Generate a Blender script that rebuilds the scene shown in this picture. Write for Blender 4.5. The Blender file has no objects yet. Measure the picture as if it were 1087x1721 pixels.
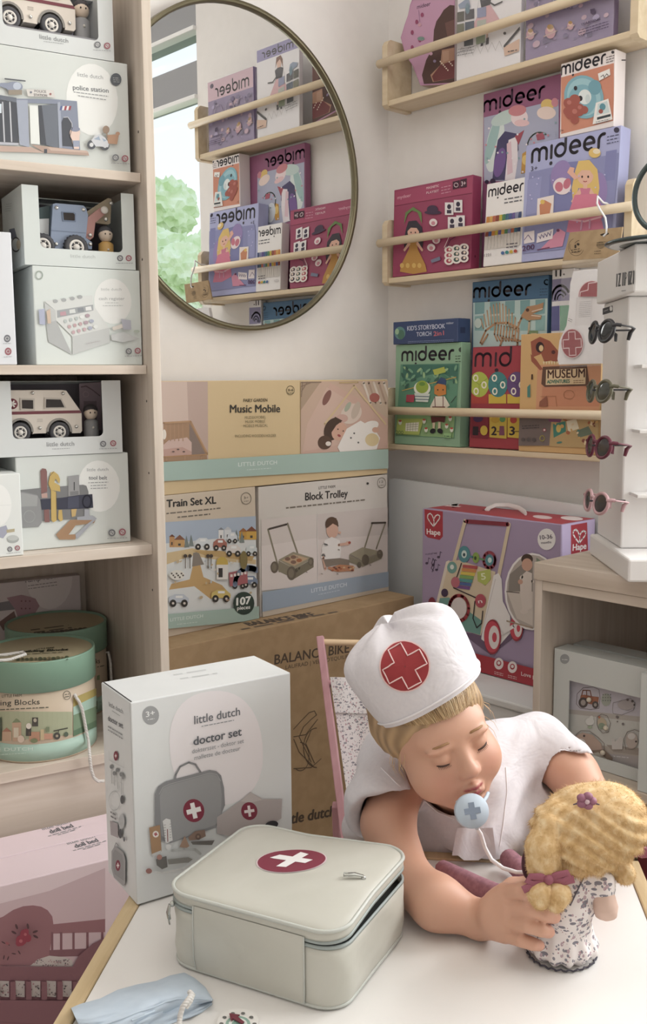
import bpy, bmesh, math, random
import numpy as np
from math import sin, cos, pi, radians, sqrt, atan2
from mathutils import Vector, Matrix
from mathutils.geometry import tessellate_polygon
random.seed(7)
SC = bpy.context.scene
COL = SC.collection

# ------------------------------------------------------------------ camera, light, exposure
F, CX, CY = 1665.0, 543.5, 860.5
AZ, PITCH, ROLL = radians(47.2), radians(7.5), radians(0.45)
CAM = Vector((-2.033, -1.925, 1.15))
_fw = Vector((cos(AZ)*cos(PITCH), sin(AZ)*cos(PITCH), -sin(PITCH)))
_r0 = Vector((sin(AZ), -cos(AZ), 0.0))
_u0 = _r0.cross(_fw)
RT = _r0*cos(ROLL) - _u0*sin(ROLL)
UP = _u0*cos(ROLL) + _r0*sin(ROLL)
cam = bpy.data.cameras.new('camera')
cam.sensor_fit = 'VERTICAL'; cam.sensor_height = 36.0; cam.lens = F/1721.0*36.0
cam.clip_start = 0.02
cam_ob = bpy.data.objects.new('camera', cam); COL.objects.link(cam_ob)
_m = Matrix((RT, UP, -_fw)).transposed().to_4x4(); _m.translation = CAM
cam_ob.matrix_world = _m
SC.camera = cam_ob
SC.view_settings.view_transform = 'Standard'; SC.view_settings.look = 'None'
SC.view_settings.gamma = 1.0; SC.view_settings.use_curve_mapping = False
SC.view_settings.exposure = 0.06
SC.cycles.use_denoising = True
SC.cycles.max_bounces = 8; SC.cycles.transparent_max_bounces = 16
SC.cycles.sample_clamp_indirect = 8.0

w = bpy.data.worlds.new('sky'); SC.world = w; w.use_nodes = True
nt = w.node_tree; bg = nt.nodes['Background']
tc = nt.nodes.new('ShaderNodeTexCoord'); sx = nt.nodes.new('ShaderNodeSeparateXYZ')
nt.links.new(tc.outputs['Generated'], sx.inputs[0])
cr = nt.nodes.new('ShaderNodeValToRGB'); nt.links.new(sx.outputs['Z'], cr.inputs[0])
cr.color_ramp.elements[0].position = 0.0; cr.color_ramp.elements[0].color = (0.95, 0.96, 0.97, 1)
cr.color_ramp.elements[1].position = 0.5; cr.color_ramp.elements[1].color = (0.72, 0.83, 0.95, 1)
nt.links.new(cr.outputs[0], bg.inputs[0]); bg.inputs[1].default_value = 1.25

def area_light(name, loc, target, sx_, sy_, power, color):
    l = bpy.data.lights.new(name, 'AREA'); l.shape = 'RECTANGLE'; l.size = sx_; l.size_y = sy_
    l.energy = power; l.color = color
    o = bpy.data.objects.new(name, l); COL.objects.link(o); o.location = loc
    o.rotation_euler = (Vector(target)-Vector(loc)).to_track_quat('-Z', 'Y').to_euler()
    return o
# daylight coming in through the long window in the right hand wall, past the strip the wall mirror shows
area_light('window_daylight', (0.04, -2.02, 1.65), (-1.3, -2.02, 1.60), 1.5, 1.3, 50, (1.0, 0.985, 0.96))
# fill added behind the camera to brighten the walls, and unseen ceiling lamps
area_light('camera_side_fill', (-2.6, -4.3, 1.6), (-1.4, 0, 1.3), 2.2, 1.8, 6.5, (1.0, 0.98, 0.95))
area_light('ceiling_lamp_light', (-1.3, -1.1, 2.60), (-1.3, -1.1, 0), 1.6, 1.2, 8.0, (1.0, 0.955, 0.90))

# ------------------------------------------------------------------ helpers
SAT = .82      # shop inks and paints are muted
def ray(px, py): return _fw + RT*((px-CX)/F) - UP*((py-CY)/F)
def hit(px, py, P, n):
    n = Vector(n); d = ray(px, py)
    return CAM + d*((Vector(P)-CAM).dot(n)/d.dot(n))
def atX(px, py, x): return hit(px, py, (x, 0, 0), (1, 0, 0))
def atY(px, py, y): return hit(px, py, (0, y, 0), (0, 1, 0))
def atZ(px, py, z): return hit(px, py, (0, 0, z), (0, 0, 1))
def atD(px, py, dep): return CAM + ray(px, py)*dep
def lin(h):
    h = h.lstrip('#'); out = []
    q = [int(h[i:i+2], 16) for i in (0, 2, 4)]; g = .3*q[0]+.59*q[1]+.11*q[2]; q = [max(0, min(255, g+(c-g)*SAT)) for c in q]
    h = ''.join('%02x' % int(round(c)) for c in q)
    for i in (0, 2, 4):
        c = int(h[i:i+2], 16)/255
        out.append(c/12.92 if c <= 0.04045 else ((c+0.055)/1.055)**2.4)
    return tuple(out)
MATS = {}
def mat(h, rough=0.6, metal=0.0, name=None, **kw):
    key = (h, rough, metal, name, tuple(sorted(kw.items())))
    if key in MATS: return MATS[key]
    m = bpy.data.materials.new(name or 'paint_'+h.lstrip('#')); m.use_nodes = True
    b = m.node_tree.nodes['Principled BSDF']
    b.inputs['Base Color'].default_value = (*lin(h), 1); b.inputs['Roughness'].default_value = rough
    b.inputs['Metallic'].default_value = metal
    for k, v in kw.items(): b.inputs[k].default_value = v
    MATS[key] = m; return m
def nodes(m):
    return m.node_tree.nodes, m.node_tree.links, m.node_tree.nodes['Principled BSDF']
def ramp(N, stops):
    r = N.new('ShaderNodeValToRGB'); e = r.color_ramp.elements
    while len(e) < len(stops): e.new(0.5)
    for i, (p, c) in enumerate(stops):
        e[i].position = p; e[i].color = (*(lin(c) if isinstance(c, str) else c), 1)
    return r
def coords(N, L, scale=(1, 1, 1), rot=(0, 0, 0), out='Object'):
    t = N.new('ShaderNodeTexCoord'); mp = N.new('ShaderNodeMapping')
    mp.inputs['Scale'].default_value = scale; mp.inputs['Rotation'].default_value = rot
    L.new(t.outputs[out], mp.inputs[0]); return mp
def bump(N, L, b, src, strength=0.2, dist=0.002):
    bp = N.new('ShaderNodeBump'); bp.inputs['Strength'].default_value = strength; bp.inputs['Distance'].default_value = dist
    L.new(src, bp.inputs['Height']); L.new(bp.outputs[0], b.inputs['Normal']); return bp
def noise(N, L, vec, scale, detail=4, dist=0.0):
    n = N.new('ShaderNodeTexNoise'); n.inputs['Scale'].default_value = scale; n.inputs['Detail'].default_value = detail
    n.inputs['Distortion'].default_value = dist
    L.new(vec, n.inputs['Vector']); return n
def wood(name, c1, c2, c3, axis='x', sc=1.0, rough=0.5):
    if name in MATS: return MATS[name]
    m = mat(c2, rough, name=name); N, L, b = nodes(m)
    s = {'x': (3, 45, 45), 'y': (45, 3, 45), 'z': (45, 45, 3)}[axis]
    mp = coords(N, L, tuple(v*sc for v in s))
    n1 = noise(N, L, mp.outputs[0], 1.0, 6, 0.6)
    r = ramp(N, [(0.30, c1), (0.5, c2), (0.72, c3)])
    L.new(n1.outputs[0], r.inputs[0]); L.new(r.outputs[0], b.inputs['Base Color'])
    bump(N, L, b, n1.outputs[0], 0.12, 0.001)
    MATS[name] = m; return m
def speckled(name, c1, c2, scale, rough=0.7, b_str=0.2, lo=0.4, hi=0.6, dist=0.001):
    if name in MATS: return MATS[name]
    m = mat(c1, rough, name=name); N, L, b = nodes(m)
    mp = coords(N, L); n1 = noise(N, L, mp.outputs[0], scale, 4)
    r = ramp(N, [(lo, c1), (hi, c2)]); L.new(n1.outputs[0], r.inputs[0]); L.new(r.outputs[0], b.inputs['Base Color'])
    if b_str: bump(N, L, b, n1.outputs[0], b_str, dist)
    MATS[name] = m; return m
def floral(name, base, spots, scale=60):
    if name in MATS: return MATS[name]
    m = mat(base, 0.85, name=name); N, L, b = nodes(m)
    prev = None
    for i, (col, sc, thr, st, rot) in enumerate(spots):
        mp = coords(N, L, st, rot)
        v = N.new('ShaderNodeTexVoronoi'); v.inputs['Scale'].default_value = scale*sc
        v.inputs['Randomness'].default_value = 0.9
        L.new(mp.outputs[0], v.inputs['Vector'])
        cmp_ = N.new('ShaderNodeMath'); cmp_.operation = 'LESS_THAN'; cmp_.inputs[1].default_value = thr
        L.new(v.outputs['Distance'], cmp_.inputs[0])
        mx = N.new('ShaderNodeMix'); mx.data_type = 'RGBA'
        L.new(cmp_.outputs[0], mx.inputs['Factor'])
        if prev is None: mx.inputs['A'].default_value = (*lin(base), 1)
        else: L.new(prev, mx.inputs['A'])
        mx.inputs['B'].default_value = (*lin(col), 1); prev = mx.outputs['Result']
    L.new(prev, b.inputs['Base Color']); MATS[name] = m; return m

class MB:
    """collects faces with materials, then links them as ONE mesh object"""
    def __init__(s): s.v = []; s.f = []; s.mi = []; s.sm = []; s.mats = []
    def m(s, m_):
        if isinstance(m_, str): m_ = mat(m_)
        for i, q in enumerate(s.mats):
            if q is m_: return i
        s.mats.append(m_); return len(s.mats)-1
    def add(s, vs, fs, m_, smooth=False):
        k = len(s.v); i = s.m(m_); s.v += [tuple(p) for p in vs]
        for f in fs: s.f.append([k+j for j in f]); s.mi.append(i); s.sm.append(smooth)
        return s
    def bm(s, b, m_, M=None, smooth=False):
        b.verts.index_update()
        vs = [(M @ v.co) if M else v.co.copy() for v in b.verts]
        s.add(vs, [[v.index for v in f.verts] for f in b.faces], m_, smooth); b.free(); return s
    def box(s, lo, hi, m_, bev=0.0, M=None, seg=2):
        b = bmesh.new(); bmesh.ops.create_cube(b, size=1)
        for v in b.verts: v.co = Vector([lo[i]+(v.co[i]+0.5)*(hi[i]-lo[i]) for i in range(3)])
        if bev: bmesh.ops.bevel(b, geom=b.edges[:], offset=bev, segments=seg, profile=0.5, affect='EDGES', clamp_overlap=True)
        return s.bm(b, m_, M, False)
    def obox(s, O, ex, ey, ez, m_, bev=0.0):
        """box from a corner and three full-length edge vectors"""
        ex, ey, ez = Vector(ex), Vector(ey), Vector(ez); lx, ly, lz = ex.length, ey.length, ez.length
        M = Matrix((ex/lx, ey/ly, ez/lz)).transposed().to_4x4(); M.translation = Vector(O)
        return s.box((0, 0, 0), (lx, ly, lz), m_, bev, M)
    def tube(s, pts, r, m_, n=10, caps=True, closed=False, up=None):
        P = [Vector(p) for p in pts]; R = r if isinstance(r, (list, tuple)) else [r]*len(P)
        rings = []; prev = None; K = len(P)
        for i in range(K):
            a = P[(i-1) % K] if (closed or i > 0) else P[i]; c = P[(i+1) % K] if (closed or i < K-1) else P[i]
            t = (c-a).normalized()
            if prev is None:
                q = Vector(up) if up else (Vector((0, 0, 1)) if abs(t.z) < 0.9 else Vector((1, 0, 0)))
                x = (q - t*q.dot(t)).normalized()
            else: x = (prev - t*prev.dot(t)).normalized()
            prev = x; y = t.cross(x)
            rr = R[i]; ra, rb = rr if isinstance(rr, tuple) else (rr, rr)
            rings.append([P[i] + x*(ra*cos(2*pi*k/n)) + y*(rb*sin(2*pi*k/n)) for k in range(n)])
        vs = [p for g in rings for p in g]; fs = []
        for i in range(K if closed else K-1):
            j = (i+1) % K
            for k in range(n): fs.append([i*n+k, i*n+(k+1) % n, j*n+(k+1) % n, j*n+k])
        s.add(vs, fs, m_, True)
        if caps and not closed:
            s.add(rings[0], [list(range(n))[::-1]], m_); s.add(rings[-1], [list(range(n))], m_)
        return s
    def lathe(s, prof, m_, n=40, M=None, a0=0.0, a1=2*pi, smooth=True):
        full = abs(a1-a0-2*pi) < 1e-6; K = n if full else n+1; vs = []; fs = []
        for r, z in prof:
            for k in range(K):
                a = a0+(a1-a0)*k/n; p = Vector((r*cos(a), r*sin(a), z)); vs.append(M @ p if M else p)
        for i in range(len(prof)-1):
            for k in range(n):
                k2 = (k+1) % K; fs.append([i*K+k, i*K+k2, (i+1)*K+k2, (i+1)*K+k])
        return s.add(vs, fs, m_, smooth)
    def ell(s, c, r, m_, M=None, n=20, k=12):
        vs = []; fs = []
        for i in range(k+1):
            t = pi*i/k
            for j in range(n):
                a = 2*pi*j/n; p = Vector((c[0]+r[0]*sin(t)*cos(a), c[1]+r[1]*sin(t)*sin(a), c[2]+r[2]*cos(t)))
                vs.append(M @ p if M else p)
        for i in range(k):
            for j in range(n): fs.append([i*n+j, (i+1)*n+j, (i+1)*n+(j+1) % n, i*n+(j+1) % n])
        return s.add(vs, fs, m_, True)
    def prism(s, pts2, O, U, V, Nn, th, m_, side=None, hole=None):
        """polygon pts2 (u,v) in a plane, extruded by th along Nn (both caps)"""
        O, U, V, Nn = Vector(O), Vector(U), Vector(V), Vector(Nn)
        loops = [[Vector((a, b, 0)) for a, b in pts2]] + ([[Vector((a, b, 0)) for a, b in hole]] if hole else [])
        tris = tessellate_polygon(loops); flat = [p for l in loops for p in l]
        lo = [O+U*p.x+V*p.y for p in flat]; hi = [p+Nn*th for p in lo]; n = len(flat)
        # orient
        a = 0
        for l in (loops[0],):
            for i in range(len(l)): a += l[i].x*l[(i+1) % len(l)].y - l[(i+1) % len(l)].x*l[i].y
        fs_hi = []; fs_lo = []
        for t in tris:
            q = [flat[i] for i in t]; ar = (q[1]-q[0]).cross(q[2]-q[0]).z
            t = list(t) if ar > 0 else list(t)[::-1]
            fs_hi.append([n+i for i in t]); fs_lo.append([i for i in t][::-1])
        s.add(lo+hi, fs_hi+fs_lo, m_)
        k = 0; fs = []
        for l in loops:
            L_ = len(l)
            for i in range(L_): fs.append([k+i, k+(i+1) % L_, n+k+(i+1) % L_, n+k+i])
            k += L_
        return s.add(lo+hi, fs, side or m_)
    def grid(s, P, m_, smooth=True, closed_u=False):
        """P[i][j] points"""
        a, b = len(P), len(P[0]); vs = [p for r in P for p in r]; fs = []
        for i in range(a if closed_u else a-1):
            for j in range(b-1): i2 = (i+1) % a; fs.append([i*b+j, i2*b+j, i2*b+j+1, i*b+j+1])
        return s.add(vs, fs, m_, smooth)
    def build(s, name, parent=None, local=False, fix=False):
        me = bpy.data.meshes.new(name); V = s.v
        if parent is not None and not local:
            Mi = parent['_m'] if False else world_of(parent).inverted()
            V = [tuple(Mi @ Vector(p)) for p in V]
        me.from_pydata([tuple(p) for p in V], [], s.f)
        for m_ in s.mats: me.materials.append(m_)
        me.polygons.foreach_set('material_index', s.mi); me.polygons.foreach_set('use_smooth', s.sm)
        if fix:
            b = bmesh.new(); b.from_mesh(me); bmesh.ops.remove_doubles(b, verts=b.verts, dist=1e-5)
            bmesh.ops.recalc_face_normals(b, faces=b.faces); b.to_mesh(me); b.free()
        me.update()
        o = bpy.data.objects.new(name, me); COL.objects.link(o)
        if parent is not None: o.parent = parent
        return o
def world_of(o):
    M = Matrix.LocRotScale(o.location, o.rotation_euler, o.scale)
    return world_of(o.parent) @ M if o.parent else M
def tag(o, label, cat, group=None, kind=None):
    o['label'] = label; o['category'] = cat
    if group: o['group'] = group
    if kind: o['kind'] = kind
    return o
def thing(name, label, cat, loc=(0, 0, 0), rot=(0, 0, 0), group=None):
    o = bpy.data.objects.new(name, None); COL.objects.link(o); o.location = loc; o.rotation_euler = rot
    o.empty_display_size = 0.05
    return tag(o, label, cat, group)
def structure(o): o['kind'] = 'structure'; return o
def copy_tree(o, parent=None):
    c = o.copy(); COL.objects.link(c); c.parent = parent
    for ch in o.children: copy_tree(ch, c)
    return c
_GL = {}
def glyphs(txt, bold=0.0):
    k = (txt, bold)
    if k in _GL: return _GL[k]
    cu = bpy.data.curves.new('t', 'FONT'); cu.body = txt; cu.size = 1.0; cu.fill_mode = 'FRONT'; cu.resolution_u = 3; cu.offset = 0
    ob = bpy.data.objects.new('t', cu)
    me = bpy.data.meshes.new_from_object(ob)
    vs = [Vector(v.co) for v in me.vertices]; fs = [list(p.vertices) for p in me.polygons]
    bpy.data.objects.remove(ob); bpy.data.curves.remove(cu); bpy.data.meshes.remove(me)
    x0 = min(v.x for v in vs); x1 = max(v.x for v in vs)
    vs = [((v.x-x0)/(x1-x0), v.y/0.69) for v in vs]       # width 1, cap height 1
    _GL[k] = (vs, fs); return _GL[k]
def arc(cx, cy, rx, ry, a0, a1, n=10): return [(cx+rx*cos(radians(a0+(a1-a0)*i/n)), cy+ry*sin(radians(a0+(a1-a0)*i/n))) for i in range(n+1)]
# the round wordmark printed on the craft kits: letters as strokes, x-height 1
LOGO = [[(0, 0), (0, .62)]+arc(.33, .62, .33, .33, 180, 0)+[(.66, 0)], [(.66, .62)]+arc(.99, .62, .33, .33, 180, 0)+[(1.32, 0)],
        [(1.75, .95), (1.75, 0)],
        arc(2.55, .47, .45, .47, 0, 360, 18), [(3.0, .47), (3.0, 1.45)],
        [(3.42, .47), (4.26, .47)]+arc(3.84, .47, .42, .47, 0, 300, 14),
        [(4.62, .47), (5.46, .47)]+arc(5.04, .47, .42, .47, 0, 300, 14),
        [(5.85, 0), (5.85, .55)]+arc(6.22, .55, .37, .40, 180, 75, 6)]
LOGO_W = 6.35
class Art:
    """flat print on one face: shapes are given in the zoom the artwork was read from and laid on the face's own plane"""
    def __init__(s, O, Nn, lift=0.00015, crop=(0, 0, 1.0)):
        s.O = Vector(O); s.N = Vector(Nn).normalized(); s.clip = None; s.b = MB(); s.k = 0; s.lift = lift; s.c = crop; s.step = 0.00005
    def P(s, x, y):
        return hit(s.c[0]+x/s.c[2], s.c[1]+y/s.c[2], s.O, s.N)
    def put(s, pts, fs, m_):
        s.k += 1; h = s.lift+s.step*s.k
        if s.clip:
            nv = []; nf = []
            for f in fs:
                q = [pts[i] for i in f]
                for n_, d_ in s.clip:
                    r = []
                    for i in range(len(q)):
                        A, B = q[i], q[(i+1) % len(q)]; da, db = A.dot(n_)-d_, B.dot(n_)-d_
                        if da >= 0: r.append(A)
                        if (da > 0) != (db > 0) and abs(da-db) > 1e-12: r.append(A.lerp(B, da/(da-db)))
                    q = r
                    if len(q) < 3: break
                if len(q) >= 3: nf.append(list(range(len(nv), len(nv)+len(q)))); nv += q
            pts, fs = nv, nf
        if fs: s.b.add([p+s.N*h for p in pts], fs, m_)
    def flat(s, pts, m_):
        tr = tessellate_polygon([pts]); fs = []
        for t in tr:
            nn = (pts[t[1]]-pts[t[0]]).cross(pts[t[2]]-pts[t[0]])
            fs.append(list(t) if nn.dot(s.N) > 0 else list(t)[::-1])
        s.put(pts, fs, m_)
    def poly(s, m_, *pts): s.flat([s.P(*p) for p in pts], m_); return s
    def rect(s, m_, x0, y0, x1, y1): return s.poly(m_, (x0, y0), (x1, y0), (x1, y1), (x0, y1))
    def ell(s, m_, cx, cy, rx, ry=None, rot=0, n=24):
        ry = ry or rx; c, q = cos(radians(rot)), sin(radians(rot))
        return s.poly(m_, *[(cx+rx*cos(2*pi*i/n)*c-ry*sin(2*pi*i/n)*q, cy+rx*cos(2*pi*i/n)*q+ry*sin(2*pi*i/n)*c) for i in range(n)])
    def ring(s, m_, cx, cy, rx, ry=None, w_=2, a0=0, a1=360, n=24):
        return s.line(m_, w_, *[(cx+rx*cos(radians(a0+(a1-a0)*i/n)), cy+(ry or rx)*sin(radians(a0+(a1-a0)*i/n))) for i in range(n+1)])
    def stroke3(s, m_, P, wd):
        vs = []; fs = []
        def disc(p):
            a = s._U; b_ = s.N.cross(a); k = len(vs)
            vs.extend(p+(a*cos(pi*i/4)+b_*sin(pi*i/4))*wd/2 for i in range(8)); fs.append(list(range(k, k+8)))
        s._U = (s.N.orthogonal()).normalized()
        for i in range(len(P)-1):
            d = P[i+1]-P[i]
            if d.length < 1e-7: continue
            q = s.N.cross(d.normalized())*wd/2; k = len(vs)
            vs.extend((P[i]-q, P[i+1]-q, P[i+1]+q, P[i]+q)); fs.append([k, k+1, k+2, k+3])
        for p in P: disc(p)
        s.put(vs, fs, m_)
    def line(s, m_, wpx, *pts):
        P = [s.P(*p) for p in pts]
        sc = (s.P(pts[0][0], pts[0][1]+1)-P[0]).length
        s.stroke3(m_, P, wpx*sc); return s
    def frame(s, pl, pr, h):
        A, B = s.P(*pl), s.P(*pr); U = B-A; wd = U.length; U = U/wd; V = s.N.cross(U)
        up = s.P(pl[0], pl[1]-h)-A; return A, U, V, wd, abs(up.dot(V))
    def text(s, m_, txt, pl, pr, h, bold=0.0):
        """baseline from pl to pr, cap height h (all in zoom pixels)"""
        A, U, V, wd, hh = s.frame(pl, pr, h); vs, fs = glyphs(txt)
        for dx_, dy_ in (((-1, 0), (1, 0), (0, .6), (0, -.6)) if bold > .004 else ((0, 0),)):
            s.put([A+U*(x*wd+dx_*bold*hh*2)+V*(y*hh+dy_*bold*hh*2) for x, y in vs], fs, m_)
        return s
    def logo(s, m_, pl, pr, h, wt=0.2):
        wt *= 1.25
        A, U, V, wd, hh = s.frame(pl, pr, h); k = wd/LOGO_W
        for st in LOGO: s.stroke3(m_, [A+U*(x*k)+V*(y*hh) for x, y in st], wt*(k+hh)/2)
        p = A+U*(1.75*k)-V*(.42*hh); r = .15*(k+hh)/2
        s.flat([p+(U*cos(pi*i/6)+V*sin(pi*i/6))*r for i in range(12)], m_ if not isinstance(m_, str) else mat(m_)); return s
    def fine(s, m_, pl, pr, h, rows=1, gap=1.8, seed=1):
        """small print that cannot be read: little word-like dashes along lines"""
        A, U, V, wd, hh = s.frame(pl, pr, h); rnd = random.Random(seed)
        for r in range(rows):
            x = 0.0
            while x < wd:
                l = rnd.uniform(1.2, 3.6)*hh; l = min(l, wd-x)
                p = A+U*x-V*(r*gap*hh)
                s.put([p, p+U*l, p+U*l+V*hh*.62, p+V*hh*.62], [[0, 1, 2, 3]], m_); x += l+hh*.7
        return s
    def build(s, name, parent):
        return s.b.build(name, parent)
class CylArt(Art):
    """print wrapped round an upright cylinder"""
    def __init__(s, c, r, crop):
        s.c0 = Vector((c[0], c[1], 0)); s.r = r; s.b = MB(); s.k = 0; s.lift = .0002; s.step = .00006; s.c = crop; s.clip = None; s.zmin = c[2]+.001 if len(c) > 2 else 0
    def P(s, x, y):
        d = ray(s.c[0]+x/s.c[2], s.c[1]+y/s.c[2]); o = CAM-s.c0
        A = d.x*d.x+d.y*d.y; B = o.x*d.x+o.y*d.y; Cc = o.x*o.x+o.y*o.y-s.r*s.r
        t = (-B-sqrt(max(0, B*B-A*Cc)))/A; return CAM+d*t
    def put(s, pts, fs, m_):
        s.k += 1; q = 1+(s.lift+s.step*s.k)/s.r
        s.b.add([Vector((s.c0.x+(p.x-s.c0.x)*q, s.c0.y+(p.y-s.c0.y)*q, max(p.z, s.zmin))) for p in pts], fs, m_)
    def poly(s, m_, *pts):
        tr = tessellate_polygon([[Vector((x, y, 0)) for x, y in pts]]); P = [s.P(*p) for p in pts]; fs = []
        for t in tr:
            a, b_, c_ = (P[i] for i in t); n = (b_-a).cross(c_-a); fs.append(list(t) if n.dot(a-s.c0-Vector((0, 0, a.z))) > 0 else list(t)[::-1])
        s.put(P, fs, m_); return s
    def patch(s, m_, x0, ya0, yb0, x1, ya1, yb1, n=12):
        for i in range(n):
            t, u = i/n, (i+1)/n
            s.poly(m_, (x0+(x1-x0)*t, ya0+(ya1-ya0)*t), (x0+(x1-x0)*u, ya0+(ya1-ya0)*u), (x0+(x1-x0)*u, yb0+(yb1-yb0)*u), (x0+(x1-x0)*t, yb0+(yb1-yb0)*t)); s.k -= 1
        s.k += 1; return s
    def line(s, m_, w_, *pts):
        for i in range(len(pts)-1):
            (x0, y0), (x1, y1) = pts[i], pts[i+1]; l = sqrt((x1-x0)**2+(y1-y0)**2) or 1; ox, oy = -(y1-y0)/l*w_/2, (x1-x0)/l*w_/2
            s.poly(m_, (x0-ox, y0-oy), (x1-ox, y1-oy), (x1+ox, y1+oy), (x0+ox, y0+oy)); s.k -= 1
        s.k += 1; return s
    def text(s, m_, txt, pl, pr, h, bold=0.0):
        vs, fs = glyphs(txt, bold)
        P = [s.P(pl[0]+(pr[0]-pl[0])*x, pl[1]+(pr[1]-pl[1])*x-h*y) for x, y in vs]; s.put(P, fs, m_); return s
    def fine(s, m_, pl, pr, h, rows=1, gap=1.8, seed=1):
        rnd = random.Random(seed); wd = pr[0]-pl[0]
        for r in range(rows):
            x = 0.0
            while x < wd:
                l = min(rnd.uniform(1.2, 3.6)*h, wd-x); f = lambda q: pl[1]+(pr[1]-pl[1])*q/wd+r*gap*h
                s.poly(m_, (pl[0]+x, f(x)), (pl[0]+x+l, f(x+l)), (pl[0]+x+l, f(x+l)-h*.62), (pl[0]+x, f(x)-h*.62)); s.k -= 1; x += l+h*.7
        s.k += 1; return s
class Carton:
    """closed printed box; O is the lower left front corner, ex runs right along the front, ed to the back, ez up"""
    def __init__(s, name, label, cat, O, ex, ed, ez, w, d, h, body, group=None, bev=0.0015, part='carton'):
        s.O = Vector(O); s.ex, s.ed, s.ez = Vector(ex).normalized(), Vector(ed).normalized(), Vector(ez).normalized()
        s.w, s.d, s.h = w, d, h
        c = s.O+s.ex*w/2+s.ed*d/2
        s.root = thing(name, label, cat, c, (0, 0, 0), group)
        s.body = MB().obox(s.O, s.ex*w, s.ed*d, s.ez*h, body, bev).build(part, s.root)
    def _art(s, O, n, crop, a, la, b_, lb):
        A = Art(O, n, crop=crop); e = .0012
        A.clip = [(a, s.O.dot(a)+e), (-a, -s.O.dot(a)-la+e), (b_, s.O.dot(b_)+e), (-b_, -s.O.dot(b_)-lb+e)]
        return A
    def front(s, crop): return s._art(s.O, -s.ed, crop, s.ex, s.w, s.ez, s.h)
    def left(s, crop): return s._art(s.O, -s.ex, crop, s.ed, s.d, s.ez, s.h)
    def right(s, crop): return s._art(s.O+s.ex*s.w, s.ex, crop, s.ed, s.d, s.ez, s.h)
    def top(s, crop): return s._art(s.O+s.ez*s.h, s.ez, crop, s.ex, s.w, s.ed, s.d)
    def pt(s, u, v, t=0): return s.O+s.ex*(u*s.w)+s.ez*(v*s.h)+s.ed*t
    def panel(s, art, m_, u0, v0, u1, v1):
        art.flat([s.pt(u0, v0), s.pt(u1, v0), s.pt(u1, v1), s.pt(u0, v1)], mat(m_) if isinstance(m_, str) else m_)
ZV = Vector((0, 0, 1))
# ------------------------------------------------------------------ the room
wallm = speckled('wall_paint', '#f3f0ee', '#f0edea', 25, 0.85, 0.05, 0.3, 0.7)
ceilm = mat('#f4f1ee', 0.9)
greyf = mat('#9a9ba0', 0.45); whitef = mat('#f2f2f2', 0.4)
floorm = wood('floor_oak', '#b5a798', '#c0b3a4', '#cabeb0', 'x', 0.3, 0.45)
RX0, RY0, RZ = -3.7, -4.4, 2.62
WY0, WY1, WZ0, WZ1 = -0.90, -3.55, 0.62, 2.42
structure(MB().box((RX0, RY0, -0.05), (0, 0, 0), floorm).build('floor'))
structure(MB().box((RX0-.12, RY0-.12, RZ), (0.14, 0.12, RZ+0.06), ceilm).build('ceiling'))
structure(MB().box((RX0-.12, 0, -0.05), (0.14, 0.12, RZ), wallm).build('wall_back'))
structure(MB().box((RX0-.12, RY0, -0.05), (RX0, 0, RZ), wallm).build('wall_left'))
structure(MB().box((RX0-.12, RY0-.12, -0.05), (0.14, RY0, RZ), wallm).build('wall_front'))
m = MB()
m.box((0, WY0, -.05), (.14, 0, RZ), wallm); m.box((0, RY0, -.05), (.14, WY1, RZ), wallm)
m.box((0, WY1, -.05), (.14, WY0, WZ0), wallm); m.box((0, WY1, WZ1), (.14, WY0, RZ), wallm)
structure(m.build('wall_right'))
glass = mat('#ffffff', 0.0, name='window_glass'); N, L, b = nodes(glass)
tr = N.new('ShaderNodeBsdfTransparent'); gl = N.new('ShaderNodeBsdfGlossy'); gl.inputs['Roughness'].default_value = 0.0
fr = N.new('ShaderNodeFresnel'); fr.inputs['IOR'].default_value = 1.35
ge = N.new('ShaderNodeNewGeometry'); sb = N.new('ShaderNodeMath'); sb.operation = 'MULTIPLY'; iv = N.new('ShaderNodeMath'); iv.operation = 'SUBTRACT'; iv.inputs[0].default_value = 1.0
L.new(ge.outputs['Backfacing'], iv.inputs[1]); L.new(fr.outputs[0], sb.inputs[0]); L.new(iv.outputs[0], sb.inputs[1])
mx = N.new('ShaderNodeMixShader'); L.new(sb.outputs[0], mx.inputs[0]); L.new(tr.outputs[0], mx.inputs[1]); L.new(gl.outputs[0], mx.inputs[2])
L.new(mx.outputs[0], N['Material Output'].inputs['Surface'])
win = bpy.data.objects.new('window_1', None); COL.objects.link(win); win.location = (0.05, -2.2, WZ0); structure(win)
m = MB()
m.box((0.0, WY1, 2.09), (.07, WY0, 2.20), greyf, .003); m.box((-.012, WY1, 2.078), (.03, WY0, 2.092), whitef, .002)
m.box((0.0, WY1, 2.305), (.10, WY0, WZ1), greyf, .003); m.box((-.012, WY1, 2.293), (.03, WY0, 2.307), whitef, .002)
m.box((0.005, WY1, WZ0), (.10, WY0, WZ0+.05), greyf, .003)
for y in (WY0-.022, -2.0, WY1): m.box((0.06, y, WZ0), (.10, y+.022, WZ1), greyf, .002)
m.build('window_frame', win)
m = MB(); m.box((.072, WY1, WZ0+.05), (.078, WY0, 2.30), glass); m.build('window_pane', win)
structure(MB().box((-.02, WY1, WZ0-.025), (.14, WY0, WZ0), whitef, .003).build('trim_1'))

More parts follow.
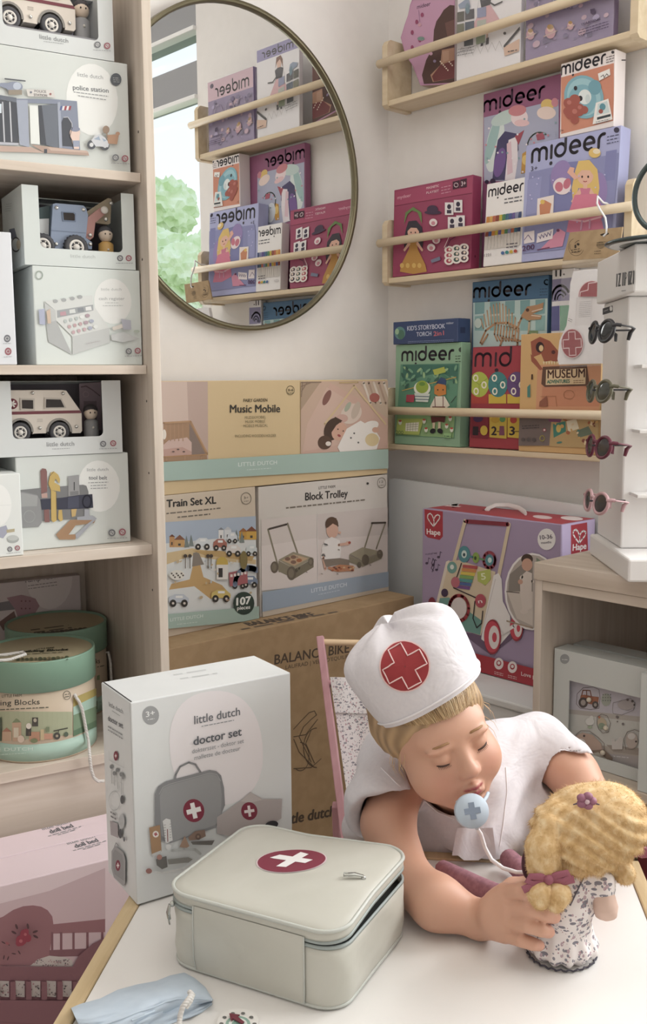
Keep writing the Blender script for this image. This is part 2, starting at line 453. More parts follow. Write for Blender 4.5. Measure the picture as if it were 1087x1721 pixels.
# outdoors beyond the window
lawn = speckled('lawn_grass', '#d3e2b8', '#c2d6a0', 3, 0.95, 0)
structure(MB().box((0.3, -30, -.3), (30, 8, -.25), lawn).build('ground'))
leaf = speckled('pale_leaves', '#ecf7d8', '#cfe8ac', 5, 0.9, 0.6, 0.35, 0.65, 0.05)
bark = mat('#7b6a58', 0.9)
def tree(name, label, x, y, h, r, seed):
    rnd = random.Random(seed); t = thing(name, label, 'tree', (x, y, -.25), group=None)
    MB().tube([(x, y, -.25), (x+.05, y, h*.4), (x, y+.04, h*.75)], [.12, .09, .05], bark, 8).build('trunk', t)
    c = MB()
    for i in range(40):
        a = rnd.uniform(0, 2*pi); q = rnd.uniform(0, 1)**.5*r; zz = h*rnd.uniform(.35, .95); rr = r*rnd.uniform(.22, .42)
        b = bmesh.new(); bmesh.ops.create_icosphere(b, subdivisions=4, radius=rr*.8)
        for v in b.verts: v.co *= 1+rnd.uniform(-.16, .16)
        k = 1-abs(zz/h-.6)
        c.bm(b, leaf, Matrix.Translation((x+cos(a)*q*k, y+sin(a)*q*k, zz)))
    c.build('crown', t)
tree('garden_tree', 'pale green leafy tree outside, lower left of the round wall mirror', 3.0, -5.9, 2.45, 1.1, 1)
tree('garden_tree', 'tall pale tree farther off seen through the window in the round mirror', 4.6, -9.6, 3.7, 1.7, 2)
tree('garden_tree', 'bushy pale green tree at the wall edge in the mirrored window', 6.2, -5.2, 3.2, 1.4, 3)

# ------------------------------------------------------------------ bookcase and cabinet
beech_v = wood('beech_upright', '#c3b2a3', '#cfc0b1', '#d9cbbd', 'z')
beech_h = wood('beech_board', '#cdbcab', '#d8c9b9', '#e2d5c7', 'x')
beech_y = wood('beech_board_side', '#b5a494', '#c1b1a1', '#cdbfb0', 'y')
pine = wood('pine', '#d9c09a', '#e2cba8', '#ead7b8', 'y', 0.8, 0.5)
pine_rim = wood('pine_rim', '#b89a6b', '#cdb183', '#dcc497', 'x', 1.0, 0.5)
BA = radians(-13.0); BKO = Vector((*atD(270, 600, 1.62).xy, 0))
bD = Vector((cos(BA), sin(BA), 0)); bB = Vector((-sin(BA), cos(BA), 0))    # right along the front, to the back
def bk(px, py, dep=0.0): return hit(px, py, BKO+bB*dep, bB)
def bkl(p): q = p-BKO; return (q.dot(bD), q.dot(bB), q.z)
BS = [1.485, 1.179, 0.880, 0.531]; BT = [.0145, .0145, .018, .018]
BDEP, BW, BT0, BRC = .44, .46, .0155, .024
bc = thing('bookcase', 'tall open beech bookcase with grey boxed toys, left of the round mirror', 'bookcase', BKO, (0, 0, BA))
LB = lambda m, n: m.build(n, bc, local=True)
LB(MB().box((-BT0, 0, 0), (0, BDEP, 2.2), beech_v, .0012), 'side_panel')
LB(MB().box((-BW-BT0, 0, 0), (-BW, BDEP, 2.2), beech_v, .0012), 'side_panel')
LB(MB().box((-BW, BDEP-.008, .05), (-BT0, BDEP, 2.2), beech_v), 'back_panel')
for z, t in zip(BS, BT): LB(MB().box((-BW, BRC, z-t), (-BT0-.0003, BDEP-.0085, z), beech_h, .001), 'shelf_board')
LB(MB().box((-BW, BRC+.01, .03), (-BT0-.0003, BRC+.028, BS[3]-BT[3]-.0005), beech_h), 'plinth_board')
for z in (1.78, 1.55, 1.35, 1.12, 1.0, .80):
    LB(MB().ell((-BT0-.0001, .03, z), (.0006, .0022, .0022), '#4a4038', n=8, k=6), 'peg_hole')

# right hand cabinet under the window
CXF, CY0, CZ = -.45, -.815, .80
cy1 = -2.05
cab = thing('display_cabinet', 'low open beech cabinet carrying the sunglasses stand on the right', 'cabinet', ((CXF)/2, (CY0+cy1)/2, 0))
beech_s = wood('beech_cabinet', '#bfae9c', '#cbbbaa', '#d5c7b8', 'y', 0.7)
MB().box((CXF, cy1, CZ-.034), (-.025, CY0, CZ), beech_s, .001).build('worktop', cab)
MB().box((CXF+.004, CY0-.0165, 0), (-.03, CY0, CZ-.0345), beech_v, .001).build('side_panel', cab)
MB().box((CXF+.004, cy1, 0), (-.03, cy1+.0165, CZ-.0345), beech_v, .001).build('side_panel', cab)
MB().box((CXF+.004, -1.46, 0), (-.03, -1.4435, CZ-.0345), beech_v, .001).build('side_panel', cab)
MB().box((CXF+.004, cy1+.017, CZ-.054), (CXF+.02, CY0-.017, CZ-.035), beech_s, .001).build('top_rail', cab)
MB().box((CXF+.004, cy1+.017, .386), (-.04, -1.461, .404), beech_s, .001).build('shelf_board', cab)
MB().box((CXF+.004, -1.443, .386), (-.04, CY0-.017, .404), beech_s, .001).build('shelf_board', cab)
MB().box((-.039, cy1+.017, .05), (-.031, CY0-.017, CZ-.035), beech_v).build('back_panel', cab)

# white leaning board and low white bench in the corner
wp = mat('#dfe1e2', 0.5)
def px2(pts, x): return [(-atX(*p, x).y, atX(*p, x).z) for p in pts]
pts = [(661, 806), (668, 803), (1000, 852)]
q = px2(pts, -.04)
base = .462
a0 = q[0][0]
poly = [(a0-.012, base), (.80, base), (.80, q[2][1]-.003), (q[1][0], q[1][1]), (q[0][0]+.001, q[0][1]), (a0-.002, q[0][1]-.012), (a0-.001, .755), (a0-.006, .742), (a0-.011, .734), (a0-.012, .725)]
o = MB().prism(poly, (-.045, 0, 0), (0, -1, 0), (0, 0, 1), (-1, 0, 0), .012, wp).build('white_board')
tag(o, 'blank white board with a rounded corner standing behind the lilac walker box', 'board')
bn = thing('low_bench', 'low white bench under the lilac walker box', 'bench', (-.15, -.45, 0))
MB().box((-.33, -.808, .44), (-.002, -.246, .458), wp, .004).build('bench_top', bn)
MB().box((-.325, -.800, .0), (-.307, -.250, .439), wp, .002).build('front_panel', bn)
MB().box((-.305, -.800, .0), (-.002, -.782, .439), wp, .002).build('side_panel', bn)
MB().box((-.305, -.266, .0), (-.002, -.250, .439), wp, .002).build('side_panel', bn)

# ------------------------------------------------------------------ wall shelves on the right wall
def wall_shelf(label, zb):
    t = thing('wall_shelf', label, 'shelf', (0, -.43, zb), group='pine rail shelves on the right wall')
    B = lambda m, n: m.build(n, t, local=True)
    y0, y1 = .345, -.345
    B(MB().box((-.090, y1, 0), (-.002, y0, .014), pine, .002), 'shelf_board')
    for y in (y0, y1-.018):
        pr = [(.002, -.004), (.085, -.004), (.094, .004), (.094, .150), (.088, .160), (.082, .164), (.012, .164), (.004, .160), (.002, .150)]
        m = MB().prism(pr, (0, y, 0), (-1, 0, 0), (0, 0, 1), (0, 1, 0), .018, pine)
        m.build('end_bracket', t, local=True)
    m = MB().tube([(-.1050, y0+.022, .104), (-.1050, y0+.020, .104), (-.1050, y1-.026, .104), (-.1050, y1-.028, .104)], [.008, .0105, .0105, .008], pine, 14)
    B(m, 'rail')
    return t
SH1 = wall_shelf('pine rail shelf of craft kits, uppermost on the right wall', 1.853)
SH2 = copy_tree(SH1); SH2.location.z = 1.405; SH2['label'] = 'pine rail shelf holding the magenta princess kit and marker set, middle of the right wall'
SH3 = copy_tree(SH1); SH3.location.z = .968; SH3['label'] = 'pine rail shelf holding the green kit and museum kit, lowest on the right wall'

# ------------------------------------------------------------------ round mirror
mir = thing('round_mirror', 'large round wall mirror with a thin olive gold rim', 'mirror', (-.52, -.012, 1.647))
mirm = mat('#f4f6f6', 0.0, 1.0, 'mirror_silver'); rimm = mat('#7d755c', 0.35, 0.85, 'olive_gold')
Mm = Matrix.Translation((-.52, -.002, 1.647)) @ Matrix.Rotation(.0045, 4, 'Z') @ Matrix.Rotation(pi/2, 4, 'X')
MB().lathe([(0, .022), (.362, .022), (.362, .004), (0, .004)], mirm, 96, Mm, smooth=False).build('mirror_glass', mir)
MB().lathe([(.3625, .002), (.373, .002), (.374, .004), (.374, .030), (.3725, .032), (.366, .032), (.3635, .030), (.3625, .026), (.3625, .002)], rimm, 96, Mm).build('rim', mir)

# ------------------------------------------------------------------ play table
TA = radians(40.8); tO = atZ(216, 1508, .5); ta = Vector((-cos(TA), -sin(TA), 0)); tb = Vector((sin(TA), -cos(TA), 0))
tM = Matrix((ta, tb, Vector((0, 0, 1)))).transposed().to_4x4(); tM.translation = (tO.x, tO.y, 0)
# local: x towards the viewer, y to the right
tw = .663; t0, t1 = -.158, .43
tab = thing('play_table', 'low white topped play table with a natural wood rim', 'table', tM @ Vector((.15, tw/2, 0)), (0, 0, atan2(ta.y, ta.x)))
top_white = speckled('white_laminate', '#eae7e3', '#e7e5e1', 6, 0.28, 0)
def T(m, n): return m.build(n, tab)
T(MB().box((t0+.021, .0195, .478), (t1-.021, tw-.0195, .5), top_white, .001, tM), 'tabletop')
T(MB().box((t0, 0, .455), (t1, .019, .502), pine_rim, .002, tM), 'rim')
T(MB().box((t0, tw-.019, .455), (t1, tw, .502), pine_rim, .002, tM), 'rim')
T(MB().box((t0, .0193, .455), (t0+.0205, tw-.0193, .502), pine_rim, .002, tM), 'rim')
T(MB().box((t1-.0205, .0193, .455), (t1, tw-.0193, .502), pine_rim, .002, tM), 'rim')
for x in (t0+.01, t1-.05):
    for y in (.01, tw-.05): T(MB().box((x, y, 0), (x+.04, y+.04, .4545), pine_rim, .004, tM), 'leg')
# ------------------------------------------------------------------ craft kits on the wall shelves
K8 = (630, 0, 2.379); K9 = (640, 420, 2.432)
INK = mat('#35313c', 0.5); WHT = mat('#f4f0ee', 0.5)
def px(c, p): return (c[0]+p[0]/c[2], c[1]+p[1]/c[2])
def kit(name, label, crop, TL, TR, BL, xb, depth, body, zb, xmax, group=None, cat='box', zt=None):
    yl = atX(*px(crop, BL), xb).y
    best = xb; err = 9
    for i in range(61):
        x = xb+(xmax-depth-xb)*i/60; e = abs(atX(*px(crop, TL), x).y-yl)
        if e < err: best, err = x, e
    z1 = zt if zt else atX(*px(crop, TL), best).z; yr = atX(*px(crop, TR), best).y
    ln = atan2(best-xb, z1-zb); s, c = sin(ln), cos(ln)
    k = Carton(name, label, cat, (xb, yl, zb+depth*s+.0003), (0, -1, 0), (c, 0, -s), (s, 0, c), yl-yr, depth, (z1-zb-depth*s)/c, body, group)
    return k
Z1, Z2, Z3 = 1.8672, 1.4192, .9822
def princess(a, x, y, s, hair, dress, skin='#eeb9a0'):
    """a paper doll girl: gown, arms, head, long hair, crown"""
    P = lambda u, v: (x+u*s, y+v*s)
    a.poly(hair, *[P(*q) for q in [(-3, -9), (-2, -12), (1.2, -12.3), (3.6, -9.5), (4.2, -4), (3.4, 1), (2, -3), (-2, -4), (-3.6, 1), (-4, -4)]])
    a.poly(dress, *[P(*q) for q in [(-1.5, -4), (1.5, -4), (1.8, -.5), (5, 6), (5.6, 9), (0, 10), (-5.6, 9), (-5, 6), (-1.8, -.5)]])
    a.poly(skin, *[P(*q) for q in [(-1.6, -4), (-4.2, 0), (-3.6, .7), (-1.2, -2.4)]]); a.poly(skin, *[P(*q) for q in [(1.6, -4), (4.2, 0), (3.6, .7), (1.2, -2.4)]])
    a.ell(skin, *P(0, -7.5), 2.4*s, 2.6*s); a.rect(skin, *P(-.6, -5.2), *P(.6, -3.8))
    a.poly(hair, *[P(*q) for q in [(-2.7, -7.5), (-2, -10.4), (0, -11), (2.2, -10.3), (2.7, -7.3), (1.4, -9.2), (-1, -9.3)]])
    for u in (-.9, .9): a.ell('#3a2a2a', *P(u, -7.3), .28*s, .38*s, n=8)
    a.line('#c04a55', .25*s, P(-.5, -6), P(0, -5.8), P(.5, -6))

# shelf 2
k = kit('craft_kit', 'magenta magnetic princess dress-up kit on the middle wall shelf, far left', K8, (80, 760), (392, 700), (70, 1092), -.086, .034, mat('#a83e63', .45), Z2, -.046, 'craft kits on the middle shelf')
a = k.front(K8)
a.poly('#b5486d', (82, 768), (390, 706), (390, 770), (82, 822)); a.line('#7f2446', 2, (80, 824), (390, 772))
a.text('#e8a9bd', 'mydeer', (90, 797), (144, 786), 13, .01); a.text('#f0c7d2', 'MAGNETIC', (206, 757), (256, 747), 9, .02); a.text('#f0c7d2', 'PLAYSET', (206, 776), (256, 767), 9, .02)
a.fine('#d690a8', (266, 752), (304, 744), 6, 3, 2.0)
a.poly('#4a2038', (312, 727), (340, 720), (340, 752), (312, 758)); a.poly('#4a2038', (342, 719), (368, 713), (368, 748), (342, 752))
a.text('#f2d8e0', '3+', (346, 745), (364, 741), 18, .01); a.ring('#f2d8e0', 326, 740, 8, w_=3)
princess(a, 155, 1000, 9.6, '#3a3340', '#c9903f')
a.poly('#6a8a4a', (118, 900), (124, 850), (155, 828), (188, 850), (190, 895), (172, 850), (150, 842), (132, 858))
for i, xx in enumerate((110, 133, 158, 180)): a.ell('#e0b45c', xx, 1062, 8, 10)
a.ell('#4b3350', 232, 838, 22, 17); a.ell('#4b3350', 234, 850, 34, 8)
for xx, yy in ((282, 810), (318, 800), (294, 868), (328, 862)):
    a.rect('#ece6e8', xx, yy, xx+34, yy+50); a.ell('#3b3048', xx+17, yy+17, 8, 10); a.rect('#4b4058', xx+8, yy+30, xx+26, yy+44)
for xx, yy in ((236, 890), (248, 960), (228, 990)): a.ell('#efe0e2', xx, yy, 16, 15); a.ell('#d98c9c', xx, yy+3, 8)
a.poly('#7a7f9c', (226, 1040), (262, 1026), (266, 1040), (230, 1052))
for i in range(9):
    xx, yy = 300+(i % 3)*30, 1000+(i//3)*22-(i % 3)*5
    a.ell('#f2e6e2', xx, yy, 19, 16); a.ell(('#c2455c', '#3f5a52', '#4a3a48')[i % 3], xx, yy, 11, 9); a.ell('#f3dccb', xx+2, yy-2, 5, 5)
a.line('#f0e4e6', 3, (282, 990), (300, 950), (330, 935)); a.line('#3a2740', 3, (292, 990), (306, 960), (326, 948))
a.build('printed_front', k.root)
a = k.right(K8); a.rect('#551030', 398, 1020, 402, 1030); a.build('side_print', k.root)

k = kit('marker_set', 'white box of markers with coloured stripes on the middle wall shelf', K8, (448, 737), (605, 715), (432, 1045), -.088, .030, mat('#f1eeee', .45), Z2, -.046, 'craft kits on the middle shelf')
a = k.front(K8); k.panel(a, '#f1eeee', 0, 0, 1, 1); a.logo(INK, (455, 786), (592, 760), 27, .2)
a.fine('#6a6a72', (518, 800), (588, 788), 8, 2, 1.8)
stripes = ['#d98a3a', '#e2a94f', '#c96a48', '#9c4a3a', '#c9b43a', '#4f8a5c', '#3f6f86', '#4a5c9c', '#6a5aa0', '#8a90b8', '#3d4f80']
for i, c_ in enumerate(stripes):
    x0, x1 = 447+i*13.0, 447+(i+1)*13.0-1; t = i*2.0
    a.poly(c_, (x0, 868-t), (x1, 866-t), (x1-6, 945-t), (x0-6, 946-t)); a.poly('#d9d2cc', (x0-6, 946-t), (x1-6, 945-t), (x1-9, 1000-t), (x0-9, 1001-t))
    a.poly(stripes[(i*4+3) % 11], (x0-4, 926-t), (x1-4, 925-t), (x1-6, 946-t), (x0-6, 947-t))
for i, c_ in enumerate(('#4a6fae', '#2f8a8a', '#d6b23a', '#c2483a')): a.ell(c_, 513+i*17, 1012-i*2.5, 7)
a.fine('#5a5560', (528, 980), (572, 975), 7, 2); a.text('#6a6068', '1221', (440, 1028), (466, 1024), 11)
a.build('printed_front', k.root)
a = k.right(K8)
k.right(K8)
a.flat([k.O+k.ex*k.w+p for p in (k.ed*.002+k.ez*.002, k.ed*(k.d-.001)+k.ez*.002, k.ed*(k.d-.001)+k.ez*(k.h-.002), k.ed*.002+k.ez*(k.h-.002))], mat('#8e1c3c')); a.build('side_print', k.root)

PUR = kit('craft_kit', 'large periwinkle princess jigsaw kit on the middle wall shelf, right end', K8, (625, 578), (985, 497), (582, 1024), -.088, .040, mat('#aeb2e2', .45), Z2, -.034, 'craft kits on the middle shelf')
k = PUR; a = k.front(K8)
a.logo(INK, (628, 648), (918, 585), 50, .19)
a.ell('#3f3a52', 966, 520, 11); a.fine('#5a5a80', (928, 550), (975, 540), 6, 3, 2.2); a.text('#4a4460', '3+', (624, 685), (650, 680), 18)
a.poly('#8f92c6', (618, 690), (980, 610), (940, 975), (590, 1015))
a.poly('#7f83bd', (700, 700), (760, 650), (860, 640), (910, 700), (905, 860), (690, 890)); a.poly('#8488c2', (925, 606), (968, 598), (960, 720), (915, 725))
a.poly('#9a9dd2', (612, 720), (668, 705), (655, 850), (606, 860))
a.ell('#9b86c4', 745, 700, 40, 60, 15); a.ell('#9b86c4', 900, 760, 30, 70)
princess(a, 842, 806, 13.5, '#e8c169', '#d9799a')
a.poly('#e27c9a', (770, 870), (800, 780), (888, 775), (918, 860), (900, 885), (780, 895))
a.line('#f3c3cf', 7, (775, 878), (840, 886), (905, 868)); a.poly('#f0b4a0', (800, 720), (770, 690), (782, 668), (800, 672), (796, 688), (815, 712))
a.ell('#e8c169', 880, 612, 24, 20); a.ell('#f3e2c2', 888, 606, 15, 10)
a.ell('#f1dfe4', 750, 745, 36, 34); a.ell('#d37187', 738, 748, 16, 20); a.ell('#d37187', 770, 735, 14, 22, 20)
a.poly('#f1e3e0', (652, 795), (718, 780), (714, 870), (648, 880)); a.poly('#d88a62', (660, 820), (680, 800), (708, 815), (700, 860), (662, 868)); a.ell('#eac25a', 672, 808, 9)
a.poly('#e28fae', (700, 960), (740, 915), (765, 930), (752, 985), (660, 1000)); a.poly('#f3e9ee', (652, 935), (716, 915), (712, 955), (648, 972)); a.poly('#f3e9ee', (598, 930), (640, 922), (640, 968), (598, 976))
for i in range(4): a.line('#5a4a8a', 3, (658+i*13, 945-i*4), (664+i*13, 955-i*4), (668+i*13, 938-i*4))
a.line('#6a4a8a', 3, (600, 960), (615, 940), (630, 960)); a.line('#d9a0c2', 8, (830, 885), (826, 918)); a.line('#d9a0c2', 8, (862, 882), (860, 912))
a.line('#7a3a66', 4, (652, 1000), (700, 990)); a.text('#5a2a5a', '200', (592, 1005), (640, 996), 20, .01); a.ell('#7a3a66', 735, 922, 6)
for i in range(14): a.ell('#c9c6ee', random.uniform(612, 930), random.uniform(690, 900), 3)
a.build('printed_front', k.root)

k = kit('craft_kit', 'mauve framed unicorn kit standing behind the white marker box', K8, (425, 380), (800, 288), (425, 1060), -.030, .022, mat('#a25c86', .45), Z2, -.003, 'craft kits on the middle shelf')
a = k.front(K8); a.logo(mat('#4a2a48'), (436, 446), (678, 386), 40, .19)
a.poly('#aeb2cc', (436, 470), (735, 398), (735, 720), (436, 725))
a.ell('#d8e4e2', 480, 580, 34, 110, 10); a.ell('#9fc4c4', 470, 560, 18, 100, 15); a.ell('#c4d8d6', 520, 470, 60, 26, -25)
a.ell('#f2dbe0', 578, 470, 34, 36); a.ell('#d9858f', 570, 442, 36, 22, -10); a.ell('#eec4c8', 588, 492, 30, 14)
a.ell('#e9c46c', 690, 420, 26, 24); a.ell('#f1d9cf', 686, 452, 38, 26); a.ell('#d98c9a', 720, 410, 14, 18)
a.poly('#4a4470', (492, 560), (520, 525), (570, 535), (575, 600), (545, 660), (520, 720), (470, 720), (478, 640))
a.poly('#e9dfe6', (535, 560), (570, 545), (572, 640), (560, 720), (520, 722), (528, 640)); a.poly('#e2bfcb', (528, 575), (545, 565), (552, 690), (530, 700))
a.poly('#b04a5a', (560, 545), (598, 520), (575, 580)); a.ell('#7a5aa0', 500, 650, 22, 60, 12)
a.poly('#d0973c', (590, 615), (615, 598), (622, 640), (610, 690), (585, 695)); a.ell('#e9c46c', 603, 640, 14, 20)
a.ring('#7f8f86', 660, 590, 50, 60, 6, 150, 300); a.poly('#b5566a', (645, 540), (676, 528), (680, 556), (650, 562)); a.ell('#d9dfe8', 640, 640, 30, 50)
for i in range(26): a.ell(('#efe6ee', '#d98c9a', '#8fb0b8')[i % 3], random.uniform(440, 730), random.uniform(460, 720), 4)
a.ell('#3a2a4a', 474, 725, 11); a.ell('#3a2a4a', 450, 728, 8)
a.build('printed_front', k.root)

zt_ = (PUR.O+PUR.ez*PUR.h).z
k = kit('craft_kit', 'small coral kit with a blue whale, stacked on the periwinkle princess kit', K8, (738, 258), (962, 194), (738, 548), PUR.O.x+PUR.ez.x*PUR.h+.001, .042, mat('#efe6e6', .45), zt_+.0008, -.032, 'craft kits on the middle shelf')
a = k.front(K8); a.poly('#d98b70', (744, 310), (955, 252), (955, 482), (744, 536)); a.logo(INK, (745, 299), (921, 250), 33, .2)
a.ell('#3f3a3f', 951, 209, 6); a.fine('#6a6068', (925, 232), (957, 223), 5, 3, 2)
a.ell('#7fb7c9', 836, 388, 78, 88, -20); a.ell('#9ccbd8', 836, 388, 66, 76, -20); a.ell('#7fb7c9', 830, 400, 56, 62); a.ell('#e6eef0', 840, 388, 26, 30); a.ell('#2f2c33', 822, 394, 9, 11); a.ell('#cfdde0', 852, 396, 10, 18)
a.ell('#2f2c33', 803, 353, 7, 9); a.ell('#6fa8bb', 880, 350, 26, 30)
for xx, yy, rr in ((775, 412, 20), (800, 400, 22), (815, 440, 26), (790, 450, 30), (838, 440, 16), (770, 445, 16), (800, 480, 16)): a.ell('#b0584e', xx, yy, rr)
for xx, yy, rr in ((778, 410, 9), (800, 446, 10), (820, 430, 8)): a.ell('#c9756a', xx, yy, rr)
a.poly('#f2f0ee', (893, 295), (940, 275), (943, 300), (898, 324)); a.line('#4a464c', 3, (905, 308), (915, 300), (918, 312), (928, 296), (934, 302))
a.poly('#f2f0ee', (885, 412), (935, 395), (952, 478), (872, 498)); a.poly('#cfe0e2', (893, 416), (930, 404), (940, 450), (888, 462)); a.ell('#5b9aab', 912, 428, 12, 14); a.ell('#b0584e', 905, 446, 9); a.poly('#3a464c', (890, 470), (944, 456), (944, 466), (890, 480)); a.fine('#77777c', (885, 490), (940, 478), 4, 2)
a.text('#4a3a3a', '7+', (742, 530), (756, 527), 10)
a.build('printed_front', k.root)
a = k.right(K8); a.rect('#4a4448', 985, 238, 1007, 243); a.build('side_print', k.root)

# shelf 1 : partly above the frame, seen again in the mirror
k = kit('craft_kit', 'paper doll kit in a clear bag, centre of the top wall shelf', K8, (332, -150), (590, -205), (325, 299), -.086, .014, mat('#e9e6ea', .3), Z1, -.05, 'craft kits on the top shelf', zt=2.115)
a = k.front(K8); k.panel(a, '#9a93c4', .0, .86, 1, 1)
A_ = k.pt(.12, .885); a.step = 0.00005
for st in LOGO: a.stroke3(INK, [k.pt(.14+.72*x/LOGO_W, .89)+k.ez*(y*.015) for x, y in st], .004)
# the dressed figure, swatches and accessories
def fq(m_, *uv): a.flat([k.pt(*q) for q in uv], mat(m_) if isinstance(m_, str) else m_)
fq('#e6b9a4', (.40, .80), (.46, .82), (.52, .80), (.50, .72), (.42, .72)); fq('#8a5a44', (.38, .80), (.42, .85), (.52, .84), (.55, .72), (.51, .78), (.44, .81), (.40, .76), (.37, .70))
fq('#3d3a44', (.36, .70), (.42, .72), (.50, .72), (.56, .70), (.53, .60), (.39, .60)); fq('#dcaab2', (.39, .60), (.53, .60), (.68, .44), (.24, .44)); fq('#2f2c36', (.33, .60), (.36, .70), (.32, .58)); fq('#e6b9a4', (.40, .44), (.44, .44), (.43, .30), (.41, .30)); fq('#e6b9a4', (.48, .44), (.52, .44), (.50, .30), (.48, .30)); fq('#2f2c36', (.40, .31), (.44, .31), (.43, .25), (.39, .25)); fq('#2f2c36', (.48, .31), (.52, .31), (.52, .25), (.47, .25))
a.line('#4a4658', 4, (360, 400), (480, 395))
a.build('printed_front', k.root)
a = k.front(K8); a.k = 30
cl = ['#4f4c42', '#46444e', '#8c93b8', '#6a6a52', '#3f4f66', '#b5b9b0', '#4a4f5a', '#8a9a7c']
for i, (x0, y0) in enumerate([(322, 52), (362, 42), (410, 34), (322, 100), (362, 90), (410, 84), (358, 148), (406, 140)]): a.poly(cl[i], (x0, y0), (x0+36, y0-7), (x0+36, y0+32), (x0, y0+39))
a.poly('#8d9cba', (335, 20), (362, 0), (378, 0), (384, 30), (340, 36)); a.ell('#6b8a9c', 372, 35, 9, 22); a.line('#3a3a40', 6, (432, 22), (460, 10), (480, 22), (510, 8))
a.poly('#ddb49c', (516, 190), (590, 150), (590, 200), (520, 225)); a.line('#3a3438', 11, (520, 185), (582, 112)); a.ell('#4a464c', 521, 134, 6); a.ell('#6a5a4c', 521, 100, 4)
for i in range(6): a.line('#a8a6a4', 1.5, (335+i*30, 225-i*5), (350+i*30, 190-i*5), (365+i*30, 228-i*6))
a.fine('#77767c', (335, 200), (400, 188), 4, 3, 3); a.fine('#4a464c', (535, 210), (572, 203), 6, 1); a.line('#8a8890', 1.5, (330, 215), (450, 165), (455, 140))
a.build('sticker_sheet', k.root)
film = mat('#ffffff', 0.08, name='clear_film'); N, L, b = nodes(film); b.inputs['Alpha'].default_value = 0.10; b.inputs['Specular IOR Level'].default_value = 0.8
nz = noise(N, L, coords(N, L, (40, 40, 40)).outputs[0], 1.0, 3, 1.0); bump(N, L, b, nz.outputs[0], 0.5, 0.004)
def film_over(k, name='clear_bag'):
    P = [[k.pt(-.015+1.03*i/12, -.005+1.02*j/16)-k.ed*(.0035+.0015*sin(i*2.1+j*1.3)) for j in range(17)] for i in range(13)]
    MB().grid(P, film).build(name, k.root)
film_over(k)

k = kit('craft_kit', 'purple fairy kit at the right end of the top wall shelf', K8, (604, -140), (962, -225), (600, 214), -.086, .020, mat('#8d7ba6', .4), Z1, -.05, 'craft kits on the top shelf', zt=2.075)
a = k.front(K8); k.panel(a, '#d7b3c3', 0, .72, 1, 1)
for st in LOGO: a.stroke3(INK, [k.pt(.10+.72*x/LOGO_W, .76)+k.ez*(y*.024) for x, y in st], .0052)
a.flat([k.pt(.9+.04*cos(i), .93+.035*sin(i)) for i in np.linspace(0, 5.9, 14)], mat('#4a3a5a'))
rnd = random.Random(3)
for i in range(60):
    u, v, r_ = rnd.uniform(.04, .96), rnd.uniform(.06, .68), rnd.uniform(.012, .045)
    c_ = rnd.choice(['#a99ac6', '#75688f', '#9a83a6', '#7d7098', '#c3a0b4'])
    a.flat([k.pt(u+r_*cos(t), v+r_*.8*sin(t)) for t in np.linspace(0, 5.9, 12)], mat(c_))
for u in (.25, .5, .75):
    a.stroke3(mat('#b8a6cc'), [k.pt(u+.09*cos(t), .52+.11*sin(t)) for t in np.linspace(0, 6.28, 20)], .003)
for x_, y_, s_ in ((625, 140, 20), (705, 130, 26), (785, 105, 16)):
    a.ell('#c79aa6', x_, y_, s_*.8, s_); a.ell('#e0bfae', x_, y_-s_*.5, s_*.5); a.ell('#b28a56', x_, y_-s_*.8, s_*.5, s_*.4); a.line('#c9b0a8', 5, (x_-s_, y_+s_*.7), (x_+s_, y_-s_*.2))
a.text('#564866', 'WARNING', (828, 105), (905, 82), 10, .02); a.fine('#564866', (820, 125), (940, 88), 5, 3, 2.2); a.poly('#564866', (866, 40), (884, 36), (888, 52), (878, 62), (868, 56))
for i in range(7): a.ell('#bfa8cf', 680+i*18, 55-i*4, 4)
a.build('printed_front', k.root)
film_over(k)

# rounded princess shaped case, far left of the top shelf
xk = -.060; rk = thing('craft_kit', 'pink princess-shaped case at the left end of the top wall shelf', 'box', (xk+.02, atX(*px(K8, (215, 340)), xk).y, Z1), group='craft kits on the top shelf')
pts = [(318, 336), (182, 342), (150, 262), (120, 215), (103, 150), (118, 100), (132, 60), (140, 20), (165, -45), (210, -85), (270, -100), (320, -98)]
q = [(-atX(*px(K8, p), xk).y, max(Z1+.0006, atX(*px(K8, p), xk).z)) for p in pts]
MB().prism(q, (xk, 0, 0), (0, -1, 0), (0, 0, 1), (1, 0, 0), .032, mat('#c48bb2', .45), side=mat('#d9c6c8')).build('case_body', rk)
a = Art((xk, 0, 0), (-1, 0, 0), crop=K8)
a.poly('#cf9abd', (180, 330), (152, 258), (122, 212), (106, 150), (121, 102), (145, 20), (170, -40), (210, -78), (316, -90), (316, 330))
a.text('#4a3350', 'mideer', (168, 36), (222, 22), 16, .01)
a.poly('#5a3c38', (262, 62), (275, 40), (300, 20), (318, 22), (318, 330), (196, 336), (188, 300), (205, 240), (232, 190), (236, 120), (246, 85))
a.poly('#77504a', (280, 92), (318, 78), (318, 150), (290, 150)); a.poly('#b98a70', (268, 200), (318, 190), (318, 312), (232, 328), (222, 300), (262, 260)); a.poly('#c79a80', (270, 206), (296, 202), (296, 240), (272, 250))
a.poly('#7a3a3c', (262, 260), (318, 240), (318, 312), (236, 326), (228, 305))
for i in range(9): a.ell('#e9d9c8', 262+i*6, 246+(i*7) % 40, 3)
for x_, y_ in ((150, 130), (168, 88), (180, 160), (150, 190), (190, 60)): a.ell('#a4456e', x_, y_, 6, 9)
a.ell('#7d9a92', 185, 155, 14, 8); a.ell('#d9a0b0', 180, 100, 7); a.line('#9a6a9a', 2, (176, 40), (180, 88)); a.ell('#d7a7bd', 225, 215, 7); a.ell('#9a86a8', 240, 245, 6)
a.build('printed_front', rk)

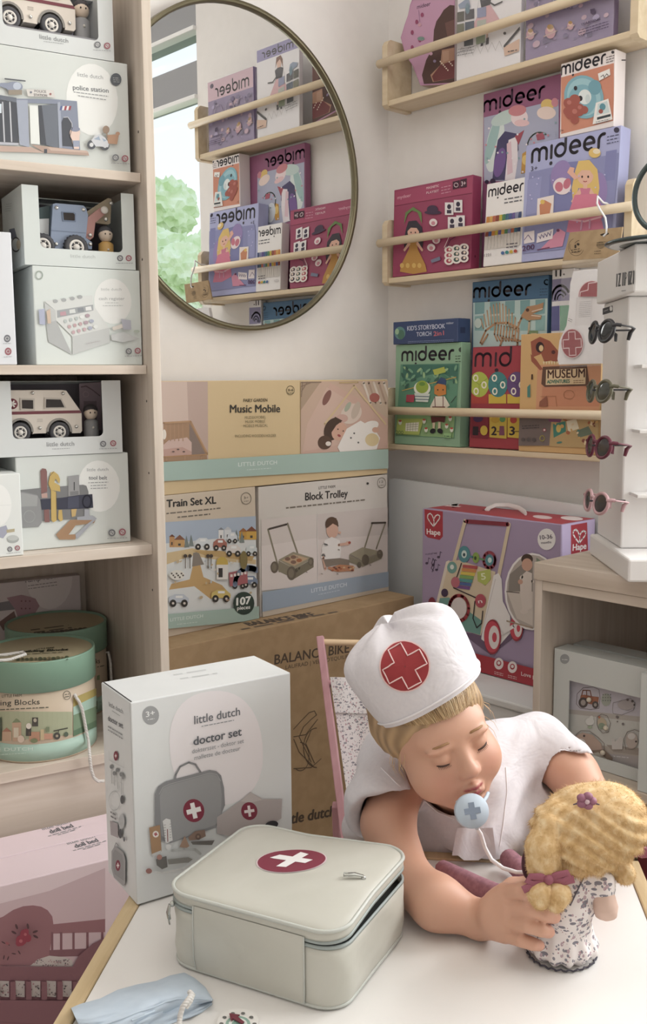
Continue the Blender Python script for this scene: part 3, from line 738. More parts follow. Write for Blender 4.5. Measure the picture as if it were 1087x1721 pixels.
# shelf 3
GRN = kit('craft_kit', 'green picnic friends jigsaw kit at the left of the lowest wall shelf', K9, (82, 388), (330, 381), (55, 778), -.086, .036, mat('#8cb896', .45), Z3, -.045, 'craft kits on the lowest shelf')
k = GRN; a = k.front(K9); a.logo(INK, (87, 452), (297, 446), 36, .2)
a.ell('#3a4a40', 328, 408, 10); a.fine('#3f5a48', (305, 436), (338, 434), 5, 3, 2.2)
a.poly('#5f9a7c', (82, 468), (322, 464), (300, 770), (62, 758)); a.poly('#3f7a68', (90, 470), (318, 467), (314, 540), (250, 500), (160, 520), (92, 545)); a.poly('#8fb97c', (70, 640), (305, 650), (298, 768), (64, 756))
for i in range(40):
    a.ell(random.choice(['#4a8a70', '#78b08c', '#3a6a5c', '#9cc48c']), random.uniform(90, 310), random.uniform(480, 560), 13, 5, random.uniform(0, 180), 10)
a.poly('#b5c24a', (215, 490), (262, 478), (268, 500), (222, 512)); a.line('#d9b04a', 3, (90, 575), (310, 520))
a.ell('#e9efe0', 172, 566, 34, 30); a.ell('#9ab83e', 172, 560, 26, 26); a.ell('#6a9a3a', 172, 548, 12, 8); a.poly('#d7e2da', (140, 585), (204, 588), (196, 622), (146, 620)); a.line('#3f5f7a', 3, (140, 598), (200, 600)); a.line('#3f5f7a', 3, (142, 610), (198, 612))
a.poly('#c0455a', (108, 592), (142, 592), (138, 622), (106, 622))
a.poly('#d9863a', (222, 558), (246, 540), (270, 556), (270, 590), (240, 598), (222, 588)); a.poly('#35507f', (228, 545), (250, 520), (270, 530), (270, 552)); a.ell('#2a2424', 236, 572, 3); a.ell('#2a2424', 258, 572, 3)
a.poly('#e8e0d0', (205, 640), (226, 598), (264, 598), (286, 636), (266, 650), (264, 680), (212, 680)); a.poly('#7a3f35', (214, 640), (266, 640), (268, 680), (208, 680)); a.line('#7a3f35', 4, (224, 600), (226, 640)); a.line('#7a3f35', 4, (258, 600), (258, 640))
a.line('#2f3338', 3, (290, 625), (312, 598)); a.poly('#6a3032', (208, 682), (268, 682), (264, 706), (240, 700), (212, 708)); a.poly('#e6d4b8', (215, 706), (226, 706), (224, 732), (216, 732)); a.poly('#e6d4b8', (238, 704), (248, 704), (248, 732), (238, 732))
a.ell('#23242c', 216, 740, 12, 10, -30); a.ell('#23242c', 246, 740, 12, 10, 30)
a.poly('#b5c862', (72, 690), (180, 690), (160, 756), (66, 752)); a.poly('#f0efdf', (106, 708), (160, 704), (156, 742), (104, 740)); a.text('#355f4a', '200', (66, 752), (96, 753), 14)
for i in range(3): a.line('#8a9a6a', 1.5, (110, 716+i*9), (156, 713+i*9))
for i in range(4): a.line('#8a9a6a', 1.5, (115+i*11, 706), (113+i*11, 740))
for x_, y_ in ((288, 690), (294, 735), (274, 720), (84, 705), (190, 735), (182, 700)): a.ell('#e7efe0', x_, y_, 7, 10); a.ell('#d2564a', x_, y_-6, 6, 4)
a.poly('#9ccf8a', (262, 748), (292, 750), (292, 768), (262, 766)); a.fine('#355f4a', (264, 762), (290, 764), 5, 1)
a.build('printed_front', k.root)

zg = (GRN.O+GRN.ez*GRN.h).z; xg = GRN.O.x+GRN.ez.x*GRN.h
p0 = atX(*px(K9, (50, 386)), xg-.006); p1 = atX(*px(K9, (313, 376)), xg-.006); p2 = atX(*px(K9, (50, 294)), xg-.006)
k = Carton('storybook_torch_box', 'small navy storybook torch box lying on top of the green picnic kit', 'box', (xg-.006, p0.y, zg+.0008), (0, -1, 0), (1, 0, 0), ZV, p0.y-p1.y, .050, p2.z-zg-.002, mat('#33487a', .45))
a = k.front(K9)
a.ell('#5b8f8f', 78, 340, 22, 26); a.ell('#4a7a66', 82, 346, 14, 20); a.ell('#9ac29a', 66, 334, 8, 12)
a.text('#c9d2ea', "KID'S STORYBOOK", (108, 330), (262, 320), 18, .015); a.text('#c9d2ea', 'TORCH', (146, 354), (206, 350), 17, .015); a.text('#e0707c', '2in1', (216, 352), (258, 348), 18, .02)
a.text('#c9d2ea', 'mideer', (268, 304), (298, 302), 9, .01); a.fine('#8fa0cc', (112, 376), (300, 368), 3, 2, 2.2)
a.build('printed_front', k.root)
a = k.right(K9); a.rect('#22305a', 324, 316, 344, 340); a.build('side_print', k.root)

k = kit('craft_kit', 'blue dinosaur skeleton kit standing at the back of the lowest wall shelf', K9, (370, 133), (686, 108), (366, 800), -.030, .024, mat('#3f6a92', .45), Z3, -.003, 'craft kits on the lowest shelf')
a = k.front(K9); a.poly('#4a77a0', (372, 136), (684, 112), (684, 194), (372, 212)); a.logo(INK, (380, 194), (612, 181), 38, .2)
a.ring('#2a2f3c', 678, 132, 10, w_=5); a.fine('#2f4a66', (650, 162), (682, 160), 4, 3, 3)
a.poly('#bcd6d4', (378, 216), (684, 198), (684, 420), (378, 420))
for i in range(5): a.poly('#7fb0b4', (385+i*62, 216-i*3), (425+i*62, 213-i*3), (423+i*62, 260), (385+i*62, 264)); a.poly('#8dbcbc', (385+i*62, 272), (425+i*62, 268), (423+i*62, 330), (385+i*62, 330))
bn_ = '#c08f66'
spine = [(408, 380), (430, 330), (470, 300), (520, 298), (560, 318), (575, 280), (600, 262)]
a.line(bn_, 9, *spine)
for i in range(13):
    t = i/12; x_ = 420+t*140; y_ = 330-50*sin(pi*(.2+.7*t)); a.line('#cfa47a', 6, (x_, y_+20), (x_-10+t*14, y_-18-44*sin(pi*t)))
for i in range(9): x_ = 470+i*12; a.line(bn_, 7, (x_, 305+i*2), (x_-4, 345+i*3), (x_+8, 372))
a.poly(bn_, (575, 270), (600, 232), (640, 225), (668, 215), (664, 244), (620, 262), (660, 268), (656, 284), (600, 288)); a.ell('#5a3a30', 602, 246, 7); a.line('#f0e2d0', 3, (620, 252), (664, 240)); a.line('#f0e2d0', 3, (618, 268), (655, 272))
a.line(bn_, 9, (545, 350), (562, 380), (560, 392)); a.line(bn_, 8, (440, 345), (415, 385)); a.line(bn_, 8, (500, 360), (490, 392)); a.line('#c9b08c', 10, (610, 290), (606, 345))
a.ell('#cfe0d8', 400, 300, 14, 20); a.rect('#7f9a6a', 608, 330, 645, 390); a.rect('#cdbb8a', 616, 340, 640, 360)
a.build('printed_front', k.root)

k = kit('craft_kit', 'small white and purple rainbow kit behind the hanging hat packet', K9, (690, 84), (790, 74), (684, 810), -.031, .022, mat('#ecebf0', .45), Z3, -.003, 'craft kits on the lowest shelf')
a = k.front(K9); a.line(INK, 8, (698, 106), (698, 84), (703, 72), (711, 72), (716, 84), (716, 106)); a.line(INK, 8, (716, 84), (721, 70), (729, 70), (734, 82), (734, 105)); a.ell(INK, 748, 100, 4)
a.poly('#8f8bb5', (694, 122), (785, 112), (785, 205), (692, 212)); a.ring('#c9c2dc', 735, 206, 38, 60, 12, 180, 330); a.ring('#a7a2c8', 735, 206, 24, 40, 8, 180, 330); a.ring('#e0dcea', 735, 206, 14, 24, 6, 180, 330)
a.poly('#6468a4', (692, 232), (730, 228), (730, 330), (690, 332)); a.poly('#6fae90', (732, 228), (785, 224), (785, 330), (732, 330)); a.rect('#3a3a5a', 692, 318, 698, 322)
a.build('printed_front', k.root)

k = kit('craft_kit', 'red counting kit with three round fruits on the lowest wall shelf', K9, (380, 398), (610, 396), (360, 797), -.0735, .030, mat('#9c2f40', .45), Z3, -.033, 'craft kits on the lowest shelf')
a = k.front(K9)
k.panel(a, '#b23a48', .01, .01, .99, .99)
LS = LOGO[:5]
A_, U_, V_, wd_, hh_ = a.frame((386, 474), (700, 470), 52)
kk = wd_/LOGO_W
for st in LS: a.stroke3(mat('#3a2030'), [A_+U_*(x*kk)+V_*(y*hh_) for x, y in st], .19*(kk+hh_)/2)
a.ell('#3a2030', 473, 492, 8)
for x0, c_, d_ in ((364, '#b5c445', '#8fa332'), (441, '#3f8a8c', '#2f6f78'), (518, '#6a4a86', '#573a72')):
    a.poly(('#c0443a', '#d9b83a', '#d9b83a')[(x0-364)//77], (x0, 590), (x0+72, 590), (x0+72, 628), (x0, 628))
    a.ell(c_, x0+38, 550, 40, 52)
    for t in (90, 210, 330): a.line(d_, 3, (x0+38, 550), (x0+38+38*cos(radians(t)), 550+48*sin(radians(t))))
    for dx, dy in ((-14, -26), (20, 2), (-12, 28)): a.ell('#f0ead8', x0+38+dx, 550+dy, 11, 15); a.ell(c_, x0+38+dx, 550+dy, 6, 9)
for x0, c_, t_ in ((370, '#8c2638', '1'), (446, '#d3b43c', '2'), (520, '#d9b83a', '3')):
    a.poly(c_, (x0, 676), (x0+72, 678), (x0+70, 772), (x0, 766)); a.text('#2f2430', t_, (x0+8, 756), (x0+28, 757), 34, .03); a.line('#2f2430', 3, (x0+30, 742), (x0+48, 742))
a.ell('#4a2a5a', 400, 690, 20, 14); a.ell('#d9b83a', 424, 738, 15, 20); a.poly('#8a4a6a', (488, 720), (506, 720), (508, 758), (486, 758)); a.ell('#c9a02f', 470, 695, 18, 12); a.ell('#5a9a5a', 500, 692, 12); a.ell('#c0443a', 545, 695, 14); a.ell('#8c2638', 582, 738, 10)
a.build('printed_front', k.root)

k = kit('craft_kit', 'orange museum adventures kit with a dinosaur skull on the lowest wall shelf', K9, (597, 345), (905, 350), (562, 806), -.0905, .014, mat('#dcae70', .45), Z3, -.0745, 'craft kits on the lowest shelf')
a = k.front(K9)
a.poly('#dc9a72', (640, 470), (900, 470), (900, 680), (632, 680)); a.poly('#d48a66', (660, 560), (900, 545), (900, 640), (655, 640))
sk = '#a4553f'
a.poly(sk, (612, 375), (650, 355), (690, 372), (722, 410), (738, 455), (715, 460), (695, 452), (668, 458), (655, 425), (618, 440)); a.poly(sk, (612, 425), (636, 450), (662, 488), (650, 492), (615, 455))
a.ell('#3a2226', 650, 398, 17, 22); a.ell('#e9c48c', 655, 402, 9, 13); a.ell('#5a2c2c', 705, 418, 8)
for i in range(6): a.poly('#ead9b0', (662+i*11, 456), (670+i*11, 456), (666+i*11, 470))
a.poly('#6a4636', (662, 478), (842, 470), (852, 545), (838, 556), (670, 560), (656, 548)); a.poly('#e6c79a', (676, 490), (838, 484), (836, 548), (674, 552))
a.text('#4a241e', 'MUSEUM', (682, 525), (834, 520), 34, .016); a.text('#3a7a66', 'ADVENTURES', (680, 546), (772, 543), 14, .03); a.fine('#8a5a44', (788, 536), (832, 534), 4, 2, 2)
a.ring('#b0704a', 770, 592, 22, 18, 2); a.line('#b0704a', 2, (655, 600), (715, 598), (720, 640)); a.poly('#9a5a44', (650, 620), (680, 596), (684, 640), (648, 640)); a.poly('#4a8a80', (600, 560), (612, 548), (612, 602), (600, 602)); a.text('#4a241e', '1', (616, 530), (622, 530), 22)
a.poly('#7a6a66', (568, 682), (700, 682), (690, 800), (564, 800))
a.poly('#c2a06a', (700, 682), (905, 688), (905, 812), (690, 802)); a.poly('#8a4a76', (684, 682), (745, 682), (735, 705), (690, 702))
a.poly('#3f8a78', (705, 712), (756, 700), (758, 742), (708, 768)); a.ell('#d9b85a', 728, 730, 10, 16); a.poly('#6a7a66', (800, 740), (850, 720), (868, 752), (810, 768)); a.poly('#eadfc2', (760, 700), (800, 690), (812, 730), (768, 745))
for i in range(22): a.ell(random.choice(['#b5673f', '#e9d2a6', '#4f8a80', '#8a4a3a', '#d9a860']), random.uniform(705, 895), random.uniform(690, 800), random.uniform(4, 12), random.uniform(3, 9), random.uniform(0, 180), 10)
a.fine('#4a4446', (580, 722), (650, 718), 5, 2); a.ring('#d9c86a', 663, 770, 9, 11, 4); a.ell('#b04a5a', 672, 736, 7); a.ell('#e0dcd8', 672, 736, 4)
for i in range(3): a.ell('#5f5654', 585+i*22, 775, 8)
a.build('printed_front', k.root)
# ------------------------------------------------------------------ boxes in the bookcase
xl = -.44
K1, K2, K3, K4, K5 = (0, 0, 3.882), (0, 290, 3.882), (0, 620, 3.882), (0, 930, 3.623), (0, 1300, 3.623)
LDGREY = mat('#d3d8da', .5); LDG = mat('#d2d8d6', .5); TXT = mat('#8f9398', .5); TXD = mat('#6c7078', .5); CIRC = mat('#e9ebea', .5)
def BKP(crop, p, dep): return bk(*px(crop, p), dep)
def bkw(x, d, z): return BKO+bD*x+bB*d+ZV*z
def carton_bk(name, label, crop, BR, TR, dep, depth, xl, zb, body, zt=None, group='toy cartons in the bookcase', **kw):
    xr = min(-.0172, bkl(BKP(crop, BR, dep))[0]); z1 = zt if zt else BKP(crop, TR, dep).z
    return Carton(name, label, 'box', bkw(xl, dep, zb), bD, bB, ZV, xr-xl, depth, z1-zb, body, group, **kw)
def badges(a, x1, y1, x2, y2, r, c1='#77797f', c2='#a8646f'):
    for x, y, c_ in ((x1, y1, c1), (x2, y2, c2)): a.ell(c_, x, y, r); a.ring('#d9dadb', x, y, r*.5, w_=r*.18, n=12); a.line('#d9dadb', r*.2, (x-r*.3, y+r*.35), (x+r*.3, y-r*.35))
    a.fine('#9a9ca2', (x1-r*1.3, y1+r*1.7), (x2+r*1.3, y2+r*1.7), r*.28, 1)

k = carton_bk('toy_carton', 'pale carton printed with a police station on the top visible bookcase shelf', K1, (853, 1112), (819, 415), .04, .20, xl, BS[0]+.0005, LDG)
POL = k; a = k.front(K1)
a.ell(CIRC, 600, 650, 168, 235, -5); a.text(TXT, 'little dutch', (505, 498), (672, 518), 26); a.text(TXD, 'police station', (476, 584), (708, 606), 30, .01)
a.fine(TXT, (480, 603), (705, 632), 8); a.fine(TXT, (510, 628), (690, 655), 8); a.ell('#5a6068', 754, 520, 36, 41); a.fine('#b0b4b8', (735, 512), (775, 514), 7, 3)
B1, B2, B3, DK = mat('#a3abbf'), mat('#8890a6'), mat('#6f7684'), mat('#4e525c')
a.poly(B3, (-60, 612), (105, 640), (110, 672), (-60, 640)); a.poly(B2, (105, 645), (360, 650), (500, 662), (500, 690), (360, 680), (105, 672))
a.poly(DK, (-60, 645), (105, 672), (120, 940), (-60, 925)); a.poly(B1, (105, 655), (178, 655), (190, 965), (125, 945))
for x_ in (15, 62): a.line('#c5c9d2', 9, (x_, 670), (x_+12, 925))
a.poly('#b7bbc6', (-60, 925), (120, 935), (120, 950), (-60, 945)); a.rect('#d6e4ee', -30, 680, 8, 740)
a.poly('#e4e8e6', (190, 690), (245, 692), (258, 945), (198, 940)); a.poly(DK, (245, 690), (270, 690), (300, 950), (262, 945)); a.poly(B3, (270, 690), (372, 680), (382, 975), (300, 950)); a.poly(B1, (372, 670), (390, 668), (404, 982), (384, 978)); a.poly(B2, (390, 668), (500, 675), (520, 985), (404, 968))
a.poly(DK, (398, 800), (410, 768), (440, 764), (464, 800), (470, 960), (404, 955)); a.line('#c7cad2', 4, (412, 768), (440, 766), (466, 806), (470, 870))
for i, c_ in enumerate(('#5a6aa0', '#e0dde0', '#a84a55', '#e0dde0', '#a84a55')): a.poly(c_, (392+i*14, 695), (406+i*14, 694), (400+i*14, 722), (386+i*14, 722))
a.poly('#c2a79a', (-60, 950), (200, 962), (290, 1000), (-60, 990)); a.poly('#b59a8c', (200, 945), (570, 990), (578, 1018), (290, 1000)); a.poly('#c9b0a2', (310, 965), (560, 985), (575, 1000), (330, 985)); a.rect(DK, 284, 975, 304, 1002)
a.ell('#e5c9bd', 485, 870, 34, 36); a.ell('#8a90a8', 488, 846, 30, 16); a.poly('#e5c9bd', (455, 890), (515, 890), (512, 975), (480, 975)); a.poly('#9aa2ba', (468, 920), (514, 920), (512, 960), (474, 960))
a.line('#3a3a40', 3, (470, 832), (452, 890), (472, 930), (474, 972))
a.line('#5c6068', 9, (30, 518), (160, 532)); a.ell('#8f97ae', 90, 570, 55, 34); a.ell('#b9c3d6', 108, 565, 26, 24); a.poly('#8f97ae', (0, 545), (60, 545), (55, 590), (-20, 560)); a.rect('#9a8f80', 52, 590, 140, 622)
a.poly('#d5d2ce', (168, 585), (345, 592), (358, 640), (178, 632)); a.text('#8a8588', 'POLICE', (222, 606), (298, 610), 16, .01); a.text('#8a8588', 'STATION', (218, 630), (304, 635), 16, .01); a.ell('#a86a6a', 325, 618, 7); a.ell('#7a8090', 198, 606, 7)
a.ell('#555962', 592, 948, 28, 30); a.ell('#d8dadc', 592, 948, 13, 14); a.ell('#555962', 680, 955, 28, 30); a.ell('#d8dadc', 680, 955, 13, 14)
a.poly('#cfd3da', (590, 920), (612, 890), (640, 880), (680, 900), (706, 940), (700, 965), (652, 960), (620, 960)); a.poly('#9fb0c8', (606, 912), (640, 892), (650, 920)); a.poly('#9fb0c8', (660, 905), (690, 920), (672, 928))
a.poly('#b98e72', (690, 885), (770, 880), (758, 945), (700, 940)); a.ell('#9c8472', 686, 850, 22, 26); a.line('#9c8472', 10, (690, 870), (694, 900)); a.ell('#c09478', 762, 876, 14, 12)
badges(a, 748, 1032, 809, 1038, 22); a.build('printed_front', k.root)

# window cartons: front with a cut-out open to the top, toy inside
def window_carton(label, crop, O_BR, TR, dep, depth, xl, zb, win, body, inner, zt=None, closed_left=True):
    """win = (x0 top, x0 bottom, y bottom, x1 bottom, x1 top) of the cut-out in zoom pixels"""
    xr = bkl(BKP(crop, O_BR, dep))[0]; z1 = zt if zt else BKP(crop, TR, dep).z
    O = bkw(xl, dep, zb); wd, h = xr-xl, z1-zb
    root = thing('window_carton', label, 'box', O+bD*wd/2+bB*depth/2, (0, 0, 0), 'toy cartons in the bookcase')
    def loc(p): q = BKP(crop, p, dep)-O; return (q.dot(bD), q.z)
    x0, zb_ = loc((win[1], win[2])); x1, _ = loc((win[3], win[2])); r = .008
    x0t = x0
    poly = [(0, 0), (wd, 0), (wd, h), (x1, h), (x1, zb_+r)]+[(x1-r+r*cos(t), zb_+r-r*sin(t)) for t in np.linspace(.3, 1.4, 4)]+[(x1-r, zb_), (x0+r, zb_)]+[(x0+r-r*sin(t), zb_+r-r*cos(t)) for t in np.linspace(.3, 1.4, 4)]+[(x0, zb_+r), (x0, h), (0, h)]
    MB().prism(poly, O+bB*.0015, bD, ZV, -bB, .0015, body).build('front_panel', root)
    m = MB(); m.obox(O+bB*.0016, bD*.0015, bB*(depth-.0032), ZV*h, body); m.obox(O+bB*.0016+bD*(wd-.0015), bD*.0015, bB*(depth-.0032), ZV*h, body)
    m.obox(O+bB*.0016+bD*.0016, bD*(wd-.0032), bB*(depth-.0032), ZV*.0015, body); m.obox(O+bB*(depth-.0015), bD*wd, bB*.0015, ZV*h, body)
    m.obox(O+bB*(depth*.72)+bD*.0016+ZV*(h-.0015), bD*(wd-.0032), bB*(depth*.28-.002), ZV*.0015, body)
    m.build('carton_shell', root)
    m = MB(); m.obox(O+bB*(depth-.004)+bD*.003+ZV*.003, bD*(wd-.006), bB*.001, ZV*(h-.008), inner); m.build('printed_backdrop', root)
    c = Carton.__new__(Carton); c.O, c.ex, c.ed, c.ez, c.w, c.d, c.h, c.root = O, bD, bB, ZV, wd, depth, h, root
    return c
RUB = mat('#45454b', .6); HUB = mat('#e6e0d8', .5); BODY = mat('#dcd2c6', .55); MAR = mat('#7b3440', .5); CHR = mat('#d9d9d6', .2, .8); DKW = mat('#2a2220', .3)
WM = Matrix((bD, ZV, -bB)).transposed().to_4x4()
def wheel(m_, P, r, th, rub=RUB, hub=HUB):
    M = WM.copy(); M.translation = P
    m_.lathe([(0, -th), (r*.9, -th), (r, -th*.8), (r, th*.8), (r*.9, th), (r*.62, th), (r*.6, th*.9), (0, th*.9)], rub, 28, M)
    m_.lathe([(r*.64, th*.95), (r*.62, th*1.08), (r*.46, th*1.08), (r*.44, th*.95)], hub, 28, M)
    m_.lathe([(r*.28, th*.9), (r*.27, th*1.1), (0, th*1.12)], hub, 20, M)
    for i in range(6):
        q = M @ Vector((r*.37*cos(i*pi/3), r*.37*sin(i*pi/3), th*.95)); Mi = WM.copy(); Mi.translation = q; m_.lathe([(r*.07, 0), (r*.06, th*.12), (0, th*.12)], hub, 8, Mi)
def ambulance(label, crop, dep, th, zfloor):
    Q = lambda p: BKP(crop, p, dep)
    t = thing('toy_ambulance', label, 'toy', Vector((*(Q((300, 440))+bB*th/2).xy, zfloor)), (0, 0, BA), 'toy ambulances')
    L2 = lambda p: ((Q(p)-BKO).dot(bD), Q(p).z)
    PL = lambda m_, pts, d0, th_, mt, hole=None: m_.prism([L2(p) for p in pts], BKO+bB*(d0+th_), bD, ZV, -bB, th_, mt, hole=[L2(p) for p in hole] if hole else None)
    outer = [(-95, 148), (-60, 140), (405, 138), (432, 142), (532, 285), (535, 405), (525, 418), (470, 420)]+arc(387, 408, 82, 84, 0, -180, 12)+[(300, 420), (225, 422), (214, 425)]+arc(135, 412, 80, 84, 0, -180, 12)+[(50, 420), (-90, 420), (-100, 400)]
    b_ = MB(); PL(b_, outer, dep, th, BODY); b_.build('body', t)
    s_ = MB(); PL(s_, [(-98, 282), (520, 270), (532, 288), (-98, 302)], dep-.0008, .0008, MAR); s_.build('stripe', t)
    for w_, wi in (([(130, 190), (225, 192), (226, 270), (132, 268)], [(142, 202), (214, 204), (215, 260), (143, 258)]), ([(290, 186), (400, 190), (432, 255), (288, 262)], [(300, 198), (394, 200), (418, 250), (298, 252)])):
        f_ = MB(); PL(f_, w_, dep-.0016, .0016, mat('#c4bbb0')); o_ = f_.build('window_frame', t)
        g_ = MB(); PL(g_, wi, dep-.0022, .0005, DKW); g_.build('pane', o_)
    f_ = MB(); M = WM.copy(); M.translation = Q((80, 228)); f_.lathe([(.0085, 0), (.0085, .001), (0, .001)], MAR, 24, M)
    for i in range(3):
        d_ = Vector((cos(i*pi/3), sin(i*pi/3), 0)); e_ = Vector((-d_.y, d_.x, 0)); f_.add([M @ (d_*.006*a_+e_*.0012*b2+Vector((0, 0, .0012))) for a_, b2 in ((-1, -1), (1, -1), (1, 1), (-1, 1))], [[0, 1, 2, 3]], HUB)
    f_.build('emblem', t)
    for i, cx_ in enumerate((135, 387)):
        f_ = MB(); P = [L2(p) for p in arc(cx_, 410, 84, 90, 0, -180, 12)]+[L2(p) for p in arc(cx_, 410, 70, 76, -180, 0, 12)]
        f_.prism(P, BKO+bB*(dep+.001), bD, ZV, -bB, .002, mat('#8f8a84')); f_.build('wheel_arch', t)
    for p in ((212, 157), (410, 160), (260, 385), (498, 376)):
        f_ = MB(); f_.ell(Q(p), (.0032, .0032, .0032), CHR, n=12, k=8); f_.build('screw', t)
    f_ = MB()
    for i in range(3): f_.obox(Q((242, 330+i*8)), bD*.009, -bB*.0004, ZV*.0008, '#b8afa5')
    f_.build('vent', t)
    for p in ((132, 415), (387, 410)):
        for dd in (.004, th-.006):
            f_ = MB(); wheel(f_, Q(p)+bB*dd, .0165, .006); f_.build('wheel', t)
    return t
def peg_doll(label, P, h, hair, body_c, face='#e2cdb8'):
    t = thing('peg_doll', label, 'toy figure', P)
    r = h*.2; M = Matrix.Translation(P)
    MB().lathe([(0, 0), (r*1.05, 0), (r*1.08, h*.06), (r*.98, h*.1), (r*.95, h*.5), (r*.55, h*.56), (0, h*.57)], mat(body_c, .5), 24, M).build('body', t)
    MB().ell((0, 0, h*.74), (r*.92, r*.92, h*.2), mat(face, .5), M).build('head', t)
    MB().ell((0.05*r, .12*r, h*.80), (r*.98, r*.97, h*.168), mat(hair, .6), M).build('hair', t)
    m = MB(); f = -bB
    for s_ in (-1, 1): m.ell(P+ZV*h*.74+f*r*.86+bD*s_*r*.3, (r*.1, r*.1, r*.12), '#3a2c28', n=8, k=6)
    m.build('eyes', t)
    MB().ell(P+ZV*h*.34+f*r*.95, (r*.16, r*.16, r*.16), '#d8d2c8', n=8, k=6).build('button', t)
    return t

xl = -.44
amb_d = .012
# carton with ambulance on shelf 3, standing on the tool belt carton
TB = carton_bk('toy_carton', 'grey carton printed with a tool belt, under the lower ambulance carton', K3, (853, 1115), (825, 545), .07, .17, bkl(BKP(K3, (150, 1220), .03))[0]+.004, BS[2]+.0005, LDG)
a = TB.front(K3)
a.ell(CIRC, 645, 765, 136, 168, -4); a.text(TXT, 'little dutch', (567, 668), (706, 664), 20); a.text(TXD, 'tool belt', (578, 722), (698, 722), 25, .01); a.fine(TXT, (575, 745), (705, 740), 7); a.fine(TXT, (590, 764), (692, 760), 7); a.fine(TXT, (590, 782), (700, 778), 7)
GB, GB2 = mat('#8f9092'), mat('#7c7d80')
a.poly(GB2, (130, 790), (270, 775), (540, 755), (562, 762), (575, 800), (580, 950), (560, 975), (300, 990), (130, 990)); a.poly(GB, (100, 790), (240, 822), (268, 870), (272, 1000), (250, 1030), (100, 1038)); a.poly('#a0a1a2', (100, 800), (245, 828), (240, 895), (100, 900)); a.ring('#a8a9aa', 190, 962, 36, 38, 4)
a.poly('#8a5f5c', (262, 665), (275, 648), (298, 652), (305, 670), (306, 800), (268, 815)); a.poly('#c09a90', (268, 815), (306, 808), (308, 840), (272, 842))
a.poly('#c9a95c', (318, 720), (330, 675), (350, 668), (378, 690), (390, 720), (386, 750), (360, 715), (352, 740), (388, 760), (392, 800), (325, 790), (314, 745)); a.line('#5a4632', 3, (330, 790), (312, 750), (322, 700), (348, 670))
a.poly('#9a9b9e', (442, 700), (512, 690), (518, 820), (444, 830)); a.line('#2a2a2e', 6, (482, 740), (482, 790)); a.poly('#7f8084', (455, 800), (510, 795), (510, 820), (455, 825))
NV = mat('#3a3d50'); a.poly(NV, (262, 850), (400, 840), (520, 822), (600, 816), (606, 905), (520, 912), (270, 918)); a.poly('#4a4e64', (440, 838), (512, 828), (512, 905), (440, 910)); a.ring('#25273a', 565, 865, 28, 40, 9)
a.poly('#8a5f5c', (285, 918), (318, 915), (322, 1000), (288, 998)); a.poly('#c9a95c', (330, 790), (362, 800), (366, 990), (345, 1000), (332, 985)); a.poly('#c9a95c', (380, 920), (402, 918), (408, 985), (394, 995), (376, 975)); a.line('#8a7138', 3, (364, 800), (368, 985))
a.poly('#c9a86a', (462, 915), (498, 912), (490, 960), (466, 965))
a.poly('#a8805f', (362, 1080), (455, 985), (600, 972), (620, 985), (610, 1005), (490, 1020), (445, 1080), (492, 1078), (488, 1112), (385, 1112)); a.poly('#a5a9b4', (500, 965), (600, 955), (628, 975), (500, 1110), (488, 1082), (560, 1015), (600, 985), (500, 985)); a.poly('#a5a9b4', (548, 915), (580, 915), (580, 960), (548, 960))
badges(a, 727, 1068, 795, 1063, 23); a.build('printed_front', TB.root)
ztb = BS[2]+.0005+TB.h
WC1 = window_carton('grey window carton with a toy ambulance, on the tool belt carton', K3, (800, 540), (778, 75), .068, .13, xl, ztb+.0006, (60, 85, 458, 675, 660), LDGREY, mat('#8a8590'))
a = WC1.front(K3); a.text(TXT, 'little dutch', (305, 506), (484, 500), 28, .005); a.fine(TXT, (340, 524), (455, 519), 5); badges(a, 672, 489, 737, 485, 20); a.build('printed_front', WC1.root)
def tray(k, z):
    m = MB(); m.obox(k.O+k.ed*.003+k.ex*.003+ZV*.0018, k.ex*(k.w-.006), k.ed*(k.d-.009), ZV*(z-k.O.z-.0018), mat('#8b8a90', .6)); m.build('insert_tray', k.root); return z+.0002
zf = tray(WC1, BKP(K3, (387, 410), .092).z-.0166)
AM1 = ambulance('wooden toy ambulance in the window carton on the tool belt carton', K3, .092, .055, zf)
pd1 = peg_doll('peg doll with dark hair beside the lower toy ambulance', Vector((*BKP(K3, (597, 440), .103).xy, zf+.0003)), BKP(K3, (590, 222), .103).z-zf, '#3f3a3e', '#8a8a8c')
m = MB(); q = [BKP(K3, p, .143) for p in ((515, 95), (660, 85), (662, 400), (525, 410))]; m.add([p for p in q], [[0, 3, 2, 1]], '#8d7b86'); 
a = Art(BKO+bB*.143, -bB, crop=K3); a.poly('#9a8792', (515, 95), (660, 85), (662, 400), (525, 410)); a.line('#6a5560', 8, (530, 118), (560, 112), (600, 135), (650, 175)); a.ring('#b59aa6', 560, 165, 18, w_=4); a.rect('#7a6872', 545, 210, 630, 400); a.build('backdrop_card', WC1.root)

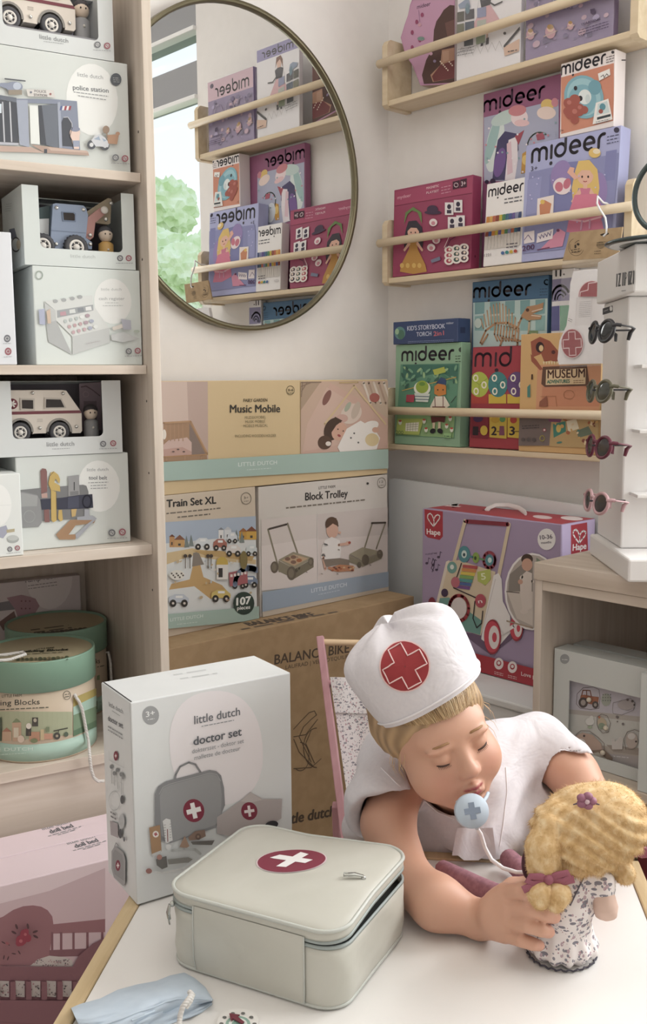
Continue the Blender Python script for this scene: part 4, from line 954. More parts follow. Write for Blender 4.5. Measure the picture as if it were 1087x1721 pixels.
# second ambulance carton, on the police station carton, cut by the frame
zpol = BS[0]+.0005+POL.h
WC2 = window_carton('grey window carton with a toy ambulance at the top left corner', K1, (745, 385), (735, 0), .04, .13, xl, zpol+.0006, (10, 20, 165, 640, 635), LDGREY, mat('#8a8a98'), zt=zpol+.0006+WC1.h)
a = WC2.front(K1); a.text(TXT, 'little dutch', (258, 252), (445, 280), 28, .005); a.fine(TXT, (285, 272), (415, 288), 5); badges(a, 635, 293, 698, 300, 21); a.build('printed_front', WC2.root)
AM2 = copy_tree(AM1); AM2['label'] = 'wooden toy ambulance in the window carton at the top left corner'
d_ = BKP(K1, (335, 165), .064)-BKP(K3, (387, 410), .092); AM2.location = AM1.location+d_; AM2.location.z = tray(WC2, BKP(K1, (335, 165), .064).z-.0166)
pd2 = copy_tree(pd1); pd2['label'] = 'peg doll in grey green beside the toy ambulance at the top left corner'; q = BKP(K1, (535, 225), .075); pd2.location = (q.x, q.y, AM2.location.z+.0003); pd2.scale = (1.08, 1.08, 1.08)

# cash register carton and digger carton on shelf 2
xcr = bkl(BKP(K2, (237, 1243), .04))[0]
k = carton_bk('toy_carton', 'mint carton printed with a toy cash register, under the digger carton', K2, (940, 1240), (911, 640), .04, .16, xcr, BS[1]+.0005, mat('#d7e0dd', .5))
CR = k; a = k.front(K2); a.ell(CIRC, 735, 840, 122, 148, -5); a.text('#b3b8ba', 'little dutch', (660, 770), (792, 770), 17); a.text('#a6abae', 'cash register', (645, 832), (812, 832), 20); a.fine('#b9bec0', (685, 852), (775, 852), 6); a.fine('#b9bec0', (670, 870), (800, 870), 6); a.ring('#b8c4ba', 255, 670, 22, 26, 6)
G1, G2, G3 = mat('#c3c6c6'), mat('#d6d9d8'), mat('#b4b7b8')
a.poly(G3, (288, 850), (365, 965), (470, 1190), (315, 1105), (300, 990)); a.poly(G2, (288, 840), (600, 800), (608, 880), (360, 900)); a.poly(G1, (288, 845), (360, 900), (365, 965), (298, 985)); a.poly(G2, (360, 900), (608, 870), (712, 1015), (470, 1070), (365, 965)); a.poly(G1, (470, 1070), (712, 1012), (715, 1110), (472, 1188)); a.poly('#a3a8ad', (370, 900), (606, 862), (608, 900), (372, 948))
for x_, y_ in ((360, 840), (415, 832), (470, 822), (520, 812)): a.ell('#a9adb0', x_, y_, 16, 12)
for x_, y_, c_ in ((410, 925, '#c49aa4'), (470, 910, '#d5dad9'), (525, 900, '#8a9098'), (575, 892, '#e2e4e4')): a.poly(c_, (x_-18, y_+10), (x_-20, y_-14), (x_+16, y_-20), (x_+22, y_+6))
for j in range(3):
    for i in range(5): x_ = 425+j*26+i*36; y_ = 970+j*36-i*9; a.ell(('#b9c2c2', '#c4a3a8', '#c9a9b0')[j] if i < 3 else ('#dfe2e1', '#b39aa6', '#aab0c4')[(i+j) % 3], x_, y_, 15 if i > 2 else 11, 12)
a.poly('#aeb6d0', (250, 895), (288, 888), (294, 995), (256, 990)); a.poly('#d2b9a4', (300, 905), (325, 890), (330, 985), (308, 985)); a.fine('#b0a8ae', (560, 1120), (650, 1100), 5)
a.poly('#d6cfc6', (728, 1010), (800, 985), (810, 1010), (735, 1032)); a.poly('#b4b7c6', (785, 955), (850, 965), (852, 1025), (800, 1025)); a.poly('#c6c9ca', (720, 1060), (800, 1040), (905, 1085), (800, 1108), (725, 1095)); a.ell('#b7c4b8', 887, 1037, 20, 10)
badges(a, 836, 1166, 894, 1163, 20); a.build('printed_front', k.root)
zcr = BS[1]+.0005+k.h
xwg = bkl(BKP(K2, (163, 600), .04))[0]
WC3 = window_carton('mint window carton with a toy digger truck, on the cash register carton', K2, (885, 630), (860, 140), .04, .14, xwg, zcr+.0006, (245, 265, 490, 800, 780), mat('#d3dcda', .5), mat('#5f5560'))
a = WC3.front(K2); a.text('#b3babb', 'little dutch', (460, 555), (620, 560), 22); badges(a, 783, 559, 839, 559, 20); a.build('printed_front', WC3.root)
a = WC3.left(K2); a.poly('#6f7788', (60, 370), (95, 362), (110, 420), (85, 440), (65, 420)); a.ring('#4a4444', 105, 470, 28, 45, 10); a.ell('#c2b49a', 122, 470, 14, 32); a.fine('#a5adab', (40, 210), (80, 205), 5, 4, 3); a.build('side_print', WC3.root)
zf = tray(WC3, BKP(K2, (492, 490), .064).z-.0226); dg = .064; Qd = lambda p, d=dg: BKP(K2, p, d)
t = thing('toy_digger', 'blue toy digger truck with a rust arm in the mint window carton', 'toy', Vector((*(Qd((460, 500))+bB*.025).xy, zf)), (0, 0, BA))
def PR(m_, pts, d0, th_, mt): m_.prism([((Qd(p)-BKO).dot(bD), Qd(p).z) for p in pts], BKO+bB*(d0+th_), bD, ZV, -bB, th_, mt); return m_
DB = mat('#8797b3', .5)
PR(MB(), [(345, 205), (365, 200), (545, 215), (562, 235), (575, 280), (560, 425), (600, 455), (600, 500), (330, 505), (328, 470)], dg, .05, DB).build('cab', t)
PR(MB(), [(402, 255), (480, 258), (494, 268), (494, 322), (408, 318)], dg-.001, .001, mat('#6d7c98')).build('window_frame', t)
PR(MB(), [(412, 262), (476, 265), (486, 275), (486, 314), (416, 310)], dg-.0016, .0005, DKW).build('pane', t)
PR(MB(), [(335, 375), (560, 392), (560, 396), (335, 380)], dg-.0006, .0006, mat('#74839e')).build('panel_line', t)
PR(MB(), [(225, 220), (255, 225), (340, 205), (340, 330), (225, 330)], dg+.012, .03, mat('#4f6468')).build('bucket_bed', t)
PR(MB(), [(222, 300), (328, 295), (326, 505), (222, 505)], dg+.008, .035, mat('#c9cdd0')).build('tipper', t)
PR(MB(), [(575, 250), (720, 158), (742, 165), (735, 325), (722, 333), (640, 322), (635, 300), (700, 250), (600, 310)], dg+.012, .012, mat('#b3a488', .5)).build('upper_arm', t)
PR(MB(), [(562, 300), (655, 228), (690, 225), (700, 262), (625, 325), (612, 420), (590, 438), (565, 425)], dg+.002, .008, mat('#b5807a', .5)).build('lower_arm', t)
for p in ((368, 230), (543, 243), (367, 467), (588, 468), (588, 408), (690, 305), (724, 200)): MB().ell(Qd(p, dg+.001), (.0035, .0035, .0035), CHR, n=12, k=8).build('screw', t)
f_ = MB(); M = WM.copy(); M.translation = Qd((680, 245), dg+.001); f_.lathe([(.006, 0), (.006, .002), (.003, .003), (0, .003)], HUB, 16, M); f_.build('pivot', t)
for p, dd in (((492, 490), -.001), ((275, 480), .004), ((492, 490), .044), ((275, 480), .044)):
    f_ = MB(); P_ = Qd(p, dg+dd); P_.z = zf+.0222; wheel(f_, P_, .019, .007)
    for i in range(22):
        M = WM.copy(); M.translation = P_; q = M @ Vector((.019*cos(i*2*pi/22), .019*sin(i*2*pi/22), 0)); Mi = WM.copy(); Mi.translation = q; f_.ell((0, 0, 0), (.0016, .0016, .006), RUB, Mi, 6, 4)
    f_.build('wheel', t)
peg_doll('peg doll in mustard yellow beside the toy digger', Vector((*BKP(K2, (692, 505), .073).xy, zf+.0003)), BKP(K2, (690, 340), .073).z-zf, '#45464c', '#c89a4e')

# two pale cartons cut by the left edge of the frame
xw = bkl(BKP(K2, (112, 1243), .028))[0]; zt = BKP(K2, (80, 393), .028).z
k = Carton('toy_carton', 'plain pale carton at the left edge beside the cash register carton', 'box', bkw(xl, .028, BS[1]+.0005), bD, bB, ZV, xw-xl, .16, zt-BS[1], mat('#dfe3ea', .5), 'toy cartons in the bookcase')
a = k.front(K2)
for x_, y_, c_ in ((47, 1083, '#7a7c84'), (53, 1167, '#a8646f')): a.ell(c_, x_, y_, 22, 25); a.ring('#d9dadb', x_, y_, 11, w_=4, n=12)
a.fine('#9a9ca2', (20, 1118), (72, 1116), 5); a.fine('#9a9ca2', (25, 1205), (78, 1202), 5); a.build('printed_front', k.root)
xw = bkl(BKP(K3, (155, 1220), .03))[0]; zt = BKP(K3, (130, 682), .03).z
k = Carton('toy_carton', 'white carton at the left edge in front of the tool belt carton', 'box', bkw(xl, .03, BS[2]+.0005), bD, bB, ZV, xw-xl, .17, zt-BS[2], mat('#e4e9e8', .5), 'toy cartons in the bookcase')
a = k.front(K3); a.ell('#f1f3f2', -20, 890, 95, 140); a.line('#dadfdf', 2, (0, 890), (70, 888))
a.poly('#a7abc0', (-20, 1040), (40, 1020), (55, 1060), (20, 1105), (-20, 1095)); a.poly('#b9ad8c', (40, 1050), (95, 1042), (95, 1062), (45, 1070)); a.ell('#a9afae', 83, 1110, 40, 26); a.ell('#c3c8c7', 83, 1102, 36, 18)
badges(a, 64, 1176, 113, 1168, 17); a.build('printed_front', k.root)

# ramp racer carton and the two round block tubs on the lowest shelf
RR = Carton('toy_carton', 'dark shaded ramp racer carton behind the green round tubs', 'box', bkw(xl, .399, BS[3]+.0005), bD, bB, ZV, .405, .028, .235, mat('#cfc2c4', .5), 'toy cartons in the bookcase')
a = RR.front(K4); a.ell('#ddd3d4', 300, 150, 140, 190); a.text(mat('#7a7274'), 'ramp racer', (155, 178), (362, 148), 28, .01); a.fine('#8c8486', (170, 200), (345, 176), 7, 2, 2.6)
a.poly('#7f7b80', (-10, 300), (80, 285), (95, 340), (-10, 352)); a.poly('#a8838c', (40, 270), (130, 252), (185, 265), (215, 275), (240, 320), (215, 360), (190, 385), (110, 395), (90, 340)); a.poly('#7d5f5c', (-10, 420), (85, 350), (100, 400), (20, 470))
for i in range(6): a.ell('#7f5560', 130+(i % 3)*25, 290+(i//3)*45, 5)
a.build('printed_front', RR.root)
rope = mat('#dedad5', .9, name='white_rope'); N, L, b = nodes(rope)
wv = N.new('ShaderNodeTexWave'); wv.inputs['Scale'].default_value = 140; wv.bands_direction = 'DIAGONAL'; L.new(coords(N, L).outputs[0], wv.inputs['Vector']); bump(N, L, b, wv.outputs[0], .6, .001)
GLID, GPALE, GMID, GDK, TAN, OLV = mat('#7da48c', .5), mat('#a9cbbb', .5), mat('#7d9a7a', .5), mat('#5f7f62', .5), mat('#c9b49b', .5), mat('#b09a5c', .5)
def tub(label, lx, ld, r, h=.170):
    c = bkw(lx, ld, BS[3]+.0006); t = thing('block_tub', label, 'tub', c, (0, 0, 0), 'round building block tubs'); M = Matrix.Translation(c)
    MB().lathe([(0, 0), (r*.965, 0), (r*.975, .002), (r*.975, .128), (0, .128)], TAN, 64, M).build('tub_body', t)
    MB().lathe([(r*.976, .003), (r*.9775, .003), (r*.9775, .032), (r*.976, .032)], GPALE, 64, M).build('base_band', t)
    MB().lathe([(r*.98, .118), (r, .119), (r, h-.002), (r*.995, h), (r*.965, h), (r*.955, h-.004), (0, h-.004), ], GLID, 64, M).build('lid', t)
    MB().lathe([(r*.95, h-.0035), (0, h-.0035)], mat('#b3a784', .5), 64, M, smooth=False).build('lid_label', t)
    return t, c
T1, c1 = tub('green round building block tub at the front with a white rope handle', -.19, .125, .095)
T2, c2 = tub('green round building block tub at the back, under the shelf', -.1125, .3, .094)
a = CylArt(c1, .095*.9776, K4)
a.patch('#aeb492', -150, 960, 1160, 440, 965, 1105, 20)
a.text(TXT if False else mat('#3f4238'), 'LITTLE FARM', (12, 878), (132, 872), 17, .015); a.text(mat('#2f3330'), 'Building Blocks', (-116, 930), (242, 918), 32, .03); a.fine('#6a6a5a', (-60, 958), (295, 940), 10)
a.ring('#6a6a5c', 407, 863, 22, 26, 3); a.fine('#6a6a5c', (395, 862), (420, 858), 8, 2)
a.patch('#b7a35a', 445, 880, 935, 585, 820, 865, 8); a.patch(GPALE, 445, 935, 985, 585, 865, 930, 8); a.patch(GMID, 445, 985, 1080, 585, 930, 1015, 8); a.patch(GDK, 445, 1080, 1115, 585, 1015, 1055, 8)
for p in ([(75, 1030), (100, 1003), (130, 1030), (130, 1140), (78, 1145)], [(15, 1085), (42, 1060), (72, 1085), (72, 1140), (15, 1142)]): a.poly('#c9a68a', *p)
a.poly('#8a9a72', (75, 1030), (100, 1003), (130, 1028)); a.poly('#b8806a', (15, 1085), (42, 1060), (72, 1085)); a.rect('#d9cdb4', 85, 1060, 115, 1120)
a.rect('#4f4a44', 196, 998, 232, 1052); a.ell('#b9b09a', 214, 1015, 10, 12); a.rect('#c28f72', 178, 1085, 242, 1142); a.poly('#4a4640', (160, 1060), (190, 1050), (190, 1110), (158, 1110)); a.ell('#e6ddd0', 176, 1050, 16, 18); a.rect('#c9b48a', 246, 1070, 268, 1135); a.rect('#c9947a', 268, 1095, 320, 1130); a.rect('#7d8a6a', 280, 1055, 300, 1085)
a.ell('#4a4844', 345, 1110, 20, 22); a.ell('#b3a48a', 345, 1110, 8); a.line('#4a4a42', 7, (325, 1080), (410, 1062)); a.line('#5a5a50', 6, (355, 1075), (352, 1095)); a.ell('#5a6a58', 400, 1100, 13, 15); a.ell('#e0c9b4', 130, 1128, 20, 22); a.poly('#4f5a48', (-5, 1000), (15, 995), (15, 1140), (-5, 1140)); a.ell('#7f8a62', 208, 1138, 22, 14)
a.text('#dfeee6', 'LITTLE DUTCH', (-130, 1205), (202, 1197), 20, .01); a.fine('#cfe6dc', (0, 1225), (160, 1215), 6)
a.build('printed_label', T1)
a = CylArt(c2, .094*.9776, K4); a.text(mat('#2f3330'), 'ks', (582, 672), (608, 668), 30, .03); a.fine('#6a6a5a', (590, 695), (635, 685), 8); a.poly('#8a9a72', (590, 745), (606, 740), (606, 770), (588, 772)); a.poly('#6a7a5c', (585, 900), (640, 870), (640, 930), (585, 950)); a.build('printed_label', T2)
for T_, c_, h_ in ((T1, c1, .170), (T2, c2, .170)):
    a = Art(c_+ZV*(h_-.0034), ZV, crop=K4)
    if T_ is T1:
        a.text(mat('#4a4a36'), 'LITTLE FARM', (222, 588), (330, 578), 8, .01); a.text(mat('#3a3a2a'), 'Building Blocks', (112, 606), (412, 592), 13, .03); a.fine('#5a5a42', (160, 616), (380, 606), 4)
        for i in range(12): a.ell(('#6a6a44', '#8a7a58', '#4f5a3a')[i % 3], 110+i*27, 650-i*.8, 14, 8+3*(i % 2)); a.rect('#4a4a36', 105+i*27, 640, 118+i*27, 655)
    else:
        a.fine('#4a4436', (190, 470), (420, 440), 9, 2, 2)
        for i in range(12): a.ell(('#3f3a30', '#5a5040')[i % 2], 210+i*28, 494-i*3, 16, 8)
    a.build('lid_print', T_)
def rope_path(t, pts, name='rope_handle'): MB().tube(pts, .0027, rope, 8).build(name, t)
CA = lambda p: CylArt(c1, .097, K4).P(*p)
def cyl_pts(c, r, seq): A_ = CylArt(c, r, K4); return [A_.P(*p) for p in seq]
h0 = cyl_pts(c1, .0935, [(455, 860)])+cyl_pts(c1, .098, [(462, 875), (480, 900), (500, 950), (512, 1010), (525, 1080), (537, 1140)])
e_ = h0[-1]; off = Vector((-bB.x, -bB.y, 0))
tail = [bk(*px(K4, p), .010) for p in ((543, 1190), (548, 1260), (556, 1320), (572, 1368), (598, 1388), (634, 1386))]
rope_path(T1, h0+tail)
hl = [Vector((c1.x, c1.y, 0))+ZV*(BS[3]+.17)+q for q in (bD*-.11-bB*.01, bD*-.094+ZV*.006-bB*.03, bD*-.060+ZV*.008-bB*.044, bD*-.035+ZV*.009-bB*.046, bD*-.033+ZV*.007-bB*.054, bD*-.06+ZV*.004-bB*.062, bD*-.098+ZV*.003-bB*.05)]
rope_path(T1, hl)
rope_path(T2, [c2+bD*.080-bB*.040+ZV*.105, c2+bD*.086-bB*.043+ZV*.108, c2+bD*.088-bB*.048+ZV*.09, c2+bD*.087-bB*.053+ZV*.06, c2+bD*.085-bB*.058+ZV*.03, c2+bD*.080-bB*.062+ZV*.004])

# pink doll bed cartons on the floor before the bookcase
PK = mat('#eed8e0', .5); PKF = mat('#d9bcc6', .5)
zb_ = bk(0, 1406, 0).z
def bdep(p, z): return bkl(atZ(*px(K5, p), z))[1]
d2 = bkl(atZ(0, 1443, zb_))[1]; d3 = bkl(atZ(0, 1490, zb_))[1]
xr_ = bkl(atZ(300, 1392, zb_))[0]
B1_ = Carton('toy_carton', 'rear pink doll bed carton touching the bookcase plinth', 'box', bkw(-.62, d2+.001, .0005), bD, bB, ZV, xr_+.62, -.006-d2, zb_, PK, 'pink doll bed cartons')
B2_ = Carton('toy_carton', 'front pink doll bed carton printed with a dusky pink doll bed', 'box', bkw(-.62, d3, .0005), bD, bB, ZV, xr_+.62, d2-d3-.001, zb_, PK, 'pink doll bed cartons')
for k, o_ in ((B1_, (0, 0)), (B2_, (152, 88))):
    a = k.top(K5); x_, y_ = o_; a.text(TXT, 'little dutch', (262+x_, 346+y_), (428+x_, 300+y_), 22, .005); a.text(TXD, 'doll bed', (312+x_, 366+y_), (450+x_, 326+y_), 25, .015); a.fine(TXT, (295+x_, 385+y_), (495+x_, 325+y_), 6); a.fine(TXT, (355+x_, 378+y_), (460+x_, 346+y_), 6); a.build('printed_top', k.root)
a = B2_.front(K5)
a.poly('#d8bcc5', (-30, 800), (300, 715), (640, 575), (640, 1600), (-30, 1600))
P1, P2, P3 = mat('#a37079'), mat('#8f5f69'), mat('#7f525c')
a.poly(P1, (-30, 890), (20, 870), (80, 830), (140, 808), (200, 802), (250, 810), (290, 832), (318, 870), (325, 920), (300, 1110), (180, 1170), (-30, 1170))
a.poly(P1, (300, 920), (640, 885), (640, 965), (300, 975)); a.poly(P2, (300, 1075), (640, 1060), (640, 1110), (300, 1115))
for x_ in (310, 365, 440, 525, 615): a.poly(P2, (x_, 965), (x_+14, 965), (x_+14, 1085), (x_, 1085))
a.poly('#d2c6c4', (185, 1168), (230, 1130), (300, 1108), (400, 1118), (440, 1140), (440, 1175), (185, 1178))
for i in range(50): a.ell(random.choice(['#7d6a70', '#b58a92', '#5f5a60']), random.uniform(205, 420), random.uniform(1128, 1168), random.uniform(2, 5), random.uniform(2, 6), random.uniform(0, 90), 8)
a.poly(P2, (-30, 1165), (440, 1170), (470, 1110), (560, 1030), (640, 990), (640, 1600), (-30, 1600)); a.poly(P3, (-30, 1250), (640, 1255), (640, 1365), (-30, 1355))
for i in range(7): x_ = -40+i*95; a.poly('#c9bdbb', (x_+35, 1255), (x_+92, 1257), (x_+92, 1355), (x_+35, 1350))
for i in range(90): a.ell(random.choice(['#6f5a60', '#a87a84', '#4f4a50']), random.uniform(-5, 480), random.uniform(1265, 1345), random.uniform(2, 6), random.uniform(2, 7), random.uniform(0, 90), 8)
for i in range(8): x_ = -40+i*95; a.poly(P2, (x_, 1250), (x_+32, 1250), (x_+34, 1360), (x_, 1360))
a.poly(P2, (-30, 1360), (640, 1368), (640, 1600), (-30, 1500)); a.line(P3, 4, (-30, 1492), (350, 1515))
for x_, y_, r_ in ((140, 960, 26), (118, 1000, 30), (160, 985, 22), (105, 1015, 18), (150, 945, 16), (135, 1005, 16)): a.ell('#a63f52', x_, y_, r_, r_*1.1)
for x_, y_, r_ in ((145, 962, 9), (118, 1002, 11)): a.ell('#c76a76', x_, y_, r_)
for x_, y_, t_ in ((92, 915, 70), (76, 950, 30), (205, 945, -20), (208, 975, 30), (160, 912, 80)): a.ring('#5a3a42', x_, y_, 18, 8, 4) if False else a.ell('#5f3f46', x_, y_, 17, 7, t_)
for x_, y_, t_ in ((15, 1100, 100), (40, 1020, 40), (75, 1078, 10), (108, 1070, 60), (12, 1010, 30), (40, 1105, 110)): a.ell('#5f3f46', x_, y_, 14, 4, t_)
a.ell('#b0606a', 35, 1015, 12, 8, 30)
a.build('printed_front', B2_.root)
# ------------------------------------------------------------------ cartons in the corner
K7 = (260, 620, 2.588); KH = (640, 780, 2.432)
eX, eY = Vector((1, 0, 0)), Vector((0, 1, 0))
KRAFT = speckled('kraft_card', '#b7966c', '#b08f66', 30, .75, .05)
zbk = .597
p0, p1 = atZ(285, 1091, zbk), atZ(690, 1012, zbk)
bex = (p1-p0); bex.z = 0; bex = Vector((1, -.02, 0)).normalized(); bed = Vector((.02, 1, 0)).normalized()
xl_ = -1.0; O = Vector((xl_, -.222, .0005)); yfr = -.222
BB = Carton('bike_carton', 'long brown kraft balance bike carton on the floor under the corner cartons', 'box', O, bex, bed, ZV, atZ(704, 1004, zbk).x+1.0, .205, zbk, KRAFT)
a = BB.top(K7); BK_ = mat('#57473a', .6)
a.text(BK_, 'BALANCE BIKE', (415, 1118), (708, 1072), 18, .03); a.fine('#6f5c49', (380, 1136), (800, 1058), 9)
a.build('printed_top', BB.root)
a = BB.front((160, 1080, 2.7175))
a.text(BK_, 'BALANCE BIKE', (818, 100), (1158, 44), 44, .015); a.text(BK_, 'LAUFRAD | VELO D\'EQUILIBRE', (868, 122), (1180, 66), 18, .0)
a.text(BK_, 'little dutch', (850, 835), (1090, 790), 48, .03)
LN = '#6b5745'
a.line(LN, 4, (905, 395), (935, 362), (975, 320), (1000, 312), (1010, 330), (985, 350), (950, 385), (930, 430)); a.line(LN, 4, (905, 430), (960, 420), (1015, 350)); a.line(LN, 4, (930, 430), (985, 545)); a.line(LN, 4, (985, 400), (960, 460), (1000, 550))
a.ring(LN, 1010, 480, 60, 90, 4, 90, 270); a.line(LN, 4, (905, 575), (985, 570), (1030, 530)); a.ring(LN, 935, 520, 40, 65, 4, -90, 120); a.line(LN, 4, (905, 440), (930, 500), (990, 560))
a.build('printed_front', BB.root)

KB = -.14
def corner_carton(name, label, BL, TL, TR, zb, zt, body, dep=.120, xl=None):
    q0 = atY(*px(K7, BL), KB); xl = q0.x if xl is None else xl; xr = atY(*px(K7, TR), KB).x
    return Carton(name, label, 'box', (xl, KB, zb), eX, eY, ZV, xr-xl, dep, zt-zb, body)
CRM = mat('#dcc190', .5); GRAYC = mat('#d6cfc8', .5); TEAL = mat('#a8c4ba', .5)
zt1 = .9095
TR_ = corner_carton('toy_carton', 'tan train set carton with a blue picture, left under the music mobile carton', (0, 1120), (45, 512), (437, 505), zbk+.0006, zt1, mat('#d5c4ae', .5), xl=-.875)
k = TR_; a = k.front(K7)
a.text(mat('#35322f'), 'Train Set XL', (52, 602), (266, 585), 32, .03); a.fine('#7d7468', (50, 632), (285, 608), 9); a.fine('#7d7468', (98, 648), (240, 634), 9); a.ring('#7d7468', 396, 563, 22, 25, 2.5); a.text('#7d7468', '3+', (386, 566), (406, 564), 11); a.fine('#7d7468', (386, 577), (407, 575), 4)
a.poly('#aebdd2', (-80, 675), (438, 640), (438, 800), (-80, 800)); a.poly('#dfe2e2', (-80, 770), (200, 745), (438, 720), (442, 1040), (-80, 1080)); a.poly('#d9bf8e', (50, 800), (160, 780), (300, 800), (438, 830), (438, 850), (300, 835), (160, 812), (50, 850))
a.poly('#cfa76a', (70, 935), (150, 915), (165, 850), (195, 848), (210, 905), (290, 940), (330, 985), (240, 1000), (170, 945), (60, 960)); a.poly('#8f8478', (160, 860), (165, 800), (188, 795), (212, 850)); a.poly('#c9a468', (160, 790), (215, 810), (420, 835), (430, 815), (280, 790))
def house(x, y, w_, h, wall, roof):
    a.rect(wall, x, y-h, x+w_, y); a.poly(roof, (x-3, y-h), (x+w_/2, y-h-w_*.5), (x+w_+3, y-h)); a.rect('#4a4440', x+w_*.35, y-h*.5, x+w_*.6, y-h*.2)
house(62, 775, 22, 45, '#c9935a', '#7a4a38'); house(84, 775, 44, 32, '#cfa060', '#8a5a44'); house(275, 745, 22, 45, '#e6e6e6', '#8a8f9a'); house(300, 740, 30, 40, '#dfe2e6', '#c9ccd2'); house(365, 742, 34, 34, '#cf9a3e', '#a86a3a'); house(396, 742, 44, 36, '#d9a845', '#8a4f3a')
for x_, y_ in ((135, 745), (155, 740), (352, 718), (375, 725)): a.poly('#7d8a86', (x_-10, y_+30), (x_, y_-20), (x_+12, y_+30))
for x_, y_, w_, c_ in ((170, 770, 68, '#dbe2e6'), (250, 775, 60, '#b5705f'), (305, 800, 66, '#e3dcd8'), (392, 800, 50, '#d5dde0'), (310, 745, 44, '#d9dfe6'), (55, 1015, 88, '#c3cbd8'), (240, 995, 84, '#d9bf6a'), (330, 940, 60, '#b5646a'), (375, 935, 66, '#8090ac')):
    a.poly(c_, (x_, y_), (x_+2, y_-22), (x_+w_*.3, y_-36), (x_+w_*.75, y_-36), (x_+w_, y_-18), (x_+w_, y_)); a.rect('#eef0f0', x_+w_*.35, y_-30, x_+w_*.7, y_-20)
    for t in (.22, .78): a.ell('#37332f', x_+w_*t, y_+3, w_*.13+3, w_*.14+4); a.ell('#d8cfc2', x_+w_*t, y_+3, w_*.05+1)
a.poly('#b5646a', (315, 885), (395, 868), (398, 930), (320, 945)); a.ring('#8090ac', 405, 935, 62, 70, 26, 180, 300)
for i in range(5): a.rect('#e9dcd8', 322+i*15, 892-i*3, 332+i*15, 904-i*3)
a.ell('#cfae4a', 286, 846, 26, 30); a.rect('#e6e2dc', 262, 850, 312, 915); a.rect('#3f3a38', 270, 865, 288, 905); a.ell('#8a7a48', 380, 830, 16, 40)
for x_ in (126, 146, 224, 238): a.line('#6a5a44', 4, (x_, 865), (x_, 815)); a.ell('#4a4038', x_, 812, 8)
for i in range(20): a.ell(random.choice(['#d9d2c2', '#c9b28a', '#bfc6cc', '#a8876a']), random.uniform(50, 430), random.uniform(830, 1020), random.uniform(3, 9), random.uniform(3, 7), random.uniform(0, 180), 8)
a.ell('#e8e4da', 88, 895, 32, 22)
for i in range(8): a.ell('#6a625a', 65+i*7, 888+(i % 3)*8, 4)
a.poly(TEAL, (-80, 1075), (445, 1030), (445, 1090), (-80, 1140)); a.text('#dce8e2', 'LITTLE DUTCH', (58, 1096), (200, 1078), 14, .01); a.fine('#cfe0d8', (88, 1110), (175, 1100), 5)
a.ell('#35473f', 377, 1017, 46, 50); a.text('#f0f2ee', '107', (346, 1026), (406, 1018), 32, .04); a.text('#f0f2ee', 'pieces', (348, 1046), (404, 1040), 16, .02)
a.build('printed_front', k.root)

k = corner_carton('toy_carton', 'greige block trolley carton on the right under the music mobile carton', (460, 1080), (456, 505), (1012, 458), zbk+.0006, zt1-.002, GRAYC)
BT_ = k; a = k.front(K7)
a.panel = None
a.text(mat('#4a4640'), 'LITTLE FARM', (712, 524), (784, 517), 12, .008); a.text(mat('#35322f'), 'Block Trolley', (654, 572), (838, 556), 33, .02); a.fine('#7d7468', (570, 608), (912, 572), 10); a.ring('#7d7468', 985, 495, 18, 22, 2.5); a.text('#7d7468', '12', (975, 497), (992, 495), 10); a.fine('#7d7468', (974, 508), (995, 506), 4); a.ell('#3a3636', 924, 498, 5)
a.poly('#d9ceca', (462, 655), (702, 632), (706, 940), (462, 965)); a.poly('#d2c5c0', (706, 632), (1012, 600), (1012, 905), (706, 940)); a.poly('#e2d8d4', (462, 770), (702, 735), (706, 940), (462, 965)); a.poly('#dccfca', (706, 742), (1012, 720), (1012, 905), (706, 940)); a.line('#eee8e4', 3, (704, 632), (708, 940))
OLV_, OL2 = mat('#8f8670'), mat('#a0967e')
a.line(OLV_, 9, (490, 698), (540, 880)); a.line(OLV_, 9, (575, 672), (618, 800)); a.line('#4f443c', 9, (495, 696), (570, 676))
a.poly(OL2, (535, 830), (600, 795), (688, 822), (605, 870)); a.poly('#c9a884', (550, 832), (602, 806), (665, 824), (605, 856)); a.poly(OLV_, (535, 832), (605, 870), (605, 912), (535, 880)); a.poly('#7f7762', (605, 870), (688, 824), (688, 862), (605, 912))
for x_, y_ in ((575, 826), (600, 818), (625, 832), (600, 840)): a.ell(random.choice(['#b5704a', '#d9c9a8', '#8a6a58']), x_, y_, 12, 8)
for x_, y_, r_ in ((518, 862, 17), (592, 888, 20), (676, 838, 12)): a.ell('#6f6455', x_, y_, r_, r_*1.5); a.ell('#857a68', x_-2, y_, r_*.6, r_)
a.text('#4a4438', '6+', (610, 885), (632, 872), 18, .01)
SK = mat('#d9ab95')
a.line(OLV_, 8, (942, 672), (905, 790)); a.line(OLV_, 8, (1000, 668), (960, 780)); a.line('#4f443c', 8, (940, 670), (1000, 668)); a.poly(OL2, (842, 805), (900, 775), (985, 795), (895, 830)); a.poly(OLV_, (842, 808), (895, 832), (985, 796), (982, 825), (900, 860), (842, 840))
for x_, y_, r_ in ((912, 830, 16), (975, 805, 13), (885, 852, 9)): a.ell('#6f6455', x_, y_, r_, r_*1.5)
a.ell('#5f4534', 766, 675, 28, 32); a.ell(SK, 768, 702, 26, 34); a.poly('#5f4534', (740, 690), (748, 650), (785, 648), (796, 685), (770, 672), (748, 690)); a.ell(SK, 800, 668 if False else 712, 6)
a.poly('#e9e4e0', (722, 780), (735, 745), (765, 730), (800, 745), (806, 790), (800, 830), (728, 830)); a.line('#e9e4e0', 26, (740, 760), (728, 815)); a.line(SK, 14, (728, 820), (738, 868)); a.line(SK, 12, (795, 765), (830, 760)); a.ell(SK, 834, 758, 9); a.ell('#b5503f', 842, 755, 6)
